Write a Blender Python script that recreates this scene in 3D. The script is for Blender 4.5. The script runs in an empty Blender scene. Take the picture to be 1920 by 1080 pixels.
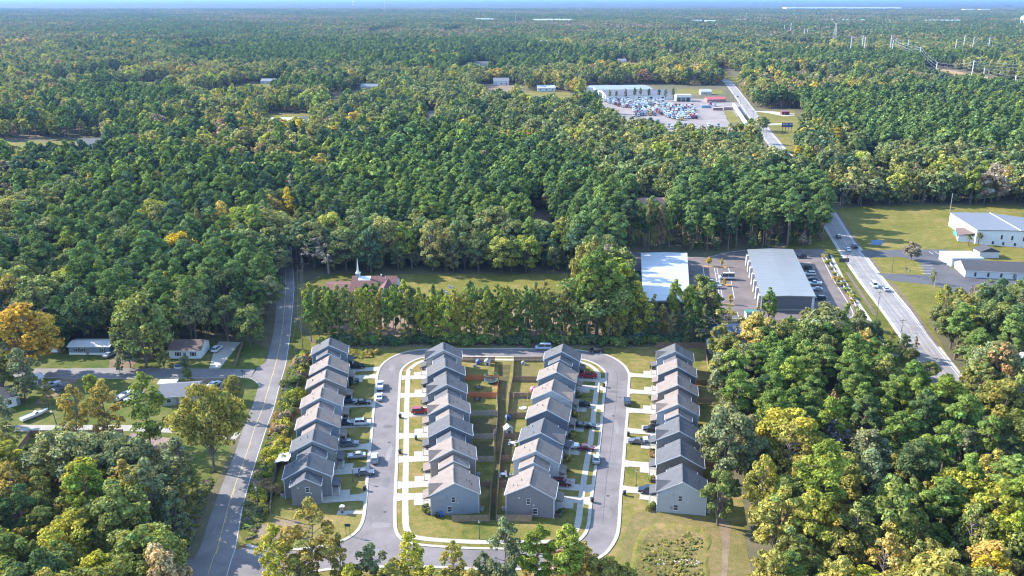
import bpy, bmesh, math, random
import numpy as np
from mathutils import Vector, Matrix

# ------------------------------------------------------------------ camera, sky, sun, exposure
SC = bpy.context.scene
F_PX, CAM_H, HORIZON = 1650.0, 114.0, -3.0
PITCH = math.atan((540 - HORIZON) / F_PX)
CP, SP = math.cos(PITCH), math.sin(PITCH)
cam = bpy.data.objects.new('camera', bpy.data.cameras.new('camera'))
SC.collection.objects.link(cam)
cam.location = (0, 0, CAM_H)
cam.rotation_euler = (math.pi / 2 - PITCH, 0, 0)
cam.data.sensor_width = 36.0
cam.data.lens = F_PX / 1920 * 36.0
cam.data.clip_start = 1.0
cam.data.clip_end = 200000.0
SC.camera = cam

SUN_EL, SUN_AZ = math.radians(31), math.radians(-69)      # azimuth from +Y, clockwise
sun_dir = Vector((math.sin(SUN_AZ) * math.cos(SUN_EL), math.cos(SUN_AZ) * math.cos(SUN_EL), math.sin(SUN_EL)))
W = bpy.data.worlds.new('World'); SC.world = W; W.use_nodes = True
wn = W.node_tree
sky = wn.nodes.new('ShaderNodeTexSky'); sky.sky_type = 'NISHITA'; sky.sun_disc = False
sky.sun_elevation = SUN_EL; sky.sun_rotation = SUN_AZ % (2 * math.pi)
sky.air_density = 1.0; sky.dust_density = 0.1; sky.ozone_density = 1.5
wn.links.new(sky.outputs[0], wn.nodes['Background'].inputs[0])
wn.nodes['Background'].inputs[1].default_value = 0.15
sl = bpy.data.lights.new('sun', 'SUN'); sl.energy = 3.2; sl.angle = math.radians(0.53); sl.color = (1.0, 0.95, 0.88)
so = bpy.data.objects.new('sun', sl); SC.collection.objects.link(so)
so.rotation_euler = (-sun_dir).to_track_quat('-Z', 'Y').to_euler(); so.location = (-200, 80, 160)
SC.view_settings.view_transform = 'Standard'; SC.view_settings.look = 'None'
SC.view_settings.gamma = 1.0; SC.view_settings.use_curve_mapping = False
SC.view_settings.exposure = 2.2
SC.render.engine = 'CYCLES'
cy = SC.cycles
cy.max_bounces = 5; cy.diffuse_bounces = 3; cy.glossy_bounces = 2; cy.transmission_bounces = 2
cy.volume_bounces = 0; cy.transparent_max_bounces = 4; cy.use_denoising = True; cy.filter_width = 1.15; cy.denoiser = 'OPENIMAGEDENOISE'; cy.denoising_input_passes = 'RGB_ALBEDO_NORMAL'; cy.denoising_prefilter = 'ACCURATE'
cy.caustics_reflective = False; cy.caustics_refractive = False

# ------------------------------------------------------------------ photo pixel -> place on the ground
def G(x, y, z=0.0):
    u = (x - 960) / F_PX; v = (y - 540) / F_PX
    dy = CP - v * SP; dz = -SP - v * CP
    t = (z - CAM_H) / dz
    return Vector((t * u, t * dy, z))
def proj(X, Y, Z):
    D = CAM_H - Z; zc = Y * CP + D * SP
    return 960 + F_PX * X / zc, 540 + F_PX * (D * CP - Y * SP) / zc
def top_height(Y, py):                       # height of a thing at distance Y whose top is seen at row py
    v = (py - 540) / F_PX
    return CAM_H - Y * (SP + v * CP) / (CP - v * SP)
def GL(pts, z=0.0): return [G(x, y, z) for x, y in pts]
def smooth(pts, n=6, closed=False):          # Catmull-Rom through points
    P = [Vector(p) for p in pts]; out = []; m = len(P)
    for i in range(m if closed else m - 1):
        if closed: a, b, c, d = P[i - 1], P[i], P[(i + 1) % m], P[(i + 2) % m]
        else: a, b, c, d = P[max(i - 1, 0)], P[i], P[i + 1], P[min(i + 2, m - 1)]
        for k in range(n):
            t = k / n
            out.append(0.5 * (2 * b + (c - a) * t + (2 * a - 5 * b + 4 * c - d) * t * t + (3 * b - a - 3 * c + d) * t ** 3))
    if not closed: out.append(P[-1])
    return out
def offset(pts, d, closed=False):            # + = left of travel
    out = []; m = len(pts)
    for i in range(m):
        a = pts[i - 1] if (closed or i > 0) else pts[i]
        b = pts[(i + 1) % m] if (closed or i < m - 1) else pts[i]
        t = (b - a); t.z = 0; t.normalize()
        out.append(pts[i] + Vector((-t.y, t.x, 0)) * d)
    return out
def resample(pts, step):
    out = [pts[0].copy()]; acc = 0
    for a, b in zip(pts, pts[1:]):
        L = (b - a).length
        while acc + L >= step:
            a = a + (b - a) * ((step - acc) / L); L = (b - a).length; acc = 0; out.append(a.copy())
        acc += L
    return out

# ------------------------------------------------------------------ materials
MATS = {}
K = 0.72                                      # all man-made and ground albedos sit in this range of the listed swatch
def kc(c): return tuple(x * K for x in c)
def nodes_of(name):
    m = bpy.data.materials.new(name); m.use_nodes = True
    nt = m.node_tree; b = nt.nodes['Principled BSDF']
    return m, nt, b
def N(nt, t, **kw):
    n = nt.nodes.new(t)
    for k, v in kw.items():
        if k.startswith('i_'):
            key = k[2:]; n.inputs[int(key) if key.isdigit() else key].default_value = v
        else: setattr(n, k, v)
    return n
def wpos(nt):                                 # world position
    return N(nt, 'ShaderNodeNewGeometry').outputs['Position']
def opos(nt):
    return N(nt, 'ShaderNodeTexCoord').outputs['Object']
def noise(nt, vec, scale, detail=4, rough=0.55):
    n = N(nt, 'ShaderNodeTexNoise', i_Scale=scale, i_Detail=detail, i_Roughness=rough)
    nt.links.new(vec, n.inputs['Vector']); return n.outputs['Fac']
def ramp(nt, fac, stops):
    r = N(nt, 'ShaderNodeValToRGB'); e = r.color_ramp.elements
    while len(e) > 1: e.remove(e[-1])
    e[0].position, e[0].color = stops[0][0], (*stops[0][1], 1)
    for p, c in stops[1:]:
        q = e.new(p); q.color = (*c, 1)
    nt.links.new(fac, r.inputs[0]); return r.outputs[0]
def mixc(nt, fac, a, b, mode='MIX'):
    m = N(nt, 'ShaderNodeMix', data_type='RGBA', blend_type=mode)
    for s, v in ((m.inputs[0], fac), (m.inputs[6], a), (m.inputs[7], b)):
        if isinstance(v, (int, float)): s.default_value = v
        elif isinstance(v, tuple): s.default_value = (*v, 1) if len(v) == 3 else v
        else: nt.links.new(v, s)
    return m.outputs[2]
def bump(nt, b, fac, strength=0.3, dist=0.05):
    n = N(nt, 'ShaderNodeBump', i_Strength=strength, i_Distance=dist)
    nt.links.new(fac, n.inputs['Height']); nt.links.new(n.outputs[0], b.inputs['Normal'])
def plain(name, c, rough=0.6, metal=0.0, var=0.12, scale=1.5):
    """paint, wood, concrete... one base colour with wear noise"""
    if name in MATS: return MATS[name]
    c = kc(c)
    m, nt, b = nodes_of(name)
    f = noise(nt, wpos(nt), scale, 5)
    lo = tuple(x * (1 - var) for x in c); hi = tuple(min(1, x * (1 + var)) for x in c)
    nt.links.new(ramp(nt, f, [(0.3, lo), (0.7, hi)]), b.inputs['Base Color'])
    b.inputs['Roughness'].default_value = rough; b.inputs['Metallic'].default_value = metal
    MATS[name] = m; return m
def shingle(name, c):
    c = kc(c)
    m, nt, b = nodes_of(name)
    p = opos(nt)
    f = noise(nt, p, 0.7, 3); g = noise(nt, p, 7.0, 2, 0.8)
    col = ramp(nt, f, [(0.3, tuple(x * 0.85 for x in c)), (0.7, tuple(x * 1.12 for x in c))])
    col = mixc(nt, 0.6, col, ramp(nt, g, [(0.3, (0.72, 0.72, 0.73)), (0.7, (1.2, 1.18, 1.15))]), 'MULTIPLY')
    w = N(nt, 'ShaderNodeTexWave', wave_type='BANDS', bands_direction='Z', i_Scale=3.2, i_Distortion=0.4)
    nt.links.new(p, w.inputs['Vector'])
    col = mixc(nt, 0.35, col, ramp(nt, w.outputs['Fac'], [(0.0, (0.72, 0.72, 0.72)), (0.3, (1.05, 1.05, 1.05))]), 'MULTIPLY')
    nt.links.new(col, b.inputs['Base Color']); b.inputs['Roughness'].default_value = 0.9
    bump(nt, b, g, 0.4, 0.03); MATS[name] = m; return m
def siding(name, c):
    c = kc(c)
    m, nt, b = nodes_of(name)
    p = opos(nt)
    w = N(nt, 'ShaderNodeTexWave', wave_type='BANDS', bands_direction='Z', wave_profile='SAW', i_Scale=1.55)
    nt.links.new(p, w.inputs['Vector'])
    col = mixc(nt, 0.5, c, ramp(nt, w.outputs['Fac'], [(0.0, (0.8, 0.8, 0.8)), (0.25, (1, 1, 1))]), 'MULTIPLY')
    f = noise(nt, p, 0.8, 4)
    col = mixc(nt, 0.5, col, ramp(nt, f, [(0.3, (0.88, 0.88, 0.88)), (0.7, (1.08, 1.08, 1.08))]), 'MULTIPLY')
    nt.links.new(col, b.inputs['Base Color']); b.inputs['Roughness'].default_value = 0.6
    bump(nt, b, w.outputs['Fac'], 0.5, 0.03); MATS[name] = m; return m
def grassmat(name, stops, big=0.05, mid=0.35, fine=3.0, stripe=None):
    stops = [(p_, kc(c_)) for p_, c_ in stops]
    m, nt, b = nodes_of(name)
    p = wpos(nt)
    f1 = noise(nt, p, big, 4, 0.6); f2 = noise(nt, p, mid, 4, 0.65); f3 = noise(nt, p, fine, 3, 0.7)
    a = N(nt, 'ShaderNodeMath', operation='MULTIPLY_ADD', i_1=0.5); nt.links.new(f1, a.inputs[0])
    h = N(nt, 'ShaderNodeMath', operation='MULTIPLY', i_1=0.5); nt.links.new(f2, h.inputs[0]); nt.links.new(h.outputs[0], a.inputs[2])
    col = ramp(nt, a.outputs[0], stops)
    col = mixc(nt, 0.75, col, ramp(nt, f3, [(0.28, (0.55, 0.58, 0.5)), (0.5, (1, 1, 1)), (0.75, (1.35, 1.3, 1.2))]), 'MULTIPLY')
    if stripe:
        mp = N(nt, 'ShaderNodeMapping'); mp.inputs['Rotation'].default_value = (0, 0, stripe[0]); nt.links.new(p, mp.inputs[0])
        w = N(nt, 'ShaderNodeTexWave', wave_type='BANDS', bands_direction='X', i_Scale=stripe[1], i_Distortion=1.5, i_Detail=2.0)
        nt.links.new(mp.outputs[0], w.inputs['Vector'])
        col = mixc(nt, 0.5, col, ramp(nt, w.outputs['Fac'], [(0.2, (0.85, 0.88, 0.8)), (0.8, (1.12, 1.1, 1.05))]), 'MULTIPLY')
    nt.links.new(col, b.inputs['Base Color']); b.inputs['Roughness'].default_value = 1.0
    b.inputs['Specular IOR Level'].default_value = 0.1
    bump(nt, b, f3, 0.6, 0.12); MATS[name] = m; return m
def asphalt(name, c, crack=True):
    c = kc(c)
    m, nt, b = nodes_of(name)
    p = wpos(nt)
    f = noise(nt, p, 0.12, 5, 0.6); g = noise(nt, p, 1.3, 4, 0.7)
    col = ramp(nt, f, [(0.3, tuple(x * 0.72 for x in c)), (0.5, c), (0.68, tuple(x * 1.25 for x in c))])
    col = mixc(nt, 0.5, col, ramp(nt, g, [(0.3, (0.85, 0.85, 0.86)), (0.7, (1.12, 1.11, 1.1))]), 'MULTIPLY')
    if crack:
        v = N(nt, 'ShaderNodeTexVoronoi', feature='DISTANCE_TO_EDGE', i_Scale=0.09)
        d = N(nt, 'ShaderNodeMix', data_type='VECTOR', i_0=0.12)
        nn = N(nt, 'ShaderNodeTexNoise', i_Scale=0.6); nt.links.new(p, nn.inputs['Vector'])
        ad = N(nt, 'ShaderNodeVectorMath', operation='MULTIPLY_ADD'); ad.inputs[1].default_value = (3, 3, 3)
        nt.links.new(nn.outputs['Color'], ad.inputs[0]); nt.links.new(p, ad.inputs[2])
        nt.links.new(ad.outputs[0], v.inputs['Vector'])
        col = mixc(nt, 0.45, col, ramp(nt, v.outputs['Distance'], [(0.0, (0.55, 0.55, 0.56)), (0.012, (1, 1, 1))]), 'MULTIPLY')
    nt.links.new(col, b.inputs['Base Color']); b.inputs['Roughness'].default_value = 0.85
    MATS[name] = m; return m
def leafmat(name, trans=0.3):
    m = bpy.data.materials.new(name); m.use_nodes = True; nt = m.node_tree; nt.nodes.clear()
    out = N(nt, 'ShaderNodeOutputMaterial')
    t = N(nt, 'ShaderNodeAttribute', attribute_name='tint', attribute_type='INSTANCER')
    v = N(nt, 'ShaderNodeAttribute', attribute_name='lv')
    col = mixc(nt, 1.0, t.outputs['Color'], v.outputs['Color'], 'MULTIPLY')
    d = N(nt, 'ShaderNodeBsdfDiffuse'); tr = N(nt, 'ShaderNodeBsdfTranslucent'); mx = N(nt, 'ShaderNodeMixShader', i_0=trans)
    nt.links.new(col, d.inputs[0])
    col2 = mixc(nt, 1.0, col, (1.1, 1.15, 0.5), 'MULTIPLY'); nt.links.new(col2, tr.inputs[0])
    nt.links.new(d.outputs[0], mx.inputs[1]); nt.links.new(tr.outputs[0], mx.inputs[2]); nt.links.new(mx.outputs[0], out.inputs[0])
    MATS[name] = m; return m

LAWN = grassmat('lawn_grass', [(0.36, (0.09, 0.115, 0.022)), (0.44, (0.17, 0.16, 0.036)), (0.52, (0.225, 0.19, 0.055)), (0.63, (0.34, 0.235, 0.105))])
GREEN = grassmat('green_lawn', [(0.34, (0.06, 0.10, 0.018)), (0.5, (0.125, 0.14, 0.03)), (0.64, (0.23, 0.18, 0.075))])
FIELD = grassmat('field_grass', [(0.36, (0.125, 0.13, 0.024)), (0.5, (0.185, 0.168, 0.036)), (0.63, (0.29, 0.215, 0.08))], stripe=(0.15, 0.22))
FLOOR = grassmat('woodland_floor', [(0.3, (0.09, 0.10, 0.04)), (0.5, (0.15, 0.13, 0.075)), (0.72, (0.24, 0.19, 0.12))], big=0.02, mid=0.2)
VERGE = grassmat('rough_verge', [(0.3, (0.06, 0.085, 0.012)), (0.5, (0.12, 0.125, 0.02)), (0.70, (0.24, 0.17, 0.07))], mid=0.25)
DIRT = grassmat('bare_earth', [(0.3, (0.14, 0.10, 0.055)), (0.5, (0.25, 0.18, 0.12)), (0.72, (0.34, 0.265, 0.18))], mid=0.25)
ORANGE_EARTH = grassmat('orange_earth', [(0.3, (0.34, 0.19, 0.09)), (0.5, (0.42, 0.27, 0.14)), (0.72, (0.36, 0.3, 0.12))])
ASPH = asphalt('new_asphalt', (0.20, 0.172, 0.165))
ASPH_OLD = asphalt('old_asphalt', (0.20, 0.175, 0.165))
ASPH_HWY = asphalt('highway_asphalt', (0.285, 0.26, 0.245))
ASPH_LOT = asphalt('parking_asphalt', (0.165, 0.13, 0.115))
ASPH_PARK = asphalt('church_asphalt', (0.09, 0.085, 0.09))
CONC = plain('concrete', (0.46, 0.415, 0.345), 0.85, var=0.14, scale=0.9)
GRAVEL = plain('gravel', (0.36, 0.31, 0.28), 0.95, var=0.25, scale=0.4)
WHITE = plain('white_paint', (0.78, 0.78, 0.77), 0.5, var=0.05)
TRIM = plain('white_trim', (0.72, 0.72, 0.72), 0.5, var=0.04)
YELLOW = plain('yellow_paint', (0.62, 0.47, 0.12), 0.7, var=0.2)
LINE = plain('road_line_paint', (0.62, 0.62, 0.6), 0.7, var=0.2)
GLASS_M, _nt, _b = nodes_of('window_glass'); _b.inputs['Base Color'].default_value = (0.03, 0.04, 0.055, 1); _b.inputs['Roughness'].default_value = 0.06; _b.inputs['Specular IOR Level'].default_value = 0.8
BLACK = plain('black_rubber', (0.025, 0.025, 0.027), 0.8)
DARKMETAL = plain('dark_metal', (0.05, 0.05, 0.055), 0.45)
STEEL = plain('galvanised_steel', (0.5, 0.51, 0.53), 0.4, 0.4)
WOODPOLE = plain('pole_wood', (0.13, 0.10, 0.08), 0.9, var=0.3)
BARK_B = plain('grey_bark', (0.17, 0.14, 0.12), 0.95, var=0.35, scale=2)
BARK_P = plain('pine_bark', (0.20, 0.135, 0.10), 0.95, var=0.35, scale=2)
BARK_D = plain('bare_bark', (0.34, 0.29, 0.26), 0.95, var=0.25, scale=2)
R_GREY = shingle('grey_shingle', (0.122, 0.117, 0.117))
R_TAN = shingle('tan_shingle', (0.245, 0.195, 0.165))
R_SLATE = shingle('slate_shingle', (0.105, 0.105, 0.113))
R_RED = shingle('red_shingle', (0.165, 0.068, 0.06))
R_DARK = shingle('dark_shingle', (0.07, 0.068, 0.075))
R_BROWN = shingle('brown_shingle', (0.17, 0.11, 0.09))
LEAF = leafmat('foliage', 0.34)

# ------------------------------------------------------------------ mesh building
COL = SC.collection
class MB:
    def __init__(s): s.v = []; s.f = []; s.m = []
    def face(s, pts, mi=0):
        i = len(s.v); s.v += [tuple(p) for p in pts]; s.f.append(tuple(range(i, i + len(pts)))); s.m.append(mi)
    def box(s, x0, x1, y0, y1, z0, z1, mi=0, M=None):
        c = [Vector((x, y, z)) for z in (z0, z1) for y in (y0, y1) for x in (x0, x1)]
        if M is not None: c = [M @ p for p in c]
        i = len(s.v); s.v += [tuple(p) for p in c]
        for q in ((0, 2, 3, 1), (4, 5, 7, 6), (0, 1, 5, 4), (2, 6, 7, 3), (0, 4, 6, 2), (1, 3, 7, 5)):
            s.f.append(tuple(i + k for k in q)); s.m.append(mi)
        return s
    def prism(s, poly, a, b, axis='y', mi=0, cap=None):     # polygon in the plane across axis, extruded a..b
        def pt(p, t): return {'y': (p[0], t, p[1]), 'x': (t, p[0], p[1]), 'z': (p[0], p[1], t)}[axis]
        n = len(poly); i = len(s.v)
        s.v += [pt(p, a) for p in poly] + [pt(p, b) for p in poly]
        s.f.append(tuple(range(i, i + n))); s.m.append(mi if cap is None else cap)
        s.f.append(tuple(range(i + 2 * n - 1, i + n - 1, -1))); s.m.append(mi if cap is None else cap)
        for k in range(n):
            s.f.append((i + k, i + n + k, i + n + (k + 1) % n, i + (k + 1) % n)); s.m.append(mi)
        return s
    def tube(s, p0, p1, r0, r1=None, n=6, mi=0, caps=True):
        p0, p1 = Vector(p0), Vector(p1); r1 = r0 if r1 is None else r1
        d = (p1 - p0); d = d.normalized() if d.length > 1e-6 else Vector((0, 0, 1))
        u = d.orthogonal().normalized(); w = d.cross(u); i = len(s.v)
        for p, r in ((p0, r0), (p1, r1)):
            s.v += [tuple(p + (u * math.cos(2 * math.pi * k / n) + w * math.sin(2 * math.pi * k / n)) * r) for k in range(n)]
        for k in range(n):
            s.f.append((i + k, i + (k + 1) % n, i + n + (k + 1) % n, i + n + k)); s.m.append(mi)
        if caps:
            s.f.append(tuple(range(i + n - 1, i - 1, -1))); s.m.append(mi)
            s.f.append(tuple(range(i + n, i + 2 * n))); s.m.append(mi)
        return s
    def lathe(s, prof, n=10, mi=0, M=None):                   # (r, z) profile round z
        i = len(s.v)
        for r, z in prof:
            for k in range(n):
                p = Vector((r * math.cos(2 * math.pi * k / n), r * math.sin(2 * math.pi * k / n), z))
                s.v.append(tuple(M @ p) if M is not None else tuple(p))
        for j in range(len(prof) - 1):
            for k in range(n):
                s.f.append((i + j * n + k, i + j * n + (k + 1) % n, i + (j + 1) * n + (k + 1) % n, i + (j + 1) * n + k)); s.m.append(mi)
        return s
    def mesh(s, name, mats):
        me = bpy.data.meshes.new(name); me.from_pydata(s.v, [], s.f)
        for m in (mats if isinstance(mats, (list, tuple)) else [mats]): me.materials.append(m)
        me.polygons.foreach_set('material_index', s.m); me.update(); return me
    def build(s, name, mats, parent=None):
        return put(name, s.mesh(name, mats), parent)
def put(name, me, parent=None, loc=None, rz=None, mat=None):
    o = bpy.data.objects.new(name, me); COL.objects.link(o)
    if parent is not None: o.parent = parent
    if loc is not None: o.location = loc
    if rz is not None: o.rotation_euler = (0, 0, rz)
    if mat is not None: o.material_slots[0].link = 'OBJECT'; o.material_slots[0].material = mat
    return o
def empty(name, loc=(0, 0, 0), rz=0.0):
    o = bpy.data.objects.new(name, None); COL.objects.link(o); o.location = loc; o.rotation_euler = (0, 0, rz)
    o.empty_display_size = 0.5; return o
def tag(o, label, cat, group=None):
    o['label'] = label; o['category'] = cat
    if group: o['group'] = group
    return o
def copy_tree(src, loc, rz, label=None):
    r = src.copy(); COL.objects.link(r); r.location = loc; r.rotation_euler = (0, 0, rz)
    if label: r['label'] = label
    for c in src.children:
        d = c.copy(); COL.objects.link(d); d.parent = r
        for g in c.children:
            e = g.copy(); COL.objects.link(e); e.parent = d
    return r
def struct(o): o['kind'] = 'structure'; return o
def sheet(name, pts, z, mat, parent=None):
    """flat polygon sheet"""
    bm = bmesh.new(); f = bm.faces.new([bm.verts.new((p[0], p[1], z)) for p in pts])
    if f.normal.z < 0 or True: bm.normal_update()
    if bm.faces[:] and bm.faces[:][0].normal.z < 0: bmesh.ops.reverse_faces(bm, faces=bm.faces[:])
    bmesh.ops.triangulate(bm, faces=bm.faces[:])
    me = bpy.data.meshes.new(name); bm.to_mesh(me); bm.free(); me.materials.append(mat)
    o = put(name, me, parent)
    return struct(o) if parent is None else o
def ribbon(name, L, R, z, mat, thick=0.0, parent=None, kind=True):
    m = MB(); n = len(L)
    for i in range(n - 1):
        a, b, c, d = L[i], L[i + 1], R[i + 1], R[i]
        q = [Vector((p.x, p.y, z)) for p in (a, d, c, b)]
        m.face(q)
        if thick:
            lo = Vector((0, 0, thick))
            m.face([q[0], q[3], q[3] - lo, q[0] - lo]); m.face([q[1] - lo, q[2] - lo, q[2], q[1]])
    o = m.build(name, mat, parent)
    return struct(o) if (parent is None and kind) else o
def strip(name, line, w0, w1, z, mat, closed=False, **k):
    A, B = offset(line, w0, closed), offset(line, w1, closed)
    if closed: A.append(A[0]); B.append(B[0])
    return ribbon(name, A, B, z, mat, **k)
# ------------------------------------------------------------------ ground, roads, pavements
def ground_sheet():
    xs = [-60000, -25000, -9000, -4000, -2000, -1000, -500, -250, 0, 250, 500, 1000, 2000, 4000, 9000, 25000, 60000]
    ys = [-3000, -500, 0, 100, 200, 300, 400, 600, 900, 1400, 2200, 3500, 6000, 10000, 18000, 35000, 70000]
    v = [(x, y, 0) for y in ys for x in xs]; n = len(xs)
    f = [(j * n + i, j * n + i + 1, (j + 1) * n + i + 1, (j + 1) * n + i) for j in range(len(ys) - 1) for i in range(n - 1)]
    me = bpy.data.meshes.new('ground'); me.from_pydata(v, [], f); me.materials.append(FLOOR); me.update()
    return struct(put('ground', me))
ground_sheet()
Z_LAWN, Z_ROAD, Z_LINE, Z_BLOCK, Z_WALK = 0.02, 0.045, 0.053, 0.085, 0.10

# subdivision lawn, and the rest of the open grass
SUB = [(487, 716), (536, 690), (548, 655), (590, 643), (700, 641), (1330, 641), (1345, 700), (1352, 800), (1368, 880), (1400, 960), (1392, 1100), (1380, 1250), (300, 1250), (372, 1050), (440, 905), (478, 800)]
sheet('subdivision_lawn', GL(SUB), Z_LAWN, LAWN)
sheet('roadside_verge', GL([(548, 600), (582, 640), (584, 668), (560, 735), (545, 795), (520, 900), (506, 965), (480, 1012), (462, 1020), (446, 1000), (452, 960), (492, 832), (515, 768), (537, 684)]), Z_LAWN + 0.006, VERGE)
sheet('bare_strip', GL([(592, 643), (760, 640), (1228, 641), (1228, 651), (1090, 653), (862, 650), (700, 652), (640, 652)]), Z_LAWN + 0.006, DIRT)
sheet('bare_strip', GL([(487, 985), (520, 975), (560, 975), (575, 1000), (520, 1012), (475, 1014)]), Z_LAWN + 0.012, DIRT)
sheet('church_field', GL([(560, 535), (600, 520), (760, 514), (1088, 514), (1140, 560), (1170, 640), (592, 641), (560, 600)]), Z_LAWN, FIELD)
sheet('sandy_strip', GL([(600, 600), (720, 585), (900, 578), (1120, 580), (1150, 632), (640, 632)]), Z_LAWN + 0.006, DIRT)
sheet('church_yard', GL([(566, 545), (604, 517), (700, 508), (720, 570), (600, 580)]), Z_LAWN + 0.006, VERGE)
sheet('left_yards', GL([(-120, 662), (130, 652), (215, 676), (330, 672), (398, 640), (470, 640), (500, 652), (486, 725), (452, 800), (405, 905), (340, 1010), (310, 1010), (250, 870), (20, 880), (-120, 880)]), Z_LAWN, GREEN)
sheet('east_field', GL([(1566, 392), (1640, 386), (1900, 384), (1960, 400), (1990, 520), (1990, 540), (1770, 560), (1740, 600), (1790, 690), (1760, 690), (1700, 600), (1600, 440)]), Z_LAWN, FIELD)
sheet('west_verge', GL([(1500, 398), (1556, 398), (1620, 520), (1770, 720), (1700, 720), (1620, 660), (1585, 605), (1540, 476), (1470, 468)]), Z_LAWN, VERGE)
sheet('warehouse_grass', GL([(1300, 610), (1600, 607), (1640, 650), (1320, 640)]), Z_LAWN + 0.004, FIELD)
sheet('billboard_field', GL([(1412, 209), (1490, 206), (1500, 235), (1492, 290), (1482, 296), (1440, 245)]), Z_LAWN, FIELD)
sheet('far_field', GL([(1360, 143), (1388, 142), (1392, 155), (1372, 157)]), Z_LAWN, FIELD)
sheet('clearing', GL([(-20, 268), (140, 262), (140, 292), (-20, 300)]), Z_LAWN, FIELD)
sheet('clearing', GL([(500, 214), (590, 212), (590, 240), (500, 240)]), Z_LAWN, FIELD)
sheet('power_corridor', GL([(1730, 124), (1790, 133), (1870, 148), (1960, 163), (1960, 176), (1860, 164), (1760, 150)]), Z_LAWN, ORANGE_EARTH)
sheet('lodge_lawn', GL([(1178, 386), (1262, 384), (1264, 452), (1190, 452)]), Z_LAWN, FIELD)
sheet('bare_lot', GL([(978, 396), (1034, 394), (1046, 455), (982, 455)]), Z_LAWN, DIRT)

WORN = grassmat('worn_grass', [(.36, (.14, .135, .04)), (.5, (.20, .165, .06)), (.64, (.28, .20, .10))], mid=.5)
# detention basin at lower right: a low raised rim added in place of a hollow, for its shaded slopes
def basin():
    rim = smooth(GL([(1192, 1012), (1208, 990), (1240, 981), (1288, 984), (1318, 990), (1334, 1008), (1330, 1050), (1328, 1110), (1270, 1130), (1215, 1115), (1180, 1085), (1184, 1045)]), 4, True)
    c = sum(rim, Vector()) / len(rim); m = MB(); n = len(rim); rnd = random.Random(4)
    prof = [(1.0, 0.025), (0.9, 0.16), (0.8, 0.15), (0.66, 0.05), (0.0, 0.045)]
    R = [[Vector((c.x + (p.x - c.x) * r * (1 + rnd.uniform(-.03, .03)), c.y + (p.y - c.y) * r * (1 + rnd.uniform(-.03, .03)), z + (rnd.uniform(-.03, .03) if .04 < r < .99 else 0))) for p in rim] for r, z in prof]
    for j in range(len(prof) - 1):
        for k in range(n): m.face([R[j][k], R[j][(k + 1) % n], R[j + 1][(k + 1) % n], R[j + 1][k]], 0 if j < 2 else 1)
    return struct(m.build('drainage_basin', [LAWN, grassmat('basin_weeds', [(0.36, (0.10, 0.095, 0.03)), (0.47, (0.18, 0.15, 0.05)), (0.60, (0.29, 0.21, 0.10))], mid=0.6, fine=1.6)]))
basin()
sheet('dry_ground', smooth(GL([(1185, 968), (1240, 962), (1330, 975), (1385, 985), (1402, 1040), (1396, 1120), (1200, 1120), (1165, 1060)]), 4, True), Z_LAWN + .006, WORN)
sheet('worn_track', smooth([G(1352, 965), G(1368, 985), G(1366, 1040), G(1360, 1100), G(1350, 1100), G(1355, 1030), G(1348, 985)], 4, True), Z_LAWN + 0.012, DIRT)
sheet('worn_patch', smooth([G(1220, 958), G(1270, 970), G(1330, 978), G(1355, 990), G(1310, 986), G(1250, 975)], 4, True), Z_LAWN + 0.010, WORN)

ALLEY = grassmat('alley_grass', [(0.34, (0.07, 0.075, 0.025)), (0.5, (0.115, 0.098, 0.04)), (0.64, (0.19, 0.14, 0.07))], mid=0.5)
# loop street
INNER_PX = [(739.3, 908), (742.2, 841.5), (744.4, 772), (746, 747), (748, 712), (750, 697), (756, 688.5), (768, 679.3), (784, 672.6), (800, 670), (865, 668), (964, 669), (1060, 670.5), (1088, 673.1), (1105, 676.7), (1121, 683.7), (1133, 693.5), (1138.5, 703), (1137.5, 719), (1133.3, 752.8), (1129, 804), (1124.5, 843), (1117.4, 889), (1110.3, 945), (1106, 985), (1096, 1007), (1075, 1022), (1040, 1030), (906, 1031), (820, 1027), (775, 1022), (757, 1016), (745, 1006), (739, 993), (737.7, 975), (738, 940)]
OUTER_PX = [(460, 1024), (484, 1029), (533, 1033), (590, 1029), (630, 1020.4), (655, 1009.8), (673, 995.6), (683, 976), (687.4, 948), (690.4, 908), (694, 856), (698.5, 819), (702, 775), (706, 738.5), (708.5, 709), (712.6, 693), (722, 680.7), (737, 670.4), (754.8, 663), (771, 659.3), (796, 656), (866, 655), (962, 654.8), (1006, 655.6), (1060, 656.5), (1089, 658), (1126, 664.3), (1141, 668), (1160, 678.4), (1172, 690), (1177.5, 703), (1176.7, 726), (1174, 776), (1170.5, 813), (1168, 848.5), (1165, 884), (1162, 915), (1160, 943), (1157, 988), (1152, 1009), (1141, 1027.5), (1129, 1039.7), (1110, 1050), (1080, 1060), (1040, 1065), (906, 1066), (815, 1062), (737, 1061), (648, 1064), (597, 1069), (530, 1084), (470, 1108)]
INNER = smooth(GL(INNER_PX), 4, True); OUTER = smooth(GL(OUTER_PX), 4)
sheet('loop_street', OUTER + [G(420, 1120), G(425, 1040)], Z_ROAD, ASPH)
sheet('inner_block_lawn', INNER, Z_BLOCK, LAWN)
sheet('alley', GL([(934, 684), (958, 684), (950, 745), (944, 800), (936, 860), (932, 905), (928, 976), (920, 976), (923, 905), (930, 860), (930, 800), (935, 745)]), Z_BLOCK + .01, ALLEY)
for q_ in ([(880, 783), (931, 783), (929, 808), (924, 815), (884, 815)], [(887, 828), (924, 828), (925, 858), (891, 858)], [(945, 826), (970, 826), (962, 858), (939, 858)], [(938, 868), (958, 868), (952, 902), (936, 902)]): sheet('bare_yard', GL(q_), Z_BLOCK + .014, ALLEY)
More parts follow.
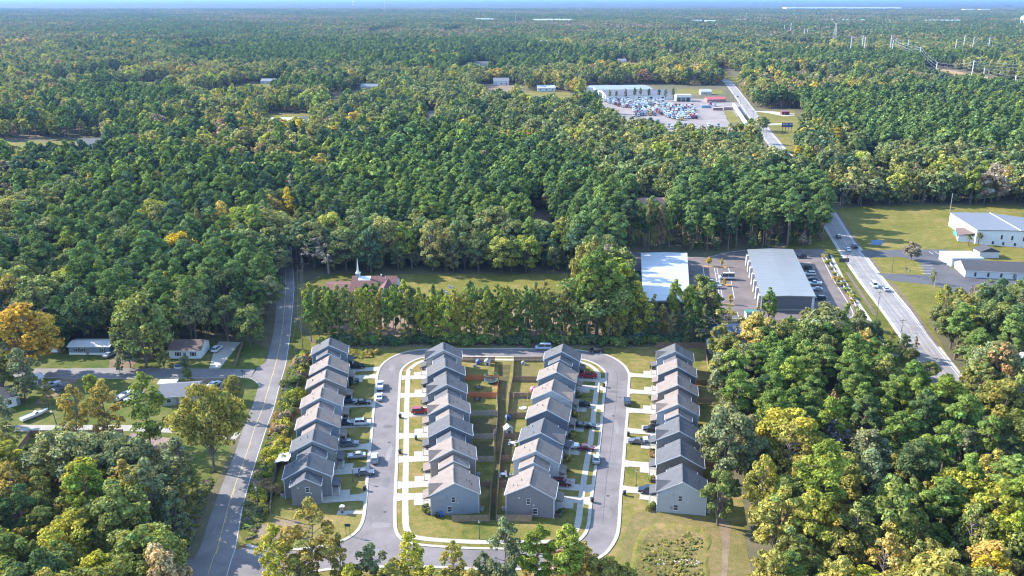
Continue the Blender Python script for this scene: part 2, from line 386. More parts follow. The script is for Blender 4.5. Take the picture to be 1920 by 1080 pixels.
sheet('dry_yard', GL([(956, 750), (994, 750), (986, 780), (953, 780)]), Z_BLOCK + .014, WORN); sheet('dry_yard', GL([(965, 682), (1012, 682), (1006, 711), (964, 711)]), Z_BLOCK + .014, WORN)
strip('kerb', INNER, 0.05, -0.75, Z_BLOCK + 0.09, CONC, True, thick=0.14)
strip('kerb', OUTER, 0.75, -0.05, Z_BLOCK + 0.06, CONC, thick=0.14)
strip('sidewalk', INNER, -2.0, -3.5, Z_WALK + 0.01, CONC, True)
# tar seams down the middle of the loop street
seam = smooth(GL([(1150, 690), (1157, 705), (1156, 745), (1150, 800), (1144, 850), (1136, 910), (1130, 985)]), 5)
strip('road_seam', seam, 0.06, -0.06, Z_LINE, plain('tar', (0.09, 0.085, 0.09), 0.8))

PATCH = [asphalt('patch_dark', (.13, .115, .115), False), asphalt('patch_mid', (.165, .15, .15), False), asphalt('patch_pale', (.25, .225, .215), False)]
prn = random.Random(21)
for (x, y, a_, b_, k_) in ((1150, 735, 3.2, 2.0, 0), (1146, 870, 4.5, 1.6, 1), (1138, 960, 2.4, 5, 2), (724, 905, 2.2, 6, 1), (727, 800, 3.0, 2.2, 0), (716, 985, 5, 2.2, 2), (850, 1046, 7, 2.2, 1), (990, 1050, 3, 2.0, 0), (735, 690, 2.4, 4, 2), (900, 661, 9, 1.5, 1), (1155, 800, 1.6, 8, 2), (730, 850, 1.4, 9, 2)):
    c = G(x, y); sheet('road_patch', [Vector((c.x + a_ * .5 * math.cos(q * .785) * prn.uniform(.75, 1.2), c.y + b_ * .5 * math.sin(q * .785) * prn.uniform(.75, 1.2), 0)) for q in range(8)], Z_ROAD + .002, PATCH[k_])
for (x, y) in ((730, 830), (722, 960), (1150, 780), (1140, 930), (930, 1047), (830, 662)):
    c = G(x, y); sheet('manhole_cover', [Vector((c.x + .4 * math.cos(q * .524), c.y + .4 * math.sin(q * .524), 0)) for q in range(12)], Z_ROAD + .006, DARKMETAL)
# the two-lane road on the left
RL = smooth(GL([(345, 1105), (364, 1049), (376, 1024), (398, 958), (416, 911), (440, 851), (459, 794), (471, 767), (484, 728), (493, 700), (498, 683), (509, 642), (515, 606), (519, 560), (520, 530), (523, 467), (526, 440), (528, 410)]), 4)
RR = smooth(GL([(420, 1105), (436, 1049), (444, 1024), (455, 958), (467, 911), (485.5, 851), (504, 794), (514, 767), (524, 728), (532, 700), (536.7, 683), (543, 642), (547, 606), (551, 560), (552, 530), (547, 467), (543, 440), (540, 410)]), 4)
ribbon('two_lane_road', RL, RR, Z_ROAD + 0.004, ASPH_OLD)
mid = [(a + b) / 2 for a, b in zip(RL, RR)]
ribbon('centre_line', offset(mid, 0.17)[2:-8], offset(mid, 0.05)[2:-8], Z_LINE + 0.004, YELLOW)
dash = resample(mid, 3.0)
m = MB()
for i in range(4, len(dash) - 3, 4):
    a, b = dash[i], dash[i + 1]; t = (b - a).normalized(); nn = Vector((-t.y, t.x, 0)) * 0.05
    z = Vector((0, 0, Z_LINE + 0.004)); o_ = nn * -2.4
    m.face([a + o_ - nn + z, b + o_ - nn + z, b + o_ + nn + z, a + o_ + nn + z])
struct(m.build('lane_dashes', YELLOW))
ribbon('edge_line', offset(RR, 0.28), offset(RR, 0.15), Z_LINE + 0.004, LINE)
# side street on the left and the lane opposite at the bottom
S_T = smooth(GL([(-160, 688), (80, 691), (246, 690), (459, 692), (480, 690), (500, 678)]), 4)
S_B = smooth(GL([(-160, 708), (80, 709), (207, 710), (440, 709), (472, 711.5), (487, 724)]), 4)
ribbon('side_street', S_T, S_B, Z_ROAD, ASPH_OLD)
strip('edge_kerb', S_B, 0.25, -0.1, Z_LINE + 0.02, CONC)
sheet('side_lane', GL([(375, 1030), (363, 1049), (318, 1053), (240, 1062), (220, 1085), (300, 1090), (345, 1105), (400, 1080)]), Z_ROAD - 0.004, ASPH_OLD)
sheet('gravel_lane', GL([(-120, 798), (44, 797), (231, 797), (330, 800), (452, 812), (440, 826), (330, 812), (231, 808), (44, 809), (-120, 810)]), Z_ROAD - 0.008, plain('pale_gravel', (0.36, 0.32, 0.27), 0.95, var=0.2, scale=0.4))
sheet('sandy_drive', GL([(205, 690), (246, 690), (262, 672), (230, 662), (205, 672)]), Z_ROAD - 0.008, DIRT)
sheet('driveway', GL([(392, 691), (412, 691), (446, 648), (452, 642), (410, 640), (402, 655), (398, 670)]), Z_ROAD - 0.008, CONC)
sheet('sandy_drive', GL([(360, 709), (420, 709), (410, 735), (385, 735)]), Z_ROAD - 0.008, DIRT)
sheet('sandy_drive', GL([(112, 709), (150, 709), (112, 738), (84, 757), (66, 757), (84, 735)]), Z_ROAD - 0.008, DIRT)
sheet('dirt_yard', GL([(245, 812), (320, 822), (318, 880), (240, 880), (225, 856)]), Z_ROAD - 0.008, plain('red_dirt', (0.27, 0.18, 0.15), 0.95, var=0.3, scale=0.3))
sheet('garden_path', GL([(128, 818), (146, 816), (118, 850), (96, 850)]), Z_ROAD - 0.008, GRAVEL)

# highway
HWY_C = [(1330, 128), (1353, 148), (1368.7, 158.3), (1443, 258), (1493, 318), (1559.5, 417), (1622, 509), (1682, 585), (1746, 671), (1828, 782), (1900, 880)]
HC = resample(smooth(GL(HWY_C), 4), 8.0)
strip('highway_shoulder', HC, 5.9, -5.9, Z_LAWN + 0.012, plain('shoulder_gravel', (0.47, 0.43, 0.38), 0.95, var=0.2, scale=0.4))
strip('highway', HC, 4.9, -4.9, Z_ROAD, ASPH_HWY)
for d in (4.4, -4.6): strip('edge_line', HC, d, d - 0.22, Z_LINE, LINE)
for d in (0.3, -0.1): strip('centre_line', HC, d, d - 0.14, Z_LINE, plain('worn_yellow', (.40, .33, .2), .8, var=.2))
trk = plain('tyre_wear', (0.225, 0.205, 0.20), 0.8, var=0.2, scale=0.2)
for d in (3.0, 1.4, -.9, -2.5): strip('wheel_track', HC, d, d - 0.45, Z_LINE - 0.004, trk)
# kerbed sidewalk west of the highway, drives to the east
strip('sidewalk', smooth(GL([(1556, 478), (1568, 500), (1590, 540), (1640, 615), (1665, 655)]), 4), 0.8, -0.8, Z_ROAD, CONC)
strip('drainage_ditch', smooth(GL([(1592, 468), (1640, 540), (1700, 630), (1740, 690)]), 4)[0:1] + smooth(GL([(1680, 530), (1705, 565), (1745, 625), (1765, 650)]), 4), 0.9, -0.9, Z_LAWN + 0.02, plain('ditch_mud', (0.14, 0.10, 0.07), 0.95, var=0.3, scale=0.4)) if False else None
mud = plain('ditch_mud', (0.15, 0.105, 0.07), 0.95, var=0.35, scale=0.4)
for L_ in ([(1668, 527), (1690, 552), (1716, 588), (1742, 625), (1760, 650)], [(1632, 484), (1645, 500), (1652, 508)], [(1588, 510), (1604, 535), (1622, 562), (1640, 590)], [(1416, 210), (1434, 228), (1450, 250), (1462, 262)], [(1570, 398), (1590, 430), (1612, 462)]):
    strip('drainage_ditch', smooth(GL(L_), 4), 0.7, -0.7, Z_LAWN + 0.02, mud)
sheet('church_car_park', GL([(1612, 470), (1700, 468), (1778, 468), (1795, 488), (1782, 500), (1812, 520), (1900, 522), (1990, 524), (1990, 560), (1790, 548), (1752, 535), (1668, 526), (1644, 512), (1735, 516), (1727, 492), (1690, 482), (1625, 483)]), Z_ROAD, ASPH_PARK)
m = MB()
for i in range(5):
    for (x0, y0, x1, y1) in ((1742 + 11 * i, 472, 1750 + 11 * i, 477), (1716 + 3 * i, 492 + 5.2 * i, 1745 + 3 * i, 492.6 + 5.2 * i)):
        a, b = G(x0, y0), G(x1, y1); t = (b - a).normalized(); nn = Vector((-t.y, t.x, 0)) * 0.14; z = Vector((0, 0, Z_LINE))
        m.face([a - nn + z, b - nn + z, b + nn + z, a + nn + z])
struct(m.build('parking_lines', LINE))
sheet('driveway', GL([(1405, 208), (1452, 209), (1478, 213), (1490, 213), (1490, 217), (1470, 218), (1440, 212)]), Z_ROAD, CONC)
sheet('driveway', GL([(1436, 232), (1470, 231), (1470, 233.5), (1438, 234)]), Z_ROAD, CONC)
sheet('driveway', GL([(1468, 281), (1486, 290), (1490, 296), (1478, 304), (1472, 292)]), Z_ROAD, CONC)
sheet('lane', GL([(1838, 760), (1860, 768), (1990, 771), (1990, 778), (1850, 777)]), Z_ROAD, CONC)
sheet('lane', GL([(1560, 662), (1665, 660), (1690, 668), (1565, 674)]), Z_ROAD, ASPH_OLD)
sheet('green_patch', GL([(1600, 672), (1670, 672), (1660, 690), (1600, 690)]), Z_LAWN + 0.01, GREEN)
sheet('sandy_yard', GL([(1830, 735), (1870, 742), (1990, 740), (1990, 768), (1850, 765)]), Z_LAWN, DIRT)
# gravel road in the woods
sheet('gravel_track', GL([(799, 208), (819, 208), (815, 243), (803, 243)]), Z_LAWN + 0.01, GRAVEL)

# warehouse lot
LOT = [(1165, 470), (1285, 482), (1330, 482), (1362, 474), (1400, 468), (1540, 467), (1556, 478), (1572, 520), (1604, 585), (1602, 594), (1590, 601), (1300, 596), (1160, 590)]
sheet('warehouse_lot', GL(LOT), Z_ROAD, ASPH_LOT)
strip('kerb', smooth(GL([(1286, 483), (1318, 484), (1340, 480), (1362, 474), (1402, 469)]), 4), 0.15, -0.15, Z_ROAD + 0.12, CONC, thick=0.14)
strip('kerb', smooth(GL([(1540, 480), (1560, 520), (1585, 560), (1598, 583), (1598, 594), (1586, 600)]), 4), 0.2, -0.2, Z_ROAD + 0.12, CONC, thick=0.14)
strip('kerb', GL([(1300, 597), (1586, 601)]), 0.2, -0.2, Z_ROAD + 0.12, CONC, thick=0.14)
sheet('mulch_bed', GL([(1544, 480), (1562, 480), (1604, 565), (1600, 580), (1566, 524)]), Z_LAWN + 0.02, plain('mulch', (0.26, 0.15, 0.09), 0.95, var=0.3))
m = MB()
def pline(m, x0, y0, x1, y1, w=0.12, z=Z_LINE):
    a, b = G(x0, y0), G(x1, y1); t = (b - a).normalized(); nn = Vector((-t.y, t.x, 0)) * w; zz = Vector((0, 0, z))
    m.face([a - nn + zz, b - nn + zz, b + nn + zz, a + nn + zz])
pline(m, 1318, 500, 1329, 572); pline(m, 1366, 502, 1377, 560)
pline(m, 1339, 501, 1351, 566, 0.1); pline(m, 1344, 501, 1356, 566, 0.1)
for i in range(8):
    pline(m, 1341 + 1.4 * i, 505 + 8 * i, 1345.5 + 1.4 * i, 505 + 8 * i)
for i in range(6): pline(m, 1326 + 14 * i, 585, 1329 + 14 * i, 595)
for i in range(9): pline(m, 1502 + 5.2 * i, 482 + 10.5 * i, 1516 + 5.2 * i, 482 + 10.5 * i)
struct(m.build('parking_lines', LINE))
sheet('planting_island', GL([(1318, 498), (1366, 500), (1367, 503), (1319, 501)]), Z_ROAD + 0.06, ORANGE_EARTH)
sheet('planting_island', GL([(1349, 531), (1372, 533), (1373, 537), (1350, 535)]), Z_ROAD + 0.06, ORANGE_EARTH)
sheet('planting_island', GL([(1328, 568), (1377, 570), (1378, 574), (1329, 572)]), Z_ROAD + 0.06, ORANGE_EARTH)
# truck yard and surrounding yards
sheet('truck_yard', GL([(1110, 186), (1240, 184), (1345, 186), (1400, 196), (1405, 215), (1360, 222), (1390, 250), (1330, 290), (1180, 262), (1150, 230), (1120, 205)]), Z_LAWN + 0.01, plain('yard_gravel', (0.25, 0.205, 0.185), 0.95, var=0.25, scale=0.06))
sheet('grass_patch', GL([(1356, 208), (1374, 207), (1388, 228), (1368, 232)]), Z_LAWN + 0.02, FIELD)
sheet('far_yard', GL([(1270, 166), (1352, 168), (1360, 176), (1270, 178)]), Z_LAWN, FIELD)
# ------------------------------------------------------------------ trees: prototypes
def leaf_cloud(lobes, n, size, rng, aspect=0.75, outward=1.0, up=0.25, needle=False):
    L = np.array(lobes, float)
    w = L[:, 3] * L[:, 4] + L[:, 3] * L[:, 5]; w /= w.sum()
    k = rng.choice(len(L), n, p=w)
    d = rng.normal(size=(n, 3)); d /= np.linalg.norm(d, axis=1)[:, None]
    d[:, 2] = np.where(d[:, 2] < -0.35, -d[:, 2], d[:, 2])
    r = 0.58 + 0.46 * rng.random(n) ** 0.6; r = np.where(rng.random(n) < .10, r + .35 * rng.random(n), r)
    p = L[k, :3] + L[k, 3:6] * d * r[:, None]
    nrm = d * outward + rng.normal(size=(n, 3)) * 0.5; nrm[:, 2] += up
    nrm /= np.linalg.norm(nrm, axis=1)[:, None]
    t = np.cross(nrm, rng.normal(size=(n, 3))); t /= np.linalg.norm(t, axis=1)[:, None]
    b = np.cross(nrm, t)
    s = size * (0.55 + 0.8 * rng.random(n)); a = s * aspect
    q = np.stack([p - t * s[:, None] * .5 - b * a[:, None] * .5, p + t * s[:, None] * .5 - b * a[:, None] * .35,
                  p + t * s[:, None] * .42 + b * a[:, None] * .5, p - t * s[:, None] * .5 + b * a[:, None] * .4], 1)
    lob = rng.uniform(.78, 1.22, len(L)); lw = rng.normal(0, .06, len(L)); lv = (0.50 + 0.95 * rng.random(n) ** 1.3) * lob[k]; warm = rng.normal(0, 0.06, n) + lw[k]
    c = np.stack([lv * (1 + warm), lv, lv * (1 - warm), np.ones(n)], 1)
    return q.reshape(-1, 3), c
def mesh_from(name, quads, cols, extra=None, mats=(None,)):
    """leaf quads (+ optional MB of wood in slot 1)"""
    v = quads; nq = len(cols); f = np.arange(nq * 4).reshape(-1, 4)
    V = v.tolist(); Fc = f.tolist(); mi = [0] * nq; C = cols.tolist()
    if extra is not None:
        o = len(V); V += [list(p) for p in extra.v]; Fc += [[i + o for i in q] for q in extra.f]; mi += [1] * len(extra.f); C += [[1, 1, 1, 1]] * len(extra.f)
    me = bpy.data.meshes.new(name); me.from_pydata(V, [], Fc)
    for m_ in mats: me.materials.append(m_)
    me.polygons.foreach_set('material_index', mi)
    at = me.attributes.new('lv', 'FLOAT_COLOR', 'FACE'); at.data.foreach_set('color', np.array(C, dtype=np.float32).ravel())
    me.update(); return me
def trunk_mb(h, r, bend, rng, limbs=(), r_top=0.35):
    m = MB(); n = 5; pts = []
    for i in range(n + 1):
        t = i / n; pts.append(Vector((bend[0] * t * t, bend[1] * t * t, h * t)))
    for i in range(n):
        a, b = i / n, (i + 1) / n
        m.tube(pts[i], pts[i + 1], r * (1 - (1 - r_top) * a), r * (1 - (1 - r_top) * b), 6, caps=False)
    for (tz, end, rr) in limbs:
        i = min(int(tz / h * n), n - 1); p = pts[i].lerp(pts[i + 1], tz / h * n - i) if tz < h else pts[-1]
        e = Vector(end); md = p.lerp(e, 0.5) + Vector((0, 0, 0.12 * (e - p).length))
        m.tube(p, md, rr, rr * 0.7, 5, caps=False); m.tube(md, e, rr * 0.7, rr * 0.3, 5, caps=False)
    return m
PROTO = {}     # kind -> list of (crown_mesh, trunk_mesh, joined_lod0, joined_lod1) all for height 1 unit = real metres listed
def make_broad(seed, H=15.0, R=4.6, low=0.28, nl=20, leaves=3600, size=0.62, loose=0.0):
    rng = np.random.default_rng(seed); lobes = []; limbs = []
    cz = H * (low + (1 - low) * 0.52); hz = H * (1 - low) * 0.5
    i = 0
    while len(lobes) < nl:
        i += 1
        d = rng.normal(size=3); d /= np.linalg.norm(d)
        if d[2] < -0.8: continue
        rr = 0.45 + 0.5 * rng.random() ** 0.5
        wx = 1.0 - 0.25 * max(0, d[2])
        c = np.array([d[0] * R * rr * wx, d[1] * R * rr * wx, cz + d[2] * hz * rr])
        r = R * (0.15 + 0.17 * rng.random() ** 1.5) * (1 - 0.35 * loose)
        if any(np.linalg.norm((c - np.array(q[:3])) / np.array([1, 1, 1])) < 0.55 * r for q in lobes) and i < 400: continue
        e1, e2 = rng.uniform(.8, 1.3, 2); lobes.append((c[0], c[1], c[2], r * e1, r * e2, r * rng.uniform(.65, 1.05)))
        limbs.append((H * (low * 0.85 + 0.28 * rng.random()), tuple(c * np.array([.85, .85, .97])), 0.05 + 0.10 * rng.random()))
    return rng, lobes, limbs, H, size, leaves
def make_pine(seed, H=20.0, R=3.2, low=0.5, nl=22, leaves=6500, size=0.5, flat=0.85, lr=(.19, .14)):
    rng = np.random.default_rng(seed); lobes = []; limbs = []
    for i in range(nl):
        t = (i + rng.random()) / nl; z = H * (low + (1 - low) * t * 0.97)
        env = math.sin(math.pi * (0.18 + 0.78 * t)) ** 0.8
        a = rng.random() * 6.283; rr = R * env * (0.35 + 0.6 * rng.random()) * (1.0 if t < 0.9 else 0.3)
        c = np.array([math.cos(a) * rr, math.sin(a) * rr, z])
        r = R * (lr[0] + lr[1] * rng.random()) * (0.75 + 0.35 * env)
        lobes.append((c[0], c[1], c[2], r, r, r * flat))
        limbs.append((z - 0.25 * rr, tuple(c * np.array([.9, .9, 1.0])), 0.05 + 0.05 * rng.random()))
    return rng, lobes, limbs, H, size, leaves
def finish(kind, key, data, bark, aspect, r0, up):
    rng, lobes, limbs, H, size, leaves = data
    bend = rng.normal(0, 0.35, 2)
    q, c = leaf_cloud(lobes, leaves, size, rng, aspect, up=up)
    tm = trunk_mb(H * (0.93 if kind == 'P' else 0.7), r0, bend, rng, limbs)
    crown = mesh_from(f'crown_{kind}{key}', q, c, None, (LEAF,)); trunk = tm.mesh(f'trunk_{kind}{key}', bark)
    full = mesh_from(f'tree_{kind}{key}', q, c, tm, (LEAF, bark))
    q2, c2 = leaf_cloud(lobes, max(leaves // 6, 260), size * 2.1, rng, 0.85, up=up)
    t2 = MB().tube((0, 0, 0), (0, 0, H * 0.8), r0, r0 * 0.4, 4, caps=False)
    lod = mesh_from(f'treelod_{kind}{key}', q2, c2, t2, (LEAF, bark))
    PROTO.setdefault(kind, []).append((crown, trunk, full, lod, H))
for i in range(9): finish('B', i, make_broad(10 + i, 15.0, (4.3, 5.2, 5.9, 3.7, 4.9, 5.5, 4.0, 5.0, 6.2)[i], (.10, .12, .2, .06, .14, .1, .08, .16, .22)[i], (46, 60, 70, 40, 56, 64, 34, 30, 72)[i], 7500, 0.46), BARK_B, 0.75, 0.28, 0.25)
for i in range(5): finish('P', i, make_pine(40 + i, 20.0, 3.0 + 0.25 * (i % 3), (0.5, 0.42, 0.55, 0.36, 0.46)[i], 40 + 3 * i), BARK_P, 0.45, 0.24, 0.35)
for i in range(4): finish('T', i, make_pine(70 + i, 15.0, 3.7 + .3 * (i % 2), 0.14, 46 + 4 * i, 4200, 0.38, .9, (.14, .13)), BARK_B, 0.7, 0.17, 0.2)
for i in range(2): finish('C', i, make_pine(90 + i, 16.0, 2.3, 0.1, 26, 3000, 0.62), BARK_P, 0.5, 0.2, 0.3)       # leafy to the ground
def make_shrub(seed):
    rng = np.random.default_rng(seed)
    lobes = [(rng.normal(0, .8), rng.normal(0, .8), 0.5 + 0.9 * rng.random(), .7 + .4 * rng.random(), .7 + .4 * rng.random(), .55 + .4 * rng.random()) for _ in range(9)]
    return rng, lobes, [(0.2, (l[0], l[1], l[2]), 0.03) for l in lobes], 2.4, 0.34, 1300
for i in range(3): finish('S', i, make_shrub(120 + i), BARK_B, 0.7, 0.06, 0.25)
def bare_tree(seed, H=15.0):
    rng = np.random.default_rng(seed); m = MB(); tips = []
    def grow(p, d, L, r, lev):
        e = p + d * L; m.tube(p, e, r, r * 0.62, 5 if lev < 2 else 3, caps=False)
        if lev >= 4: tips.append(e); return
        for _ in range(3 if lev else 5):
            nd = (d + Vector(rng.normal(0, 0.55, 3)) + Vector((0, 0, 0.12))).normalized()
            grow(p.lerp(e, 0.6 + 0.4 * rng.random()), nd, L * (0.55 + 0.2 * rng.random()), r * 0.5, lev + 1)
    grow(Vector((0, 0, 0)), Vector((0, 0, 1)), H * 0.36, 0.26, 0)
    lobes = [(*t, .5, .5, .4) for t in tips[::4]]
    q, c = leaf_cloud(lobes, 500, 0.4, rng)
    return m, q, c
for i in range(2):
    bm_, q_, c_ = bare_tree(140 + i)
    cm = mesh_from(f'crown_D{i}', q_, c_, None, (LEAF,)); tm_ = bm_.mesh(f'trunk_D{i}', BARK_D); fm = mesh_from(f'tree_D{i}', q_, c_, bm_, (LEAF, BARK_D))
    PROTO.setdefault('D', []).append((cm, tm_, fm, fm, 15.0))

TINT = {'pine': (0.138, 0.202, 0.072), 'pine2': (0.185, 0.242, 0.067), 'dark': (0.090, 0.135, 0.077), 'green': (0.178, 0.211, 0.090), 'bright': (0.242, 0.278, 0.062),
        'olive': (0.261, 0.250, 0.097), 'sage': (.215, .228, .112), 'yellowgreen': (.305, .305, .078), 'yellow': (0.582, 0.422, 0.050), 'gold': (0.416, 0.316, 0.094),
        'orange': (.50, .31, .06), 'rust': (0.338, 0.216, 0.144), 'brown': (0.309, 0.244, 0.187), 'grey': (0.209, 0.185, 0.180)}
TREE_N = 0
def near_tone(c, y):                          # leaf tints of the woods round the estate are yellower than the far ones
    f = min(1.0, max(0.0, (340 - y) / 120)); k = (1.06 + .16 * f, 1.05 + .07 * f, 1.0 - .25 * f)
    return [c[i] * k[i] for i in range(3)]
rt = random.Random(11)
def tree(px, py, top, kind, tint, label, group=None, wide=1.0, cat='tree', name=None, world=None, h=None, jit=0.12, variant=None):
    """one tree: base at ground pixel (px, py), crown top seen at row `top`"""
    global TREE_N
    p = G(px, py) if world is None else Vector(world)
    hh = h if h else top_height(p.y, top)
    pr = PROTO[kind][(TREE_N if variant is None else variant) % len(PROTO[kind])]; TREE_N += 1
    s = hh / (pr[4] * 1.0); rz = rt.random() * 6.283
    nm = name or {'P': 'pine_tree', 'C': 'pine_tree', 'S': 'shrub', 'D': 'bare_tree'}.get(kind, 'broadleaf_tree')
    o = empty(nm, p, rz); ee = rt.uniform(.86, 1.16); o.scale = (s * wide * ee, s * wide / ee, s)
    c = TINT[tint] if isinstance(tint, str) else tint
    if tint not in ('yellow', 'gold', 'orange', 'grey', 'sage'): c = near_tone(c, p.y)
    j = [1 + rt.uniform(-jit, jit) for _ in range(3)]; col = [c[i] * j[0] * (1 + (j[i] - 1) * .4) for i in range(3)] + [1.0]
    cr = put('crown', pr[0], o); cr['tint'] = col
    put('trunk', pr[1], o)
    return tag(o, label, cat, group)

# ------------------------------------------------------------------ the woods
def poly_world(px): return np.array([[*G(x, y)[:2]] for x, y in px])
def inside(poly, X, Y):
    res = np.zeros(X.shape, bool); n = len(poly); j = n - 1
    for i in range(n):
        xi, yi = poly[i]; xj, yj = poly[j]
        c = ((yi > Y) != (yj > Y)) & (X < (xj - xi) * (Y - yi) / (yj - yi + 1e-12) + xi)
        res ^= c; j = i
    return res
CLEAR = [
    [(487, 716), (500, 660), (516, 600), (522, 440), (533, 405), (542, 405), (552, 460), (562, 520), (590, 514), (760, 511), (1088, 511), (1104, 560), (1108, 640), (1175, 644), (1335, 644), (1349, 700), (1357, 800), (1372, 885), (1412, 960), (1420, 1090), (1420, 1300), (900, 1300), (430, 1300), (330, 1200), (330, 1090), (345, 1010), (395, 900), (445, 800)],
    [(-200, 668), (130, 668), (135, 640), (212, 640), (215, 676), (330, 676), (330, 640), (395, 640), (398, 632), (470, 632), (500, 655), (487, 725), (452, 805), (408, 905), (350, 1060), (296, 1060), (318, 930), (220, 925), (-200, 925)],
    [(1156, 470), (1280, 470), (1330, 474), (1545, 462), (1545, 400), (1530, 372), (1548, 372), (1570, 388), (1900, 382), (2010, 395), (2010, 530), (1790, 560), (1742, 600), (1775, 665), (1850, 760), (2010, 765), (2010, 785), (1860, 785), (1760, 700), (1640, 612), (1600, 607), (1300, 604), (1290, 640), (1160, 640)],
    [(1430, 246), (1350, 150), (1330, 126), (1346, 126), (1400, 140), (1402, 152), (1385, 165), (1412, 203), (1500, 203), (1512, 235), (1500, 300), (1510, 330), (1560, 398), (1548, 405), (1490, 325), (1440, 262)],
    [(1092, 186), (1096, 160), (1240, 157), (1270, 160), (1360, 160), (1400, 200), (1430, 250), (1395, 275), (1330, 280), (1190, 266), (1138, 236)],
    [(1720, 122), (1800, 132), (1960, 160), (2000, 180), (1860, 170), (1760, 152), (1730, 140)],
    [(1640, 146), (1760, 146), (1760, 153), (1640, 153)],
    [(796, 205), (822, 205), (820, 276), (800, 276)],
    [(1428, 246), (1478, 300), (1492, 325), (1480, 352), (1430, 310), (1405, 270)],
    [(-90, 264), (100, 258), (140, 262), (200, 258), (206, 318), (90, 322), (-90, 332)],
    [(500, 212), (560, 210), (592, 222), (588, 262), (500, 262)],
    [(982, 396), (1030, 394), (1042, 485), (990, 485)],
    [(448, 296), (492, 296), (492, 352), (450, 352)],
    [(1184, 383), (1258, 381), (1258, 452), (1196, 452)],
    [(1610, 298), (1652, 298), (1656, 352), (1612, 352)],
]
CLEARW = [poly_world(c) for c in CLEAR]
PINE_STANDS = [poly_world(c) for c in ([(640, 270), (820, 262), (960, 300), (1110, 350), (1090, 470), (700, 470), (610, 400)], [(1390, 660), (1700, 690), (1830, 790), (1780, 900), (1400, 860)],
               [(480, 84), (960, 84), (1200, 130), (900, 150), (300, 120)], [(1410, 200), (1990, 170), (1990, 330), (1640, 300)], [(1480, 110), (1900, 112), (1700, 145), (1400, 130)], [(1080, 400), (1560, 370), (1560, 470), (1080, 512)])]
def lowf(X, Y, s, ph):
    return (np.sin(X / s + ph) * np.sin(Y / (s * 1.3) + 1.7 * ph) + 0.6 * np.sin(X / (s * .43) + 2.1 * ph + Y / (s * .9)) + 0.5 * np.sin(Y / (s * .31) + X / (s * .7) - ph)) / 2.1
rngf = np.random.default_rng(2024)
rg_ = random.Random(99); GAPS = []
for i in range(46):
    py = 24 + 150 * rg_.random() ** 1.6; px = rg_.uniform(20, 1900)
    if 1080 < px < 1420 and py > 120: continue
    g_ = G(px, py); d_ = g_.y
    if d_ > 7500: continue
    GAPS.append((g_.x, d_, rg_.uniform(18, 45) + d_ * .006, min(75 + d_ * .05, 260)))
def scatter(y0, y1, step, clear=True):
    xs = []; row = 0; y = y0
    while y < y1:
        half = 0.66 * y + 45
        x = np.arange(-half, half, step) + (row % 2) * step * .5
        xs.append(np.stack([x, np.full(len(x), y)], 1)); row += 1; y += step * 0.87
    P = np.concatenate(xs); P += rngf.uniform(-.42, .42, P.shape) * step
    zc = P[:, 1] * CP + CAM_H * SP
    px = 960 + F_PX * P[:, 0] / zc; ok = (px > -170) & (px < 2090)
    P = P[ok]
    if y1 > 650:
        for (gx, gy, rx_, ry_) in GAPS: P = P[((P[:, 0] - gx) / rx_) ** 2 + ((P[:, 1] - gy + ry_ * .8) / ry_) ** 2 > 1]
    if clear:
        k = np.zeros(len(P), bool)
        for c in CLEARW: k |= inside(c, P[:, 0], P[:, 1])
        P = P[~k]
    return P
def species(P):
    X, Y = P[:, 0], P[:, 1]; n = len(P)
    a = lowf(X, Y, 95, 0.4) + .5 * lowf(X, Y, 260, 3.3) + rngf.normal(0, .35, n)
    stand = np.zeros(n, bool)
    for s in PINE_STANDS: stand |= inside(s, X, Y)
    pine = np.where(stand, rngf.random(n) < .92, a > 0.55)
    b = .8 * lowf(X, Y, 130, 2.2) + .75 * lowf(X, Y, 310, 4.1) + rngf.normal(0, .58, n)
    _p, _q = proj(X, Y, 0.0); b = b + .2 + np.where((_p > 1340) & (_q > 840), .6, 0) + np.where((_p < 560) & (_q > 880), .3, 0) + np.where((_p < 640) & (_q < 520) & (_q > 180), .25, 0)
    u = rngf.random(n)
    kind = np.where(pine, 'P', np.where(u < .26, 'T', np.where(u > .97, 'D', 'B')))
    names = np.empty(n, dtype=object)
    for i in range(n):
        if kind[i] == 'P': names[i] = 'pine' if b[i] < .3 else ('pine2' if b[i] < .9 else 'dark')
        elif kind[i] == 'D': names[i] = 'grey'
        else:
            t = b[i] + (0.35 if kind[i] == 'T' else 0); w = u[i] * 7 % 1
            if t < -.5: names[i] = 'dark' if w < .45 else 'green'
            elif t < .1: names[i] = 'green' if w < .7 else 'sage'
            elif t < .6: names[i] = 'olive' if w < .6 else 'bright' if w < .8 else 'green'
            elif t < 1.1: names[i] = 'yellowgreen' if w < .45 else 'olive'
            elif t < 1.6: names[i] = 'gold' if w < .35 else ('yellowgreen' if w < .7 else ('brown' if w < .9 else 'rust'))
            else: names[i] = 'gold' if w < .45 else ('rust' if w < .65 else ('yellow' if w < .8 else 'olive'))
    return kind, names
def plantation(y0, y1, step):
    P = scatter(y0, y1, step); k = np.zeros(len(P), bool)
    for s in PINE_STANDS[:1] + PINE_STANDS[2:5]: k |= inside(s, P[:, 0], P[:, 1])
    return P[k]
near = scatter(118, 700, 7.3); midf = scatter(700, 2300, 9.6); pl = plantation(300, 2300, 6.2)
kn, nn_ = species(near); km, nm_ = species(midf)
vr = rngf.random(len(near)); hn = np.where(kn == 'P', rngf.normal(20, 3.0, len(near)), np.where(vr < .22, rngf.uniform(18.5, 22.5, len(near)), np.where(vr < .5, rngf.uniform(9, 13, len(near)), rngf.normal(15.5, 1.8, len(near)))))
far_right = (near[:, 1] > 330) & (near[:, 1] < 520) & (near[:, 0] > 40)
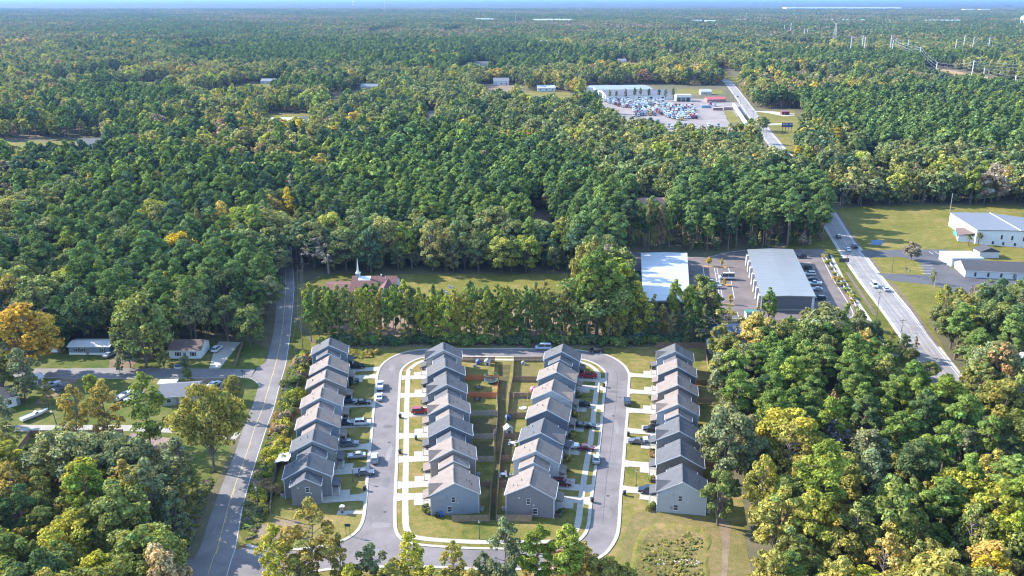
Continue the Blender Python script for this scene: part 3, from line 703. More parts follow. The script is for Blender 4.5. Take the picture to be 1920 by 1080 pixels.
hn = np.where(far_right & (kn == 'P'), hn * 1.04, hn)
_px, _py = proj(near[:, 0], near[:, 1], 0.0); hn = np.where((_px > 1080) & (_px < 1172) & (_py > 470) & (_py < 645), hn * 1.22, hn)
hn = np.where(near[:, 1] < 260, hn * 0.86, hn); hn = np.clip(hn, 8, 29)
vm = rngf.random(len(midf)); hm = np.where(km == 'P', rngf.normal(20, 3.0, len(midf)), np.where(vm < .2, rngf.uniform(19, 24, len(midf)), np.where(vm < .5, rngf.uniform(10, 14, len(midf)), rngf.normal(16, 1.8, len(midf))))); hm = np.clip(hm, 9, 29)
# keep the road, lots and lawns in view: no crown may stand in front of what the photograph shows open
HWY_W = np.array([[p.x, p.y] for p in HC])
LIM_W = ([1320, 1345, 1400, 1470, 1520, 1560, 1600, 1640, 1690, 1740, 1775, 1830, 1920, 2100], [640, 612, 608, 600, 590, 578, 602, 632, 662, 690, 705, 760, 800, 800])
LIM_E = ([1690, 1745, 1770, 1800, 1850, 1920, 2100], [640, 600, 548, 536, 524, 520, 520])
def blocked(P, K, Hh):
    px, py = proj(P[:, 0], P[:, 1], 0.0); _, tp = proj(P[:, 0], P[:, 1], Hh); hx = np.interp(-P[:, 1], -HWY_W[::-1, 1][::-1] if False else np.sort(-HWY_W[:, 1]), HWY_W[np.argsort(-HWY_W[:, 1]), 0])
    west = (P[:, 0] < hx) & (py > 602) & (px > 1330); east = (P[:, 0] >= hx) & (px > 1690) & (py > 540)
    wsh = (px > 1868) & (py > 700) & (py < 790)
    return wsh | (west & (tp < np.interp(px, *LIM_W))) | (east & (tp < np.interp(px, *LIM_E)))
bk = blocked(near, kn, hn); fix = blocked(near, kn, hn * .72)
hn = np.where(bk & ~fix, hn * .72, hn); keep = ~(bk & fix); near, kn, nn_, hn = near[keep], kn[keep], nn_[keep], hn[keep]
# the 300 that show largest are trees of their own
pxn, pyn = proj(near[:, 0], near[:, 1], 0.0); _, ptop = proj(near[:, 0], near[:, 1], hn)
vis = (pxn > -25) & (pxn < 1945) & (ptop < 1060) & (near[:, 1] > 140)
order = np.argsort(np.where(vis, near[:, 1], 1e9)); solo = order[:300]
WORD = {'pine': 'green', 'pine2': 'fresh green', 'dark': 'dark green', 'green': 'mid green', 'bright': 'bright green', 'olive': 'olive green', 'sage': 'grey green', 'yellowgreen': 'yellow green', 'yellow': 'bright yellow', 'gold': 'golden', 'orange': 'orange', 'rust': 'rusty red', 'brown': 'brown', 'grey': 'leafless grey'}
for i in solo:
    x, y = near[i]; px_ = pxn[i]; k = kn[i]
    py_ = pyn[i]
    if px_ > 1200 and py_ > 640: wood, cc, rw = 'the wood right of the estate', (1500, 1700), (790, 930)
    elif px_ < 520 and py_ > 640: wood, cc, rw = 'the wood left of the two-lane road', (110, 220), (990, 1060)
    elif px_ < 560: wood, cc, rw = 'the wood left of the church', (190, 380), (560, 610)
    elif px_ < 1560: wood, cc, rw = 'the wood behind the warehouses', (900, 1200), (480, 520)
    else: wood, cc, rw = 'the wood beside the highway', (1700, 1820), (560, 650)
    part = ('upper' if py_ < rw[0] else 'middle' if py_ < rw[1] else 'lower') + ' ' + ('left' if px_ < cc[0] else 'centre' if px_ < cc[1] else 'right')
    kw = {'P': 'pine', 'T': 'slender tree', 'D': 'tree', 'B': 'broad tree'}[k]; sz = 'tall' if hn[i] > (18.5 if k == 'P' else 15) else 'low' if hn[i] < (15.5 if k == 'P' else 12) else 'middling'
    lab = f'{sz} {WORD[nn_[i]]} {kw}, {part} of {wood}'
    tree(0, 0, 0, k, nn_[i], lab, lab.replace(kw, kw + 's'), wide=rt.uniform(.95, 1.25) * (1.0 if k != 'P' else 1.15), world=(x, y, 0), h=float(hn[i]))
rest = np.setdiff1d(np.arange(len(near)), solo)

protoc = bpy.data.collections.new('tree_shapes'); IDX = {}
def addproto(me):
    i = len(IDX); o = bpy.data.objects.new(f'shape_{i:03d}', me); protoc.objects.link(o); IDX[me.name] = i; return i
for k in PROTO:
    for pr in PROTO[k]:
        for q in (2, 3):
            if pr[q].name not in IDX: addproto(pr[q])
# far clumps of many crowns
def clump(seed, n=26, half=24.0):
    rng = np.random.default_rng(seed); lobes = []
    for _ in range(n):
        x, y = rng.uniform(-half, half, 2); h = rng.normal(16, 3); r = rng.uniform(3.2, 5.2)
        lobes.append((x, y, h - r * .9, r, r, r * .95)); lobes.append((x, y, h * .45, r * .8, r * .8, h * .4))
    q, c = leaf_cloud(lobes, 1500, 2.3, rng, .85, outward=1.4)
    tint = np.repeat(rng.uniform(.7, 1.3, (1500 // 25 + 1)), 25)[:1500]
    c[:, :3] *= tint[:, None]
    return mesh_from(f'clump_{seed}', q, c, None, (LEAF,))
CL = [addproto(clump(300 + i)) for i in range(5)]
pos, idx, scl, rot, tin = [], [], [], [], []
def emit(P, K, NM, Hh, lodfar, wk=1.0):
    for i in range(len(P)):
        pr = PROTO[K[i]]; v = pr[int(rngf.integers(len(pr)))]
        lod = P[i, 1] > lodfar
        s = Hh[i] / v[4]; w = s * wk * rngf.uniform(.9, 1.28) * (1.1 if K[i] == 'P' else 1.0)
        c = np.array(near_tone(TINT[NM[i]], P[i, 1])) * rngf.uniform(.82, 1.2)
        pos.append((P[i, 0], P[i, 1], 0.0)); idx.append(IDX[v[3 if lod else 2].name]); e = rngf.uniform(.8, 1.22); scl.append((w * e, w / e, s)); rot.append(rngf.uniform(0, 6.283)); tin.append((*c, 1.0))
emit(near[rest], kn[rest], nn_[rest], hn[rest], 480); us = scatter(150, 640, 8.0); emit(us, np.where(rngf.random(len(us)) < .5, 'B', 'C'), rngf.choice(['green', 'olive', 'sage', 'pine', 'brown'], len(us)).astype(object), rngf.uniform(4.5, 8.5, len(us)), 400, .95); emit(midf, km, nm_, hm, 0); emit(pl, np.full(len(pl), 'P'), rngf.choice(['pine', 'pine', 'pine2', 'dark'], len(pl)).astype(object), rngf.normal(17, 1.3, len(pl)), 480, .72)
farp = scatter(2300, 9000, 40.0, False)
# leave the big clearings of the distance open
for (x, y, rx, ry) in (): pass
fb = lowf(farp[:, 0], farp[:, 1], 420, 1.1) + rngf.normal(0, .5, len(farp))
for i in range(len(farp)):
    c = np.array(TINT['pine'] if fb[i] < -.2 else TINT['green'] if fb[i] < .35 else TINT['olive'] if fb[i] < .9 else TINT['brown']) * rngf.uniform(.6, .9)
    s = rngf.uniform(.85, 1.2); pos.append((farp[i, 0], farp[i, 1], 0)); idx.append(CL[i % 5]); scl.append((s, s, s)); rot.append(rngf.uniform(0, 6.283)); tin.append((*c, 1))
def gn_instances(name, pos, idx, scl, rot, tin, coll):
    me = bpy.data.meshes.new(name); me.from_pydata(pos, [], [])
    for nm, ty, data, key in (('idx', 'INT', idx, 'value'), ('scl', 'FLOAT_VECTOR', scl, 'vector'), ('rotz', 'FLOAT', rot, 'value'), ('tint', 'FLOAT_COLOR', tin, 'color')):
        a = me.attributes.new(nm, ty, 'POINT'); a.data.foreach_set(key, np.array(data, dtype=np.int32 if ty == 'INT' else np.float32).ravel())
    o = put(name, me); ng = bpy.data.node_groups.new(name, 'GeometryNodeTree')
    ng.interface.new_socket('Geometry', in_out='INPUT', socket_type='NodeSocketGeometry'); ng.interface.new_socket('Geometry', in_out='OUTPUT', socket_type='NodeSocketGeometry')
    gi, go = ng.nodes.new('NodeGroupInput'), ng.nodes.new('NodeGroupOutput')
    ci = ng.nodes.new('GeometryNodeCollectionInfo'); ci.inputs['Collection'].default_value = coll; ci.inputs['Separate Children'].default_value = True; ci.inputs['Reset Children'].default_value = True
    ip = ng.nodes.new('GeometryNodeInstanceOnPoints'); ip.inputs['Pick Instance'].default_value = True
    def na(nm, ty): n = ng.nodes.new('GeometryNodeInputNamedAttribute'); n.data_type = ty; n.inputs[0].default_value = nm; return n.outputs[0]
    cx = ng.nodes.new('ShaderNodeCombineXYZ'); ng.links.new(na('rotz', 'FLOAT'), cx.inputs[2])
    ng.links.new(gi.outputs[0], ip.inputs['Points']); ng.links.new(ci.outputs[0], ip.inputs['Instance']); ng.links.new(na('idx', 'INT'), ip.inputs['Instance Index'])
    e2r = ng.nodes.new('FunctionNodeEulerToRotation'); ng.links.new(cx.outputs[0], e2r.inputs[0]); ng.links.new(e2r.outputs[0], ip.inputs['Rotation'])
    ng.links.new(na('scl', 'FLOAT_VECTOR'), ip.inputs['Scale']); ng.links.new(ip.outputs[0], go.inputs[0])
    md = o.modifiers.new('scatter', 'NODES'); md.node_group = ng
    o['kind'] = 'stuff'; return o
fo = gn_instances('woodland', pos, idx, scl, rot, tin, protoc)
tag(fo, 'dense mixed pine and broadleaf woodland running back to the horizon', 'woodland')
# ------------------------------------------------------------------ estate houses
SID = {k: siding('siding_' + k, c) for k, c in {
    'blue': (0.20, 0.235, 0.29), 'slate': (0.13, 0.155, 0.20), 'grey': (0.235, 0.24, 0.25), 'taupe': (0.25, 0.215, 0.19), 'pale': (0.34, 0.375, 0.43),
    'cream': (0.48, 0.45, 0.40), 'beige': (0.33, 0.285, 0.245), 'white': (0.52, 0.53, 0.54), 'mauve': (0.26, 0.245, 0.275), 'brown': (0.185, 0.155, 0.135), 'sage': (0.29, 0.31, 0.295)}.items()}
SIDWORD = {'blue': 'blue-grey', 'slate': 'dark slate-blue', 'grey': 'grey', 'taupe': 'taupe', 'pale': 'pale blue', 'cream': 'cream', 'beige': 'beige', 'white': 'white', 'mauve': 'mauve-grey', 'brown': 'brown', 'sage': 'grey-green'}
ROOF = {'g': R_GREY, 't': R_TAN, 's': R_SLATE}; ROOFWORD = {'g': 'grey', 't': 'tan', 's': 'slate-grey'}
EAVE, RIDGE, HALF = 5.5, 8.45, 5.55
def window(parent, sx, x, y, z, w, h, face):
    """framed window with pane; face 'x' (front/back, normal along x) or 'y'"""
    f, p, s_ = MB(), MB(), MB()
    if face == 'y':
        d = -1 if y < 3 else 1
        for (a, b, c, e) in ((x - w / 2 - .1, x + w / 2 + .1, z - .1, z), (x - w / 2 - .1, x + w / 2 + .1, z + h, z + h + .1), (x - w / 2 - .1, x - w / 2, z, z + h), (x + w / 2, x + w / 2 + .1, z, z + h), (x - w / 2, x + w / 2, z + h / 2 - .03, z + h / 2 + .03)):
            f.box(a * sx, b * sx, y, y + d * .07, c, e)
        p.box((x - w / 2) * sx, (x + w / 2) * sx, y, y + d * .03, z, z + h)
        s_.box((x - w / 2 - .14) * sx, (x + w / 2 + .14) * sx, y, y + d * .13, z - .16, z - .1)
    else:
        d = 1 if x > 0 else -1
        for (a, b, c, e) in ((y - w / 2 - .1, y + w / 2 + .1, z - .1, z), (y - w / 2 - .1, y + w / 2 + .1, z + h, z + h + .1), (y - w / 2 - .1, y - w / 2, z, z + h), (y + w / 2, y + w / 2 + .1, z, z + h), (y - w / 2, y + w / 2, z + h / 2 - .03, z + h / 2 + .03)):
            f.box(x * sx, (x + d * .07) * sx, a, b, c, e)
        p.box(x * sx, (x + d * .03) * sx, y - w / 2, y + w / 2, z, z + h)
        s_.box(x * sx, (x + d * .13) * sx, y - w / 2 - .14, y + w / 2 + .14, z - .16, z - .1)
    o = f.build('window', TRIM, parent); p.build('pane', GLASS_M, o); s_.build('sill', TRIM, o)
def gable_roof(name, parent, sx, xc, half, y0, y1, eave, rise, mat, over=0.35, th=0.16):
    """two slabs, rake trim, ridge vent; ridge along y"""
    k = rise / half; e = half + over; ze = eave - k * over
    m = MB()
    for s in (-1, 1):
        A = [(xc * sx, eave + rise), ((xc + s * e) * sx, ze), ((xc + s * e) * sx, ze + th), (xc * sx, eave + rise + th)]
        m.prism(A, y0 - over, y1 + over)
    r = m.build(name, mat, parent)
    t = MB()
    for yy in (y0 - over, y1 + over):
        d = -0.05 if yy < y0 else 0.05
        for s in (-1, 1):
            A = [(xc * sx, eave + rise - .12), ((xc + s * e) * sx, ze - .12), ((xc + s * e) * sx, ze + th - .02), (xc * sx, eave + rise + th - .02)]
            t.prism(A, min(yy, yy + d) + (0.0 if d > 0 else -.0), max(yy, yy + d))
    for s in (-1, 1):
        x = (xc + s * e) * sx; t.box(min(x, x + s * sx * .11), max(x, x + s * sx * .11), y0 - over, y1 + over, ze - .02, ze + .13)
    t.build('trim', TRIM, r)
    v = MB().prism([(xc * sx - .22, eave + rise + th - .04), (xc * sx, eave + rise + th + .1), (xc * sx + .22, eave + rise + th - .04)], y0 + .25, y1 - .25)
    v.build('ridge_vent', R_DARK, r)
    return r
VENT_ME = MB().tube((0, 0, -.3), (0, 0, .45), .07, .07, 6).mesh('vent_pipe', DARKMETAL)
def house(idx, row, pk, ang, front, wing_near, cross, sid, roof, label):
    p = G(*pk, RIDGE + .16)
    root = empty('two_storey_house', (p.x, p.y, 0), -ang)
    root.location = Vector((p.x, p.y, 0)) + Vector((math.sin(ang), math.cos(ang), 0)) * 0.35
    sx = front; sm, rm = SID[sid], ROOF[roof]; LEN = 6.0 if wing_near else 6.8
    rnd = random.Random(idx * 31 + 5)
    # main block
    MB().prism([(-HALF * sx, 0), (HALF * sx, 0), (HALF * sx, EAVE), (0, RIDGE), (-HALF * sx, EAVE)], 0, LEN).build('wall', sm, root)
    r = gable_roof('roof', root, sx, 0, HALF, 0, LEN, EAVE, RIDGE - EAVE, rm)
    k = (RIDGE - EAVE) / HALF
    for _ in range(3):
        x, y = -rnd.uniform(1.2, 4.2) * sx, rnd.uniform(1, 5.8)
        put('vent_pipe', VENT_ME, r, (x, y, RIDGE - k * abs(x) + .2))
    # wing
    wy0, wy1 = (-3.5, -.002) if wing_near else (LEN + .002, LEN + 3.5)
    wh, wc, we, wr = 3.4, -0.15, 5.25, 1.95
    MB().prism([((wc - wh) * sx, 0), ((wc + wh) * sx, 0), ((wc + wh) * sx, we), (wc * sx, we + wr), ((wc - wh) * sx, we)], wy0, wy1).build('wing_wall', sm, root)
    kk = wr / wh; wo = .3
    m = MB()
    ya, yb = (wy0 - wo, wy1) if wing_near else (wy0, wy1 + wo)
    for s in (-1, 1):
        m.prism([(wc * sx, we + wr), ((wc + s * (wh + wo)) * sx, we - kk * wo), ((wc + s * (wh + wo)) * sx, we - kk * wo + .16), (wc * sx, we + wr + .16)], ya, yb)
    w = m.build('wing_roof', rm, root)
    t = MB(); e_ = ya if wing_near else yb; d = -.05 if wing_near else .05
    for s in (-1, 1):
        t.prism([(wc * sx, we + wr - .12), ((wc + s * (wh + wo)) * sx, we - kk * wo - .12), ((wc + s * (wh + wo)) * sx, we - kk * wo + .14), (wc * sx, we + wr + .14)], min(e_, e_ + d), max(e_, e_ + d))
        x = (wc + s * (wh + wo)) * sx; t.box(min(x, x + s * sx * .1), max(x, x + s * sx * .1), ya, yb, we - kk * wo - .02, we - kk * wo + .13)
    t.build('trim', TRIM, w)
    MB().prism([(wc * sx - .2, we + wr + .12), (wc * sx, we + wr + .24), (wc * sx + .2, we + wr + .12)], ya + .2, yb - .2).build('ridge_vent', R_DARK, w)
    # front cross gable
    if cross:
        cy, ch, cz = 2.1, 2.35, EAVE - .1
        rise = 1.75; xb = HALF - (rise + .1) / k
        g = MB(); xf = HALF + .06
        g.prism([(cy - ch, cz - 1.2), (cy + ch, cz - 1.2), (cy + ch, cz), (cy, cz + rise), (cy - ch, cz)], min(xb * sx, xf * sx), max(xb * sx, xf * sx), axis='x')
        gw = g.build('front_gable', sm, root)
        m = MB()
        for s in (-1, 1):
            a = Vector(((HALF + .45) * sx, cy, cz + rise + .16)); b = Vector(((xb - .3) * sx, cy, cz + rise + .16))
            q = .35; c = Vector(((HALF + .45) * sx, cy + s * (ch + q), cz - rise / ch * q + .16)); dd = Vector(((HALF - .05) * sx, cy + s * (ch + q), cz - rise / ch * q + .16))
            m.face([a, b, dd, c]); lo = Vector((0, 0, -.14)); m.face([a + lo, c + lo, dd + lo, b + lo]); m.face([a, c, c + lo, a + lo])
        m.build('gable_roof', rm, gw)
    # garage in the wing front, door, porch
    wf = (wc + wh); gy = (wy0 + wy1) / 2
    gd = MB().box(wf * sx, (wf + .06) * sx, gy - 1.35, gy + 1.35, 0.02, 2.25).build('garage_door', WHITE, root)
    gl = MB()
    for j in range(1, 4): gl.box((wf + .06) * sx, (wf + .075) * sx, gy - 1.35, gy + 1.35, j * .56 - .015, j * .56 + .015)
    gl.build('door_panel_line', plain('panel_grey', (.5, .5, .5)), gd)
    # near/far positions on the main front
    py = 1.75 if wing_near else LEN - 1.75
    fd = MB().box(HALF * sx, (HALF + .05) * sx, py - .5, py + .5, .1, 2.2).build('front_door', plain('dark_door', (.08, .07, .07), .4), root)
    pr = MB()
    pr.prism([(HALF * sx, 3.35), ((HALF + 1.9) * sx, 2.75), ((HALF + 1.9) * sx, 2.62), (HALF * sx, 2.62)], py - 1.9, py + 1.9)
    po = pr.build('porch_roof', rm, root)
    for s in (-1, 1):
        MB().box((HALF + 1.65) * sx - .08, (HALF + 1.65) * sx + .08, py + s * 1.7 - .08, py + s * 1.7 + .08, .12, 2.62).build('porch_post', TRIM, root)
    MB().box(min(HALF * sx, (HALF + 1.9) * sx), max(HALF * sx, (HALF + 1.9) * sx), py - 1.9, py + 1.9, .0, .14).build('porch_floor', CONC, root)
    oy = LEN - 1.4 if wing_near else 1.4
    for (x, y, z, w_, h_, fc) in ((HALF, oy, 1.0, 1.5, 1.5, 'x'), (HALF, 2.1, 3.6, 1.5, 1.4, 'x'), (-HALF, 1.6, 1.0, 1.2, 1.4, 'x'), (-HALF, 5.0, 1.0, 1.8, 1.9, 'x'), (-HALF, 1.6, 3.6, 1.2, 1.4, 'x'), (-HALF, 5.0, 3.6, 1.2, 1.4, 'x')):
        window(root, sx, x, y, z, w_, h_, fc)
    if wing_near: window(root, sx, wc + .4 * sx, wy0, 3.5, .75, 1.25, 'y')
    else:
        window(root, sx, -0.35 * sx, 0, 3.35, .75, 1.3, 'y'); window(root, sx, 1.25 * (1 if sx > 0 else 1), 0, .9, .95, 1.3, 'y')
    for x in (-HALF, HALF):
        for y in ((0, LEN)): MB().box(x * sx - .09, x * sx + .09, y - .09, y + .09, 0, EAVE - .15).build('corner_trim', TRIM if sid in ('pale', 'white', 'grey', 'beige', 'blue', 'mauve') else sm, root)
    ny = wy0 if wing_near else 0.0
    for (vx, vz) in ((rnd.uniform(-2.6, -1.6), 4.6), (rnd.uniform(.6, 1.6), 3.0)): MB().box(vx - .14, vx + .14, ny - .1, ny, vz, vz + .28).build('wall_vent', WHITE, root)
    mx = rnd.uniform(-2.8, 2.8); MB().box(mx - .2, mx + .2, ny - .16, ny, 1.1, 1.75).build('meter_box', plain('meter_grey', (.3, .3, .3)), root)
    tag(root, label, 'house', 'two-storey houses of the estate')
    root['fx'] = front
    return root
RX = {'L': ([(616.3, 646.7), (615.1, 683.7), (609.6, 708.9), (601, 744.4), (593.6, 783.7), (585.6, 825.9), (574.4, 874.1)], -7.2, 1, 'ATAAAAA', '0110110', ['blue', 'slate', 'taupe', 'pale', 'blue', 'sage', 'grey'], 'gttttss', 'in the left row'),
      'M': ([(831.6, 655.6), (835.6, 686.7), (838.1, 720), (841.5, 757), (844.1, 797.8), (848.9, 842.2), (852.1, 905.2)], -5.0, -1, 'AAAAAAT', '1011011', ['cream', 'slate', 'grey', 'blue', 'slate', 'beige', 'pale'], 'sggtstt', 'in the second row'),
      'R': ([(1053.3, 658.5), (1043.7, 697), (1034.5, 731.9), (1025.9, 768.1), (1014.1, 810.4), (1005.2, 845.2), (993.4, 908.9)], 8.2, 1, 'ATTTTAT', '0110100', ['blue', 'blue', 'white', 'slate', 'blue', 'white', 'mauve'], 'gtttstt', 'in the third row'),
      'E': ([(1266.7, 658.1), (1270.6, 687.3), (1271.5, 721), (1272, 757.2), (1274.5, 807.8), (1276.8, 853), (1280.7, 903.7)], 9.2, -1, 'AAAATTT', '1001101', ['pale', 'slate', 'taupe', 'pale', 'grey', 'brown', 'white'], 'gtttsss', 'in the right row')}
ORD = ['farthest', 'second farthest', 'third farthest', 'middle', 'third nearest', 'second nearest', 'nearest']
HOUSES = []
def first_hit(p, d, line, lim=40):
    best = lim
    for a, b in zip(line, line[1:]):
        e = b - a; den = d.x * e.y - d.y * e.x
        if abs(den) < 1e-9: continue
        t = ((a.x - p.x) * e.y - (a.y - p.y) * e.x) / den; u = ((a.x - p.x) * d.y - (a.y - p.y) * d.x) / den
        if 0 <= u <= 1 and 0 < t < best: best = t
    return best
for r, (pts, an, fr, typ, crs, sids, rfs, where) in RX.items():
    for i, pk in enumerate(pts):
        an_i = math.radians(an); LEN = 6.0 if typ[i] == 'A' else 6.8
        h = house(len(HOUSES), r, pk, an_i, fr, typ[i] == 'A', crs[i] == '1', sids[i], rfs[i], f'{SIDWORD[sids[i]]} house with {ROOFWORD[rfs[i]]} roof, {ORD[i]} of the seven {where}')
        HOUSES.append((r, i, h, typ[i] == 'A', an_i, fr))
        M = Matrix.Rotation(-an_i, 4, 'Z'); M.translation = h.location
        d = (M.to_3x3() @ Vector((fr, 0, 0))); line = (OUTER if r in 'LE' else INNER + [INNER[0]])
        y0, y1 = ((-3.25, -.3) if typ[i] == 'A' else (LEN + .3, LEN + 3.25))
        A = M @ Vector((3.3 * fr, y0, 0)); B = M @ Vector((3.3 * fr, y1, 0))
        ta, tb = first_hit(A, d, line) - .45, first_hit(B, d, line) - .45
        z = Z_BLOCK + .038
        n = 5; top = [A + d * ta, B + d * tb]
        fl = -.5 if y0 < y1 else .5
        t = M.to_3x3() @ Vector((0, 1, 0))
        pl = [A, A + d * (ta - 1.5), A + d * ta - t * .6, B + d * tb + t * .6, B + d * (tb - 1.5), B]
        sheet('driveway', pl, z, CONC)
        jm = MB()
        for q in range(1, 5):
            a, b = A + d * (ta * q / 5), B + d * (tb * q / 5); jm.face([a + Vector((0, 0, z + .004)), b + Vector((0, 0, z + .004)), b + d * .07 + Vector((0, 0, z + .004)), a + d * .07 + Vector((0, 0, z + .004))])
        struct(jm.build('driveway_joint', plain('joint', (.3, .27, .24))))
        yy = (-.3, 2.2) if typ[i] == 'A' else (LEN - 2.2, LEN + .3)
        sheet('front_walk', [M @ Vector((x * fr, y, 0)) for x, y in ((HALF + 1.9, yy[0]), (HALF + 4.1, yy[0]), (HALF + 4.1, yy[1]), (HALF + 1.9, yy[1]))], z - .004, CONC)
        bed = sheet('planting_bed', [M @ Vector((x * fr, y, 0)) for x, y in ((HALF + .05, 3.6 if typ[i] == 'A' else .2), (HALF + 1.7, 3.6 if typ[i] == 'A' else .2), (HALF + 1.7, 6.6 if typ[i] == 'A' else 3.2), (HALF + .05, 6.6 if typ[i] == 'A' else 3.2))], Z_BLOCK + .02, plain('bed_mulch', (.17, .11, .08), .95, var=.3))
        nm_h = f'{ORD[i]} house {where}'
        rs = random.Random(i * 7 + ord(r))
        for q in range(2):
            w_ = M @ Vector(((HALF + rs.uniform(.6, 1.5)) * fr, (4.2 + 1.7 * q) if typ[i] == 'A' else (.9 + 1.7 * q), Z_BLOCK))
            tree(0, 0, 0, 'S', rs.choice(['dark', 'green', 'brown', 'olive', 'sage']), f'shrub in the front bed of the {nm_h}', f'front shrubs of the {nm_h}', world=w_, h=rs.uniform(.8, 1.7), wide=.8, cat='shrub')
        # condenser unit behind
        w_ = M @ Vector(((-HALF - .8) * fr, rs.uniform(1, 2), 0)); au = empty('air_conditioner', w_, -an_i)
        MB().box(-.42, .42, -.42, .42, .08, .85).build('casing', plain('ac_grey', (.42, .42, .42)), au); MB().lathe([(.34, .855), (.34, .89), (.05, .91)], 10).build('fan_grille', DARKMETAL, au); MB().box(-.5, .5, -.5, .5, 0, .08).build('pad', CONC, au)
        tag(au, f'grey air conditioner behind the {nm_h}', 'air conditioner', 'condenser units behind the houses')

# ------------------------------------------------------------------ fences
F_WOOD = {'brown': plain('fence_brown', (.30, .175, .12), .9, var=.3), 'grey': plain('fence_grey', (.36, .31, .27), .9, var=.25), 'red': plain('fence_red', (.62, .17, .07), .8, var=.12), 'orange': plain('fence_orange', (.66, .36, .14), .85, var=.15), 'pale': plain('fence_pale', (.36, .27, .19), .9, var=.2)}
def panel_mesh(L, H, gap=.012, name='panel'):
    m = MB(); n = max(1, round(L / .16)); w = L / n; rr = random.Random(int(L * 100))
    for i in range(n):
        h = H + rr.uniform(-.03, .03); d = rr.uniform(-.008, .008)
        m.box(i * w + gap, (i + 1) * w - gap, d, .022 + d, .04, h)
    for z in (.35, H - .4): m.box(0, L, .024, .07, z, z + .09)
    return m
PAN = {}
POSTM = {}
def fence(pts, wood, label, H=1.8, group='wooden yard fences', cat='fence'):
    P = [Vector(p) for p in pts]; root = empty('wooden_fence', P[0])
    n_all = 0
    for a, b in zip(P, P[1:]):
        L = (b - a).length; n = max(1, round(L / 2.4)); l = L / n; rz = math.atan2(b.y - a.y, b.x - a.x)
        key = (round(l, 1), H, wood)
        if key not in PAN: PAN[key] = panel_mesh(round(l, 1), H).mesh('panel', F_WOOD[wood])
        if (H, wood) not in POSTM: POSTM[(H, wood)] = MB().box(-.06, .06, .03, .15, 0, H + .1).mesh('post', F_WOOD[wood])
        for i in range(n):
            q = a + (b - a) * (i / n) - P[0]
            put('panel', PAN[key], root, q, rz); put('post', POSTM[(H, wood)], root, q, rz)
    put('post', POSTM[(H, wood)], root, P[-1] - P[0], 0)
    return tag(root, label, cat, group)
fence(GL([(927, 679), (927, 704)]), 'brown', 'brown back fence of the farthest yard left of the middle alley')
fence(GL([(934.8, 713), (932, 746)]), 'red', 'red-stained back fence behind the trampoline yard')
fence(GL([(931, 748), (933, 776), (931, 812), (925.5, 817), (927, 858)]), 'grey', 'long weathered back fence left of the middle alley')
fence(GL([(921, 907), (917.5, 978), (847.5, 978.8)]), 'pale', 'pale corner fence of the nearest yard left of the alley')
fence(GL([(963.5, 678), (961.5, 714), (955, 746), (951.5, 783), (944.4, 823), (938, 866), (935, 907)]), 'grey', 'long straight back fence right of the middle alley')
fence(GL([(935, 907), (930.7, 978), (997, 978.8), (999, 966)]), 'pale', 'pale corner fence of the nearest yard right of the alley')
for (x0, x1, y, wd, lb) in ((865, 927, 678.5, 'brown', 'dark brown cross fence along the top street, left of the alley'), (869, 935, 713, 'red', 'upper red-stained cross fence behind the trampoline'), (874, 931, 746, 'red', 'lower red-stained cross fence below the trampoline'),
        (881, 932.5, 780, 'grey', 'grey cross fence of the middle yard left of the alley'), (884, 925, 824, 'grey', 'grey cross fence third from the near end, left of the alley'), (891, 927, 866.5, 'grey', 'grey cross fence second from the near end, left of the alley'), (900, 921, 914, 'brown', 'short brown cross fence of the nearest yard left of the alley'),
        (963.7, 1018, 678, 'brown', 'dark brown cross fence along the top street, right of the alley'), (962, 1007, 715.6, 'brown', 'brown cross fence above the vegetable yard right of the alley'), (954, 996, 746, 'brown', 'brown cross fence above the swing set yard'),
        (952, 987, 784, 'brown', 'brown cross fence below the swing set yard'), (944, 974, 823, 'brown', 'brown cross fence below the small white shed'), (938, 963, 866, 'brown', 'reddish brown cross fence right of the alley near its end'), (935, 948, 914, 'brown', 'short brown cross fence of the nearest yard right of the alley'),
        (1231, 1321, 652.8, 'brown', 'tall dark fence behind the farthest house of the right row')):
    fence(GL([(x0, y), (x1, y)]), wd, lb, 2.1 if y < 655 else 1.8)
fence(GL([(1321, 652.5), (1327, 695), (1331, 722)]), 'brown', 'brown side fence running along the right row back yards', 2.0)
fence(GL([(1305, 722), (1326, 722)]), 'brown', 'short brown cross fence high up in the right row'); fence(GL([(1307, 757), (1337, 757)]), 'pale', 'tan cross fence in the middle of the right row')
fence(GL([(1317, 878), (1349, 878), (1348, 848)]), 'brown', 'brown fence at the back of the second nearest right row house')
fence(GL([(577, 667), (566, 705), (556, 735), (547, 770), (540, 800), (526, 846), (517, 885), (510, 920), (506.5, 964)]), 'grey', 'long weathered back fence behind the left row', 1.7)
for (x0, x1, y, wd, lb) in ((575, 586, 678, 'brown', 'short brown cross fence farthest up the left row'), (567, 580, 708, 'brown', 'short brown cross fence second up the left row'), (556, 575, 739, 'orange', 'upper orange cross fence of the left row'), (546, 565, 775, 'orange', 'lower orange cross fence of the left row')):
    fence(GL([(x0, y), (x1, y)]), wd, lb)
fence(GL([(20, 872), (58, 818), (125, 817)]), 'brown', 'dark L-shaped fence of the small yard by the gravel lane'); fence(GL([(167, 817), (231, 816), (200, 862)]), 'brown', 'dark corner fence right of the gate by the gravel lane')
fence(GL([(125, 817), (167, 817)]), 'grey', 'light grey gate in the dark fence by the gravel lane')
fence(GL([(441, 690), (447, 672), (455, 648)]), 'brown', 'dark fence beside the driveway of the white cottage', 1.6)
fence(GL([(428, 708), (410, 740), (398, 770)]), 'grey', 'grey fence behind the house by the side street corner', 1.9); fence(GL([(428, 714), (449, 715), (442, 745)]), 'brown', 'old picket enclosure at the side street corner', 1.5)
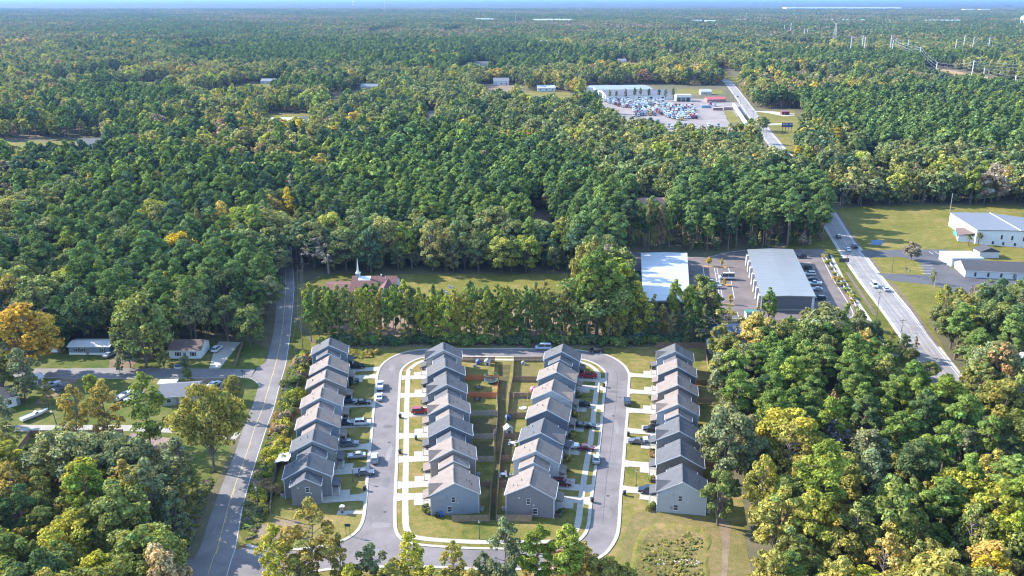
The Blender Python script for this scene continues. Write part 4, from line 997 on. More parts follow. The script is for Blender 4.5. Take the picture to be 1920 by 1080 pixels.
# white rail fence between warehouse bed and sidewalk
def rail_fence(pts, label, mat, H=1.1):
    line = resample(smooth(pts, 4), 2.6); root = empty('rail_fence', line[0])
    for a, b in zip(line, line[1:]):
        m = MB()
        for z in (.35, .7, 1.0): m.tube(a - line[0] + Vector((0, 0, z)), b - line[0] + Vector((0, 0, z)), .05, None, 4)
        m.build('rail', mat, root); MB().box(-.07, .07, -.07, .07, 0, H).build('post', mat, root).location = a - line[0]
    return tag(root, label, 'fence')
rail_fence(GL([(1548, 486), (1562, 505), (1585, 545), (1606, 578)]), 'white rail fence between the car park and the sidewalk', WHITE)
rail_fence(GL([(1420, 608), (1500, 610), (1590, 612)]), 'dark chain fence on the grass below the grey warehouse', DARKMETAL, 1.3)
# ------------------------------------------------------------------ vehicles
def paint(name, c, rough=0.28):
    if name in MATS: return MATS[name]
    m, nt, b = nodes_of(name); b.inputs['Base Color'].default_value = (*kc(c), 1); b.inputs['Roughness'].default_value = rough
    b.inputs['Coat Weight'].default_value = 0.4; MATS[name] = m; return m
PAINT = {'black': (.014, .014, .016), 'white': (.74, .74, .74), 'silver': (.42, .44, .46), 'grey': (.13, .14, .16), 'red': (.36, .02, .025), 'maroon': (.14, .018, .028), 'blue': (.03, .06, .15), 'navy': (.012, .02, .045), 'lightblue': (.42, .55, .70), 'yellow': (.6, .38, .03), 'green': (.05, .12, .1), 'steel': (.2, .26, .34)}
PAINTM = {k: paint('paint_' + k, c) for k, c in PAINT.items()}
LAMP_W = plain('headlight_glass', (.8, .8, .78), .15); LAMP_R = plain('taillight_red', (.4, .02, .02), .25)
SPEC = {  # body profile (x,z), cabin bottom x0,x1, top x0,x1, belt z, roof z, half width, wheel x, wheel r
    'sedan': ([(-2.3, .32), (2.3, .32), (2.38, .62), (2.2, .78), (.95, .93), (-1.75, .98), (-2.3, .92), (-2.38, .6)], -1.75, 1.05, -1.05, .25, .93, 1.42, .91, 1.38, .33),
    'suv': ([(-2.4, .38), (2.35, .38), (2.45, .75), (2.3, 1.0), (1.15, 1.1), (-2.35, 1.12), (-2.45, .7)], -2.3, 1.2, -2.05, .45, 1.08, 1.75, .96, 1.45, .38),
    'pickup': ([(-2.85, .5), (2.75, .5), (2.85, .9), (2.7, 1.12), (1.35, 1.18), (-2.85, 1.15)], -.75, 1.4, -.5, .75, 1.14, 1.85, .98, 1.8, .4),
    'van': ([(-2.7, .38), (2.6, .38), (2.7, .8), (2.55, 1.05), (1.9, 1.2), (-2.7, 1.25), (-2.75, .7)], -2.68, 2.0, -2.55, 1.2, 1.18, 2.15, .98, 1.75, .36),
    'bus': ([(-3.4, .45), (3.2, .45), (3.3, .9), (3.1, 1.2), (2.2, 1.35), (-3.4, 1.4), (-3.45, .8)], -3.38, 2.3, -3.35, 1.6, 1.3, 2.9, 1.1, 2.2, .42)}
CARMESH = {}
def car_meshes(kind):
    if kind in CARMESH: return CARMESH[kind]
    prof, cb0, cb1, ct0, ct1, zb, zr, hw, wx, wr = SPEC[kind]; d = {}
    b = MB(); n = len(prof)                               # body lofted with rounded shoulders
    rings = [(-hw, .9), (-hw * .93, 1.0), (hw * .93, 1.0), (hw, .9)]
    zc = .5 * (prof[0][1] + max(z for _, z in prof)); ix = []
    for y, k in rings:
        ix.append(len(b.v)); b.v += [(x * (.985 if k < 1 else 1), y, zc + (z - zc) * k) for x, z in prof]
    for a, c in zip(ix, ix[1:]):
        for i in range(n): b.f.append((a + i, a + (i + 1) % n, c + (i + 1) % n, c + i)); b.m.append(0)
    b.f.append(tuple(ix[0] + i for i in range(n))); b.m.append(0); b.f.append(tuple(ix[-1] + i for i in range(n - 1, -1, -1))); b.m.append(0)
    ht = hw * .76
    b.box(ct0 + .06, ct1 - .04, -ht, ht, zr - .05, zr + .02)                 # roof skin
    for sy in (-1, 1):                                                        # pillars
        for (x0, x1) in ((cb1 - .02, ct1 - .04), ((cb0 + cb1) * .5, (ct0 + ct1) * .5), (cb0 + .02, ct0 + .06)):
            b.tube((x0, sy * hw * .93, zb - .05), (x1, sy * ht * 1.0, zr), .045, None, 4)
    if kind == 'pickup':
        for sy in (-1, 1): b.box(-2.83, -.8, sy * hw * .9 - .05, sy * hw * .9 + .05, 1.1, 1.34)
        b.box(-2.87, -2.78, -hw * .9, hw * .9, 1.1, 1.34)
    d['body'] = b.mesh('body', PAINTM['white'])
    g = MB(); lo = [(cb0, -hw * .9), (cb1, -hw * .9), (cb1, hw * .9), (cb0, hw * .9)]; hi = [(ct0, -ht), (ct1, -ht), (ct1, ht), (ct0, ht)]
    L = [(x, y, zb - .04) for x, y in lo]; Hh = [(x, y, zr - .02) for x, y in hi]
    for i in range(4): g.face([L[i], L[(i + 1) % 4], Hh[(i + 1) % 4], Hh[i]])
    g.face(Hh); d['windows'] = g.mesh('windows', GLASS_M)
    w = MB(); M = Matrix.Rotation(math.pi / 2, 4, 'X')
    w.lathe([(0, -.11), (wr * .6, -.11), (wr * .62, -.09), (wr, -.11), (wr, .11), (wr * .62, .09), (wr * .6, .11), (0, .11)], 12, 0, M)
    for i in range(len(w.m)):
        w.m[i] = 1 if (i // 12) in (0, 1, 5, 6) else 0
    d['wheel'] = w.mesh('wheel', [BLACK, STEEL])
    xf = max(x for x, _ in prof)
    d['headlight'] = MB().box(xf - .16, xf - .02, -.2, .2, .62 if kind == 'sedan' else .8, .78 if kind == 'sedan' else .95).mesh('headlight', LAMP_W)
    xb = min(x for x, _ in prof); d['taillight'] = MB().box(xb + .0, xb + .1, -.16, .16, .7, .9).mesh('taillight', LAMP_R)
    CARMESH[kind] = (d, wx, wr, hw); return CARMESH[kind]
def car(px, py, kind, col, rz, label, group=None, name=None, world=None, z=None):
    p = G(px, py) if world is None else Vector(world); p.z = Z_BLOCK + .05 if z is None else z
    d, wx, wr, hw = car_meshes(kind)
    o = empty(name or {'pickup': 'pickup_truck', 'van': 'van', 'bus': 'shuttle_bus', 'suv': 'parked_suv'}.get(kind, 'parked_car'), p, rz)
    put('body', d['body'], o, mat=PAINTM[col]); put('windows', d['windows'], o)
    for sx in (-1, 1):
        for sy in (-1, 1): put('wheel', d['wheel'], o, (sx * wx, sy * (hw - .1), wr))
    for sy in (-1, 1):
        put('headlight', d['headlight'], o, (0, sy * hw * .68, 0)); put('taillight', d['taillight'], o, (0, sy * hw * .7, 0))
    return tag(o, label, {'pickup': 'pickup', 'van': 'van', 'bus': 'bus', 'suv': 'car'}.get(kind, 'car'), group)
dg = math.radians
gL, gM, gR, gE = dg(7), dg(5), dg(-8), dg(-9)
GRP = 'cars parked on the estate'
for a in ((668, 691, 'pickup', 'black', gL, 'black pickup on the top driveway of the left row'), (659, 718, 'suv', 'black', gL, 'black car close to the third house down the left row'),
          (654, 757, 'suv', 'navy', gL, 'dark SUV nearest the house on the fourth left driveway'), (680.5, 758, 'sedan', 'black', gL, 'black sedan behind the dark SUV on the fourth left driveway'),
          (649.5, 797, 'sedan', 'navy', gL, 'dark blue car close to the fifth house of the left row'), (680, 796.5, 'suv', 'white', gL, 'white SUV on the fifth driveway of the left row'),
          (655.6, 836.5, 'suv', 'grey', gL, 'dark grey SUV on the sixth driveway of the left row'), (669, 858, 'sedan', 'silver', gL + math.pi, 'silver sedan parked on the lawn of the left row'),
          (702.5, 864, 'suv', 'silver', dg(97), 'silver SUV parked at the left kerb of the left street'), (713, 727, 'pickup', 'white', dg(96), 'white pickup parked at the left kerb near the bend'),
          (711.5, 747.5, 'sedan', 'white', dg(96), 'white car behind the white pickup at the left kerb'),
          (787, 775, 'suv', 'red', gM, 'red SUV on a driveway of the second row'), (1103, 708.5, 'pickup', 'red', gR, 'red pickup on the top driveway of the third row'),
          (1091.7, 762, 'suv', 'black', gR, 'black SUV on the third driveway down the third row'), (1078, 799.5, 'suv', 'navy', gR, 'dark blue car close to a house of the third row'),
          (1102.3, 802, 'sedan', 'black', gR, 'black sedan behind the dark blue car, third row'), (1068, 839.5, 'suv', 'white', gR, 'white SUV close to a house of the third row'),
          (1098.8, 843.5, 'sedan', 'maroon', gR, 'dark red sedan behind the white SUV, third row'), (1118, 865, 'sedan', 'silver', dg(83), 'silver car parked across the sidewalk of the right street'),
          (1053, 910, 'suv', 'maroon', gR, 'dark red SUV on the second nearest driveway of the third row'), (1176, 757, 'suv', 'navy', dg(85), 'dark SUV parked at the right kerb of the right street'),
          (1222, 809, 'suv', 'black', gE + math.pi, 'black SUV close to the fifth house of the right row'), (1193, 831, 'sedan', 'grey', gE + math.pi, 'dark grey sedan at the street end of a right row driveway'),
          (1222, 829, 'suv', 'white', gE + math.pi, 'white SUV between the grey sedan and a right row house'), (1215, 924, 'suv', 'navy', gE + math.pi, 'dark blue car on the nearest driveway of the right row'),
          (1018.5, 655.5, 'van', 'lightblue', dg(178), 'light blue van on the top street'), (1118, 661, 'suv', 'black', dg(178), 'black car on the top street beside the right bend')):
    car(*a, group=GRP)
car(684, 890, 'sedan', 'grey', gL, 'grey car half on the sidewalk by the second nearest left driveway', GRP)
GRP = 'cars by the left side street'
for a in ((96, 727, 'pickup', 'silver', dg(232), 'silver pickup left of the two cars on the sandy drive'), (115, 731, 'suv', 'grey', dg(232), 'dark SUV right of the silver pickup on the sandy drive'), (407, 658, 'suv', 'white', dg(80), 'white SUV on the shaded driveway of the white cottage'),
          (402, 724, 'sedan', 'white', dg(60), 'white car on the sand beside the grey-roofed house'), (206, 668, 'sedan', 'silver', dg(70), 'silver car at the right end of the blue trailer home'), (534, 452, 'van', 'white', dg(88), 'white van on the two-lane road beyond the church')):
    car(*a, group=GRP)
GRP = 'vehicles in the warehouse lots'
for a in ((1361.5, 524, 'bus', 'white', dg(180), 'white shuttle bus in the middle of the warehouse lot'), (1335, 533, 'pickup', 'silver', dg(178), 'upper of the two pickups in the warehouse lot'), (1339, 540.5, 'pickup', 'silver', dg(178), 'lower of the two pickups in the warehouse lot'),
          (1502, 484, 'suv', 'navy', dg(178), 'farthest dark car beside the grey warehouse'), (1511, 505, 'suv', 'black', dg(178), 'black car second from the far end beside the grey warehouse'), (1517.5, 516, 'suv', 'white', dg(178), 'farther white car beside the grey warehouse'), (1521, 525.5, 'sedan', 'navy', dg(178), 'dark blue car between white cars beside the grey warehouse'),
          (1527, 534.5, 'pickup', 'white', dg(178), 'white pickup beside the grey warehouse'), (1531, 544.5, 'sedan', 'silver', dg(178), 'silver car beside the grey warehouse'), (1536, 562.5, 'suv', 'black', dg(178), 'nearest black car beside the grey warehouse'), (1190, 515, 'suv', 'navy', dg(178), 'farther dark car left of the white-roofed warehouse'), (1186, 527, 'suv', 'blue', dg(178), 'nearer blue car left of the white-roofed warehouse')):
    car(*a, group=GRP)
GRP = 'cars on the highway'; hz_ = dg(81)
for a in ((1590, 470, 'sedan', 'white', hz_, 'white car at the highway junction'), (1602, 465, 'pickup', 'black', hz_, 'black pickup beside the white car at the junction'), (1572, 446, 'suv', 'navy', hz_, 'dark car beyond the highway junction'), (1639, 538, 'van', 'white', hz_ + math.pi, 'white van on the highway by the church drive'), (1661, 545, 'sedan', 'silver', hz_, 'silver car beside the white van on the highway'), (1550, 415, 'suv', 'navy', hz_, 'dark car where the highway leaves the wood'), (1383, 182, 'suv', 'black', hz_, 'dark car far up the highway')):
    car(*a, group=GRP)
def boat(px, py, rz, label, L=6.5):
    o = empty('motor_boat', G(px, py) + Vector((0, 0, .03)), rz); m = MB()
    sec = [(-L / 2, 1.0, .45), (-L / 6, 1.1, .4), (L / 5, .95, .4), (L / 2.6, .5, .55), (L / 2, .05, .9)]
    R = [[Vector((x, -w, 1.25)), Vector((x, -w * .75, k)), Vector((x, w * .75, k)), Vector((x, w, 1.25))] for x, w, k in sec]
    for a, b in zip(R, R[1:]):
        for i in range(3): m.face([a[i], a[i + 1], b[i + 1], b[i]])
    m.face(R[0]); m.build('hull', WHITE, o)
    d = MB()
    for a, b in zip(R, R[1:]): d.face([a[0] - Vector((0, 0, .12)), b[0] - Vector((0, 0, .12)), b[3] - Vector((0, 0, .12)), a[3] - Vector((0, 0, .12))])
    d.build('deck', plain('deck', (.5, .5, .5)), o); MB().prism([(-.3, 1.2), (.9, 1.2), (.5, 1.75)], -.6, .6).build('windscreen', GLASS_M, o)
    t = MB().box(-L / 2 + .3, L / 2 + .8, -.06, .06, .3, .42); t.tube((-.6, -1.05, .3), (-.6, -.85, .3), .3, None, 10); t.tube((-.6, .85, .3), (-.6, 1.05, .3), .3, None, 10); t.build('trailer', DARKMETAL, o)
    return tag(o, label, 'boat', 'boats on trailers on the left lawns')
boat(233, 745, dg(72), 'white boat left of the pine on the left lawn', 7.5); boat(253, 749, dg(60), 'white boat between the pine and the grey-roofed house'); boat(66, 782, dg(58), 'boat with a trailer by the dirt yard at far left', 8)

# ------------------------------------------------------------------ street furniture
def lamp(px, py, top, label, grp='street lamps of the estate'):
    p = G(px, py); h = top_height(p.y, top); o = empty('street_lamp', p)
    MB().tube((0, 0, 0), (0, 0, .5), .13, .11, 8).build('base', DARKMETAL, o); MB().tube((0, 0, .5), (0, 0, h - .55), .065, .05, 8).build('pole', DARKMETAL, o)
    MB().lathe([(.06, h - .55), (.2, h - .5), (.24, h - .12), (.2, h - .1)], 8).build('lantern', plain('lantern_glass', (.7, .7, .66), .2), o); MB().lathe([(.28, h - .12), (.2, h), (.02, h + .08)], 8).build('cap', DARKMETAL, o)
    return tag(o, label, 'street lamp', grp)
lamp(662, 903, 875, 'black street lamp on the lawn of the left row'); lamp(771, 717, 692, 'black street lamp by the upper sidewalk of the second row'); lamp(1192.7, 911, 881, 'black street lamp on a lawn of the right row'); lamp(899, 1011, 976, 'black street lamp on the front lawn above the bottom street'); lamp(1124, 739, 716, 'black street lamp on the verge of the right street')
def bin_(px, py, col, label):
    o = empty('wheelie_bin', G(px, py) + Vector((0, 0, Z_BLOCK + .05)), rt.uniform(-.5, .5)); mt = plain('bin_' + col, {'black': (.02, .022, .022), 'blue': (.03, .13, .5), 'green': (.03, .1, .06)}[col], .5)
    m = MB(); b = [(-.26, -.3), (.26, -.3), (.26, .3), (-.26, .3)]; t = [(-.33, -.38), (.33, -.38), (.33, .38), (-.33, .38)]
    L = [(x, y, .08) for x, y in b]; H_ = [(x, y, 1.02) for x, y in t]
    for i in range(4): m.face([L[i], L[(i + 1) % 4], H_[(i + 1) % 4], H_[i]])
    m.face(L); m.build('tub', mt, o); MB().prism([(-.36, 1.02), (.36, 1.02), (.36, 1.07), (0, 1.14), (-.36, 1.07)], -.4, .42).build('lid', mt, o); MB().tube((-.3, .34, .1), (.3, .34, .1), .1, None, 8).build('wheel', BLACK, o)
    return tag(o, label, 'bin', 'wheelie bins of the estate')
for a in ((750.4, 784, 'black', 'black bin beside the red SUV driveway, second row'), (750, 851, 'black', 'black bin on the verge of the second row halfway down'), (684, 920, 'black', 'black bin at the kerb of the nearest left driveway'), (818, 970.5, 'black', 'black bin beside the blue bin at the pale blue house'), (827, 969.5, 'blue', 'blue bin against the nearest pale blue house'), (1171, 929, 'black', 'black bin at the nearest right row driveway'), (1110, 942, 'black', 'black bin on the verge of the nearest third row driveway'), (1132, 726, 'black', 'dark bin on the verge near the right bend'), (780, 825, 'green', 'dark green bin on a lawn of the second row'), (1178, 818, 'black', 'black bin on the lawn edge beside the grey sedan'), (678, 857, 'green', 'green bin behind the silver sedan of the left row')): bin_(*a)
def sign(px, py, top, label, w=1.0, h_=.6, col=DARKMETAL, two=True):
    p = G(px, py); h = top_height(p.y, top); o = empty('sign', p)
    for s in ((-1, 1) if two else (0,)): MB().box(s * w * .35 - .04, s * w * .35 + .04, -.04, .04, 0, h - .02).build('post', DARKMETAL, o)
    MB().box(-w / 2, w / 2, -.08, -.042, h - h_, h).build('panel', col, o)
    return tag(o, label, 'sign')
sign(653, 1005, 982, 'dark two-post sign on the corner lawn', 1.3, .7)
sign(459, 714, 696, 'green street name sign at the side street corner', .9, .3, plain('sign_green', (.03, .15, .07), .5), False); sign(456, 716, 693, 'dark sign post at the side street corner', .5, .6, DARKMETAL, False)
sign(1582, 494, 484, 'dark low sign beside the warehouse drive', 4.5, 2.0)
sign(1643, 461, 450, 'blue and red banner sign on the mown field', 5.5, 2.4, plain('banner', (.16, .3, .55), .5))
def cone():
    o = empty('traffic_cone', G(457, 1026)); MB().box(-.3, .3, -.3, .3, 0, .06).build('base', BLACK, o); MB().lathe([(.22, .06), (.1, .8), (.04, 1.1)], 10).build('cone', plain('cone_orange', (.7, .1, .02), .5), o)
    MB().lathe([(.155, .45), (.125, .66)], 10).build('band', WHITE, o); return tag(o, 'orange traffic cone on the verge at the bottom junction', 'cone')
cone()
def kiosk():
    o = empty('mailbox_cluster', G(642, 962)); MB().box(-1.2, 1.2, -.9, .9, 0, .1).build('pad', CONC, o); MB().box(-.2, .2, -.2, .2, .1, .7).build('pedestal', DARKMETAL, o); MB().box(-.5, .5, -.35, .35, .7, 1.75).build('cabinet', DARKMETAL, o)
    MB().prism([(-.6, 1.75), (.6, 1.75), (.6, 1.85), (0, 2.05), (-.6, 1.85)], -.45, .45).build('cap', WHITE, o)
    for i in range(4): MB().box(-.46, .46, -.375, -.35, .75 + i * .25, .95 + i * .25).build('mail_door', STEEL, o)
    tag(o, 'mailbox cluster with a white cap on the lawn by the left street', 'mailbox')
    sheet('mailbox_path', GL([(645, 958), (684, 958), (683.5, 964), (645, 964)]), Z_BLOCK, CONC)
kiosk()
def trampoline():
    o = empty('trampoline', G(920.5, 717)); M = Matrix.Translation((0, 0, 0)); gm = plain('net_green', (.08, .3, .24), .7)
    MB().lathe([(2.0, .85), (2.15, .9), (2.15, .95), (1.95, .95)], 16).build('pad_ring', gm, o); MB().lathe([(0, .9), (1.95, .9)], 16).build('mat', BLACK, o)
    for k in range(8):
        a = k * math.pi / 4; MB().tube((2.1 * math.cos(a), 2.1 * math.sin(a), 0), (2.1 * math.cos(a), 2.1 * math.sin(a), 2.9), .045, None, 5).build('net_pole', gm, o)
    MB().lathe([(2.05, 2.75), (2.1, 2.8), (2.05, 2.85)], 16).build('top_ring', gm, o); tag(o, 'round trampoline with a green safety frame in the red-fenced yard', 'trampoline')
trampoline()
def swing():
    o = empty('swing_set', G(976, 750)); m_ = plain('play_wood', (.5, .36, .18))
    for x in (-2, 2):
        for s in (-1, 1): MB().tube((x, s * 1.1, 0), (x, 0, 2.4), .06, None, 5).build('leg', m_, o)
    MB().tube((-2.2, 0, 2.4), (2.2, 0, 2.4), .07, None, 5).build('beam', m_, o)
    for x in (-.9, .7): MB().box(x - .25, x + .25, -.1, .1, .5, .54).tube((x - .2, 0, .5), (x - .2, 0, 2.4), .012, None, 3).tube((x + .2, 0, .5), (x + .2, 0, 2.4), .012, None, 3).build('swing_seat', plain('swing_blue', (.05, .15, .4)), o)
    s = MB(); s.face([(2.2, -.3, 1.4), (3.9, -.3, .15), (3.9, .3, .15), (2.2, .3, 1.4)]); s.face([(2.2, .3, 1.36), (3.9, .3, .11), (3.9, -.3, .11), (2.2, -.3, 1.36)]); s.build('slide', plain('slide_blue', (.06, .2, .5), .3), o); tag(o, 'wooden swing set on a dry yard right of the alley', 'swing set')
swing()
def playhouse(px, py, c, label, s=1.0):
    o = empty('playhouse', G(px, py), rt.uniform(-.4, .4)); o.scale = (s, s, s)
    MB().box(-.8, .8, -.7, .7, 0, 1.2).build('wall', plain('play_' + label[:6], c), o); MB().prism([(-1, 1.2), (1, 1.2), (0, 1.95)], -.85, .85).build('roof', plain('playroof_' + label[:6], tuple(.6 * x for x in c)), o); MB().box(-.3, .3, -.73, -.702, 0, .9).build('door', DARKMETAL, o)
    return tag(o, label, 'playhouse')
playhouse(914, 684, (.7, .72, .7), 'white toy playhouse in the farthest yard left of the alley', 1.1); playhouse(897, 683, (.12, .22, .5), 'blue toy playhouse in the farthest yard left of the alley', .9); playhouse(953, 812, (.75, .74, .7), 'small white shed against the fence right of the alley', 1.3); playhouse(953, 787, (.04, .14, .55), 'blue toy house right of the alley', .8); playhouse(981, 684, (.72, .7, .66), 'pale toy house on the tan lawn right of the alley', .7); playhouse(891, 689, (.55, .57, .6), 'grey toy house on the shaded lawn left of the alley', .6)
def patio(px, py, label, c=DARKMETAL):
    o = empty('patio_set', G(px, py), rt.uniform(0, 1)); MB().lathe([(.0, .74), (.65, .74), (.65, .7), (0, .7)], 12).build('tabletop', c, o); MB().tube((0, 0, 0), (0, 0, .7), .06, None, 6).build('pedestal', c, o)
    for k in range(4):
        a = k * math.pi / 2 + .4; x, y = 1.15 * math.cos(a), 1.15 * math.sin(a); MB().box(x - .25, x + .25, y - .25, y + .25, .4, .47).box(x - .25, x + .25, y + .2, y + .26, .47, .95).build('chair', c, o)
    return tag(o, label, 'patio set', 'garden furniture in the back yards')
patio(898.5, 730, 'black patio set in the red-fenced yard'); patio(895, 752, 'dark patio set below the lower red fence'); patio(1283, 842, 'dark patio set behind the right row'); patio(961, 834, 'white garden set on the green yard right of the alley', WHITE); patio(943, 893, 'pale garden set near the end of the alley', WHITE)
def pool():
    o = empty('paddling_pool', G(981, 766)); MB().lathe([(1.0, 0), (1.12, .2), (1.0, .36), (.9, .3)], 14).build('ring', WHITE, o); MB().lathe([(0, .25), (.92, .25)], 14).build('water', plain('pool_water', (.5, .65, .7), .1), o); tag(o, 'small white paddling pool on a dry yard', 'paddling pool')
pool()
o = empty('beach_ball', G(999, 735)); MB().lathe([(0.01, 0), (.5, .15), (.85, .55), (.95, .95), (.85, 1.35), (.5, 1.75), (.01, 1.9)], 12).build('ball', plain('pink_vinyl', (.8, .25, .45), .4), o); tag(o, 'big pink ball beside a house of the third row', 'ball')
o = empty('shade_sail', G(534, 873)); m = MB(); cs = [(-2.0, -2.4, 2.3), (1.6, -2.2, 2.6), (1.8, 2.6, 2.5), (-1.4, 2.4, 2.3)]
gr = 6; P = lambda u, v: (Vector(cs[0]) * (1 - u) + Vector(cs[1]) * u) * (1 - v) + (Vector(cs[3]) * (1 - u) + Vector(cs[2]) * u) * v - Vector((0, 0, .5 * (4 * u * (1 - u) * 4 * v * (1 - v)) + .12 * math.sin(9 * u + 5 * v)))
for i in range(gr):
    for j in range(gr): m.face([P(i / gr, j / gr), P((i + 1) / gr, j / gr), P((i + 1) / gr, (j + 1) / gr), P(i / gr, (j + 1) / gr)])
m.build('sail', plain('sail_white', (.72, .73, .76), .8), o)
for c_ in cs: MB().tube((c_[0], c_[1], 0), c_, .05, None, 5).build('pole', STEEL, o)
tag(o, 'white shade sail behind the second nearest house of the left row', 'shade sail')

# ------------------------------------------------------------------ poles and wires
def upole(px, py, top, label, cross=True, grp='utility poles', lean=0.0, mat=None, r=.15):
    p = G(px, py); h = top_height(p.y, top); o = empty('utility_pole', p); mat = mat or WOODPOLE
    MB().tube((0, 0, 0), (lean * h, 0, h), r, r * .65, 7).build('pole', mat, o)
    if cross:
        c = MB().box(lean * h - 1.1, lean * h + 1.1, -.06, .06, h - .7, h - .57).build('crossarm', mat, o)
        for x in (-1.0, -.4, .4, 1.0): MB().tube((lean * h + x, 0, h - .57), (lean * h + x, 0, h - .35), .05, .03, 5).build('insulator', plain('porcelain', (.5, .5, .48)), c)
    MB().tube((lean * h, -.3, h - 2.6), (lean * h, -.3, h - 1.7), .22, None, 8).build('transformer', STEEL, o) if cross and rt.random() < .5 else None
    tag(o, label, 'utility pole', grp); return p + Vector((lean * h, 0, h - .45))
def wire(a, b, sag, label, name='power_wire', r=.022, grp=None):
    m = MB(); n = 10; pts = [a.lerp(b, i / n) - Vector((0, 0, sag * 4 * (i / n) * (1 - i / n))) for i in range(n + 1)]
    for p, q in zip(pts, pts[1:]): m.tube(p, q, r, None, 4, caps=False)
    return tag(m.build(name, DARKMETAL if r < .04 else STEEL), label, 'wire', grp)
A1 = upole(485, 962, 900, 'wooden utility pole nearest the camera on the right verge of the two-lane road'); A2 = upole(531, 807, 745, 'wooden utility pole right of the two-lane road behind the left row'); A3 = upole(568, 655, 592, 'wooden utility pole by the left end of the tree row'); A4 = upole(567, 560, 505, 'wooden utility pole beside the church drive'); A5 = upole(562, 500, 452, 'wooden utility pole beyond the church')
A0 = Vector((A1.x - 6, A1.y - 42, A1.z))
for i, (a, b) in enumerate(((A0, A1), (A1, A2), (A2, A3), (A3, A4), (A4, A5))):
    for k, dx in enumerate((-1.0, 0.4, 1.0)): wire(a + Vector((dx, 0, 0)), b + Vector((dx, 0, 0)), .9, f'thin power wire, {["nearest", "second", "middle", "fourth", "farthest"][i]} span along the two-lane road', grp=f'wires of one span along the two-lane road {i + 1}')
upole(113, 818, 756, 'leaning pole with a white lamp by the gravel lane', False, lean=-.12)
o = empty('flood_lamp', G(113, 818) + Vector((-1.05, -.3, 7.4))); MB().lathe([(.05, -.1), (.3, 0), (.34, .25), (.1, .4)], 8).build('shade', WHITE, o); tag(o, 'white flood lamp on the leaning pole by the gravel lane', 'lamp')
B = [upole(*a, grp='poles along the highway') for a in ((1690, 622, 598, 'wooden pole with a crossarm beside the highway near the bend'), (1643, 599, 545, 'tall wooden pole on the west verge of the highway'), (1586, 508, 475, 'wooden pole beside the warehouse sidewalk'), (1672, 511, 482, 'wooden pole on the grass by the church drive', False))]
for i in range(7):
    t = i / 6; B.append(upole(1362 + 74 * t, 188 + 72 * t, 172 + 61 * t - 6, 'far wooden pole along the straight highway', grp='far poles along the straight highway'))
for a, b in zip(B[4:], B[5:]): wire(a, b, .8, 'thin wire along the straight highway', grp='wires along the straight highway')
wire(B[0], B[1], 1.0, 'wire between the two nearest highway poles'); wire(B[1], B[2], 1.2, 'wire between the highway poles by the sidewalk'); wire(B[1], B[3], 1.0, 'wire crossing the highway to the church drive'); wire(B[0], Vector((B[0].x + 18, B[0].y - 50, B[0].z)), 1.0, 'wire running from the highway bend pole towards the camera')
upole(1781, 397, 362, 'tall pale light pole beside the gymnasium field', False, mat=STEEL, r=.2); upole(1752, 538, 519, 'pale light pole in the church car park', False, mat=STEEL, r=.12)
# transmission line
def steel_pole(px, yb, top, zb, label, arms=3):
    p = G(px, yb, zb); p.z = 0; h = top_height(p.y, top); o = empty('transmission_pole', p)
    MB().tube((0, 0, 0), (0, 0, h), 1.05, .6, 8).build('shaft', plain('weathered_steel', (.62, .62, .62), .6), o)
    for k in range(arms): MB().tube((0, 0, h - 1.5 - 4.5 * k), (0, -4.2, h - 1 - 4.5 * k), .22, .12, 5).build('arm', STEEL, o)
    tag(o, label, 'transmission pole', 'steel transmission poles'); return p, h
TP = {}
for i, a in enumerate(((1594.7, 93, 67.5, 15), (1616, 91, 66.6, 15), (1620.5, 92, 69, 15), (1668.5, 94.7, 65.6, 15), (1672.5, 97.5, 75, 15), (1702, 90, 74, 15), (1724, 107, 88, 15), (1791.7, 91, 73, 15), (1806, 91, 65.6, 15), (1823.6, 91, 69.4, 15), (1853.6, 89, 70, 15), (1820.8, 150, 113.5, 0), (1843, 150, 127.5, 0), (1902, 162, 140.6, 0), (1754, 141, 116, 0), (1482, 62, 43, 15), (1508, 66, 52, 15), (1514, 64, 53, 15), (1470, 58, 47, 15))):
    TP[i] = steel_pole(a[0], a[1], a[2], a[3], 'pale steel transmission pole standing in the woods at upper right' if a[3] else 'pale steel transmission pole beside the orange earth clearing')
def spans(i, j, n=3, sag=3.0):
    (p, h), (q, g) = TP[i], TP[j]
    for k in range(n): wire(p + Vector((0, -4, h - 1 - 4.5 * k)), q + Vector((0, -4, g - 1 - 4.5 * k)), sag, 'high voltage wire strung between steel poles at upper right', 'transmission_wire', .13, 'high voltage wires')
for i, j in ((3, 6), (4, 6), (6, 14), (14, 11), (11, 12), (12, 13), (0, 1), (1, 2), (8, 9), (7, 8), (9, 10)): spans(i, j)
p13, h13 = TP[13]
for k in range(3): wire(p13 + Vector((0, -4, h13 - 1 - 4.5 * k)), p13 + Vector((130, -130, h13 - 3 - 4.5 * k)), 3, 'high voltage wire leaving the picture at right', 'transmission_wire', .13, 'high voltage wires')
(p11, h11) = TP[11]
for k in range(3): wire(p11 + Vector((0, -4, h11 - 1 - 4.5 * k)), p11 + Vector((260, -200, h11 - 2 - 4.5 * k)), 4, 'upper high voltage wire leaving the picture at right', 'transmission_wire', .13, 'high voltage wires')
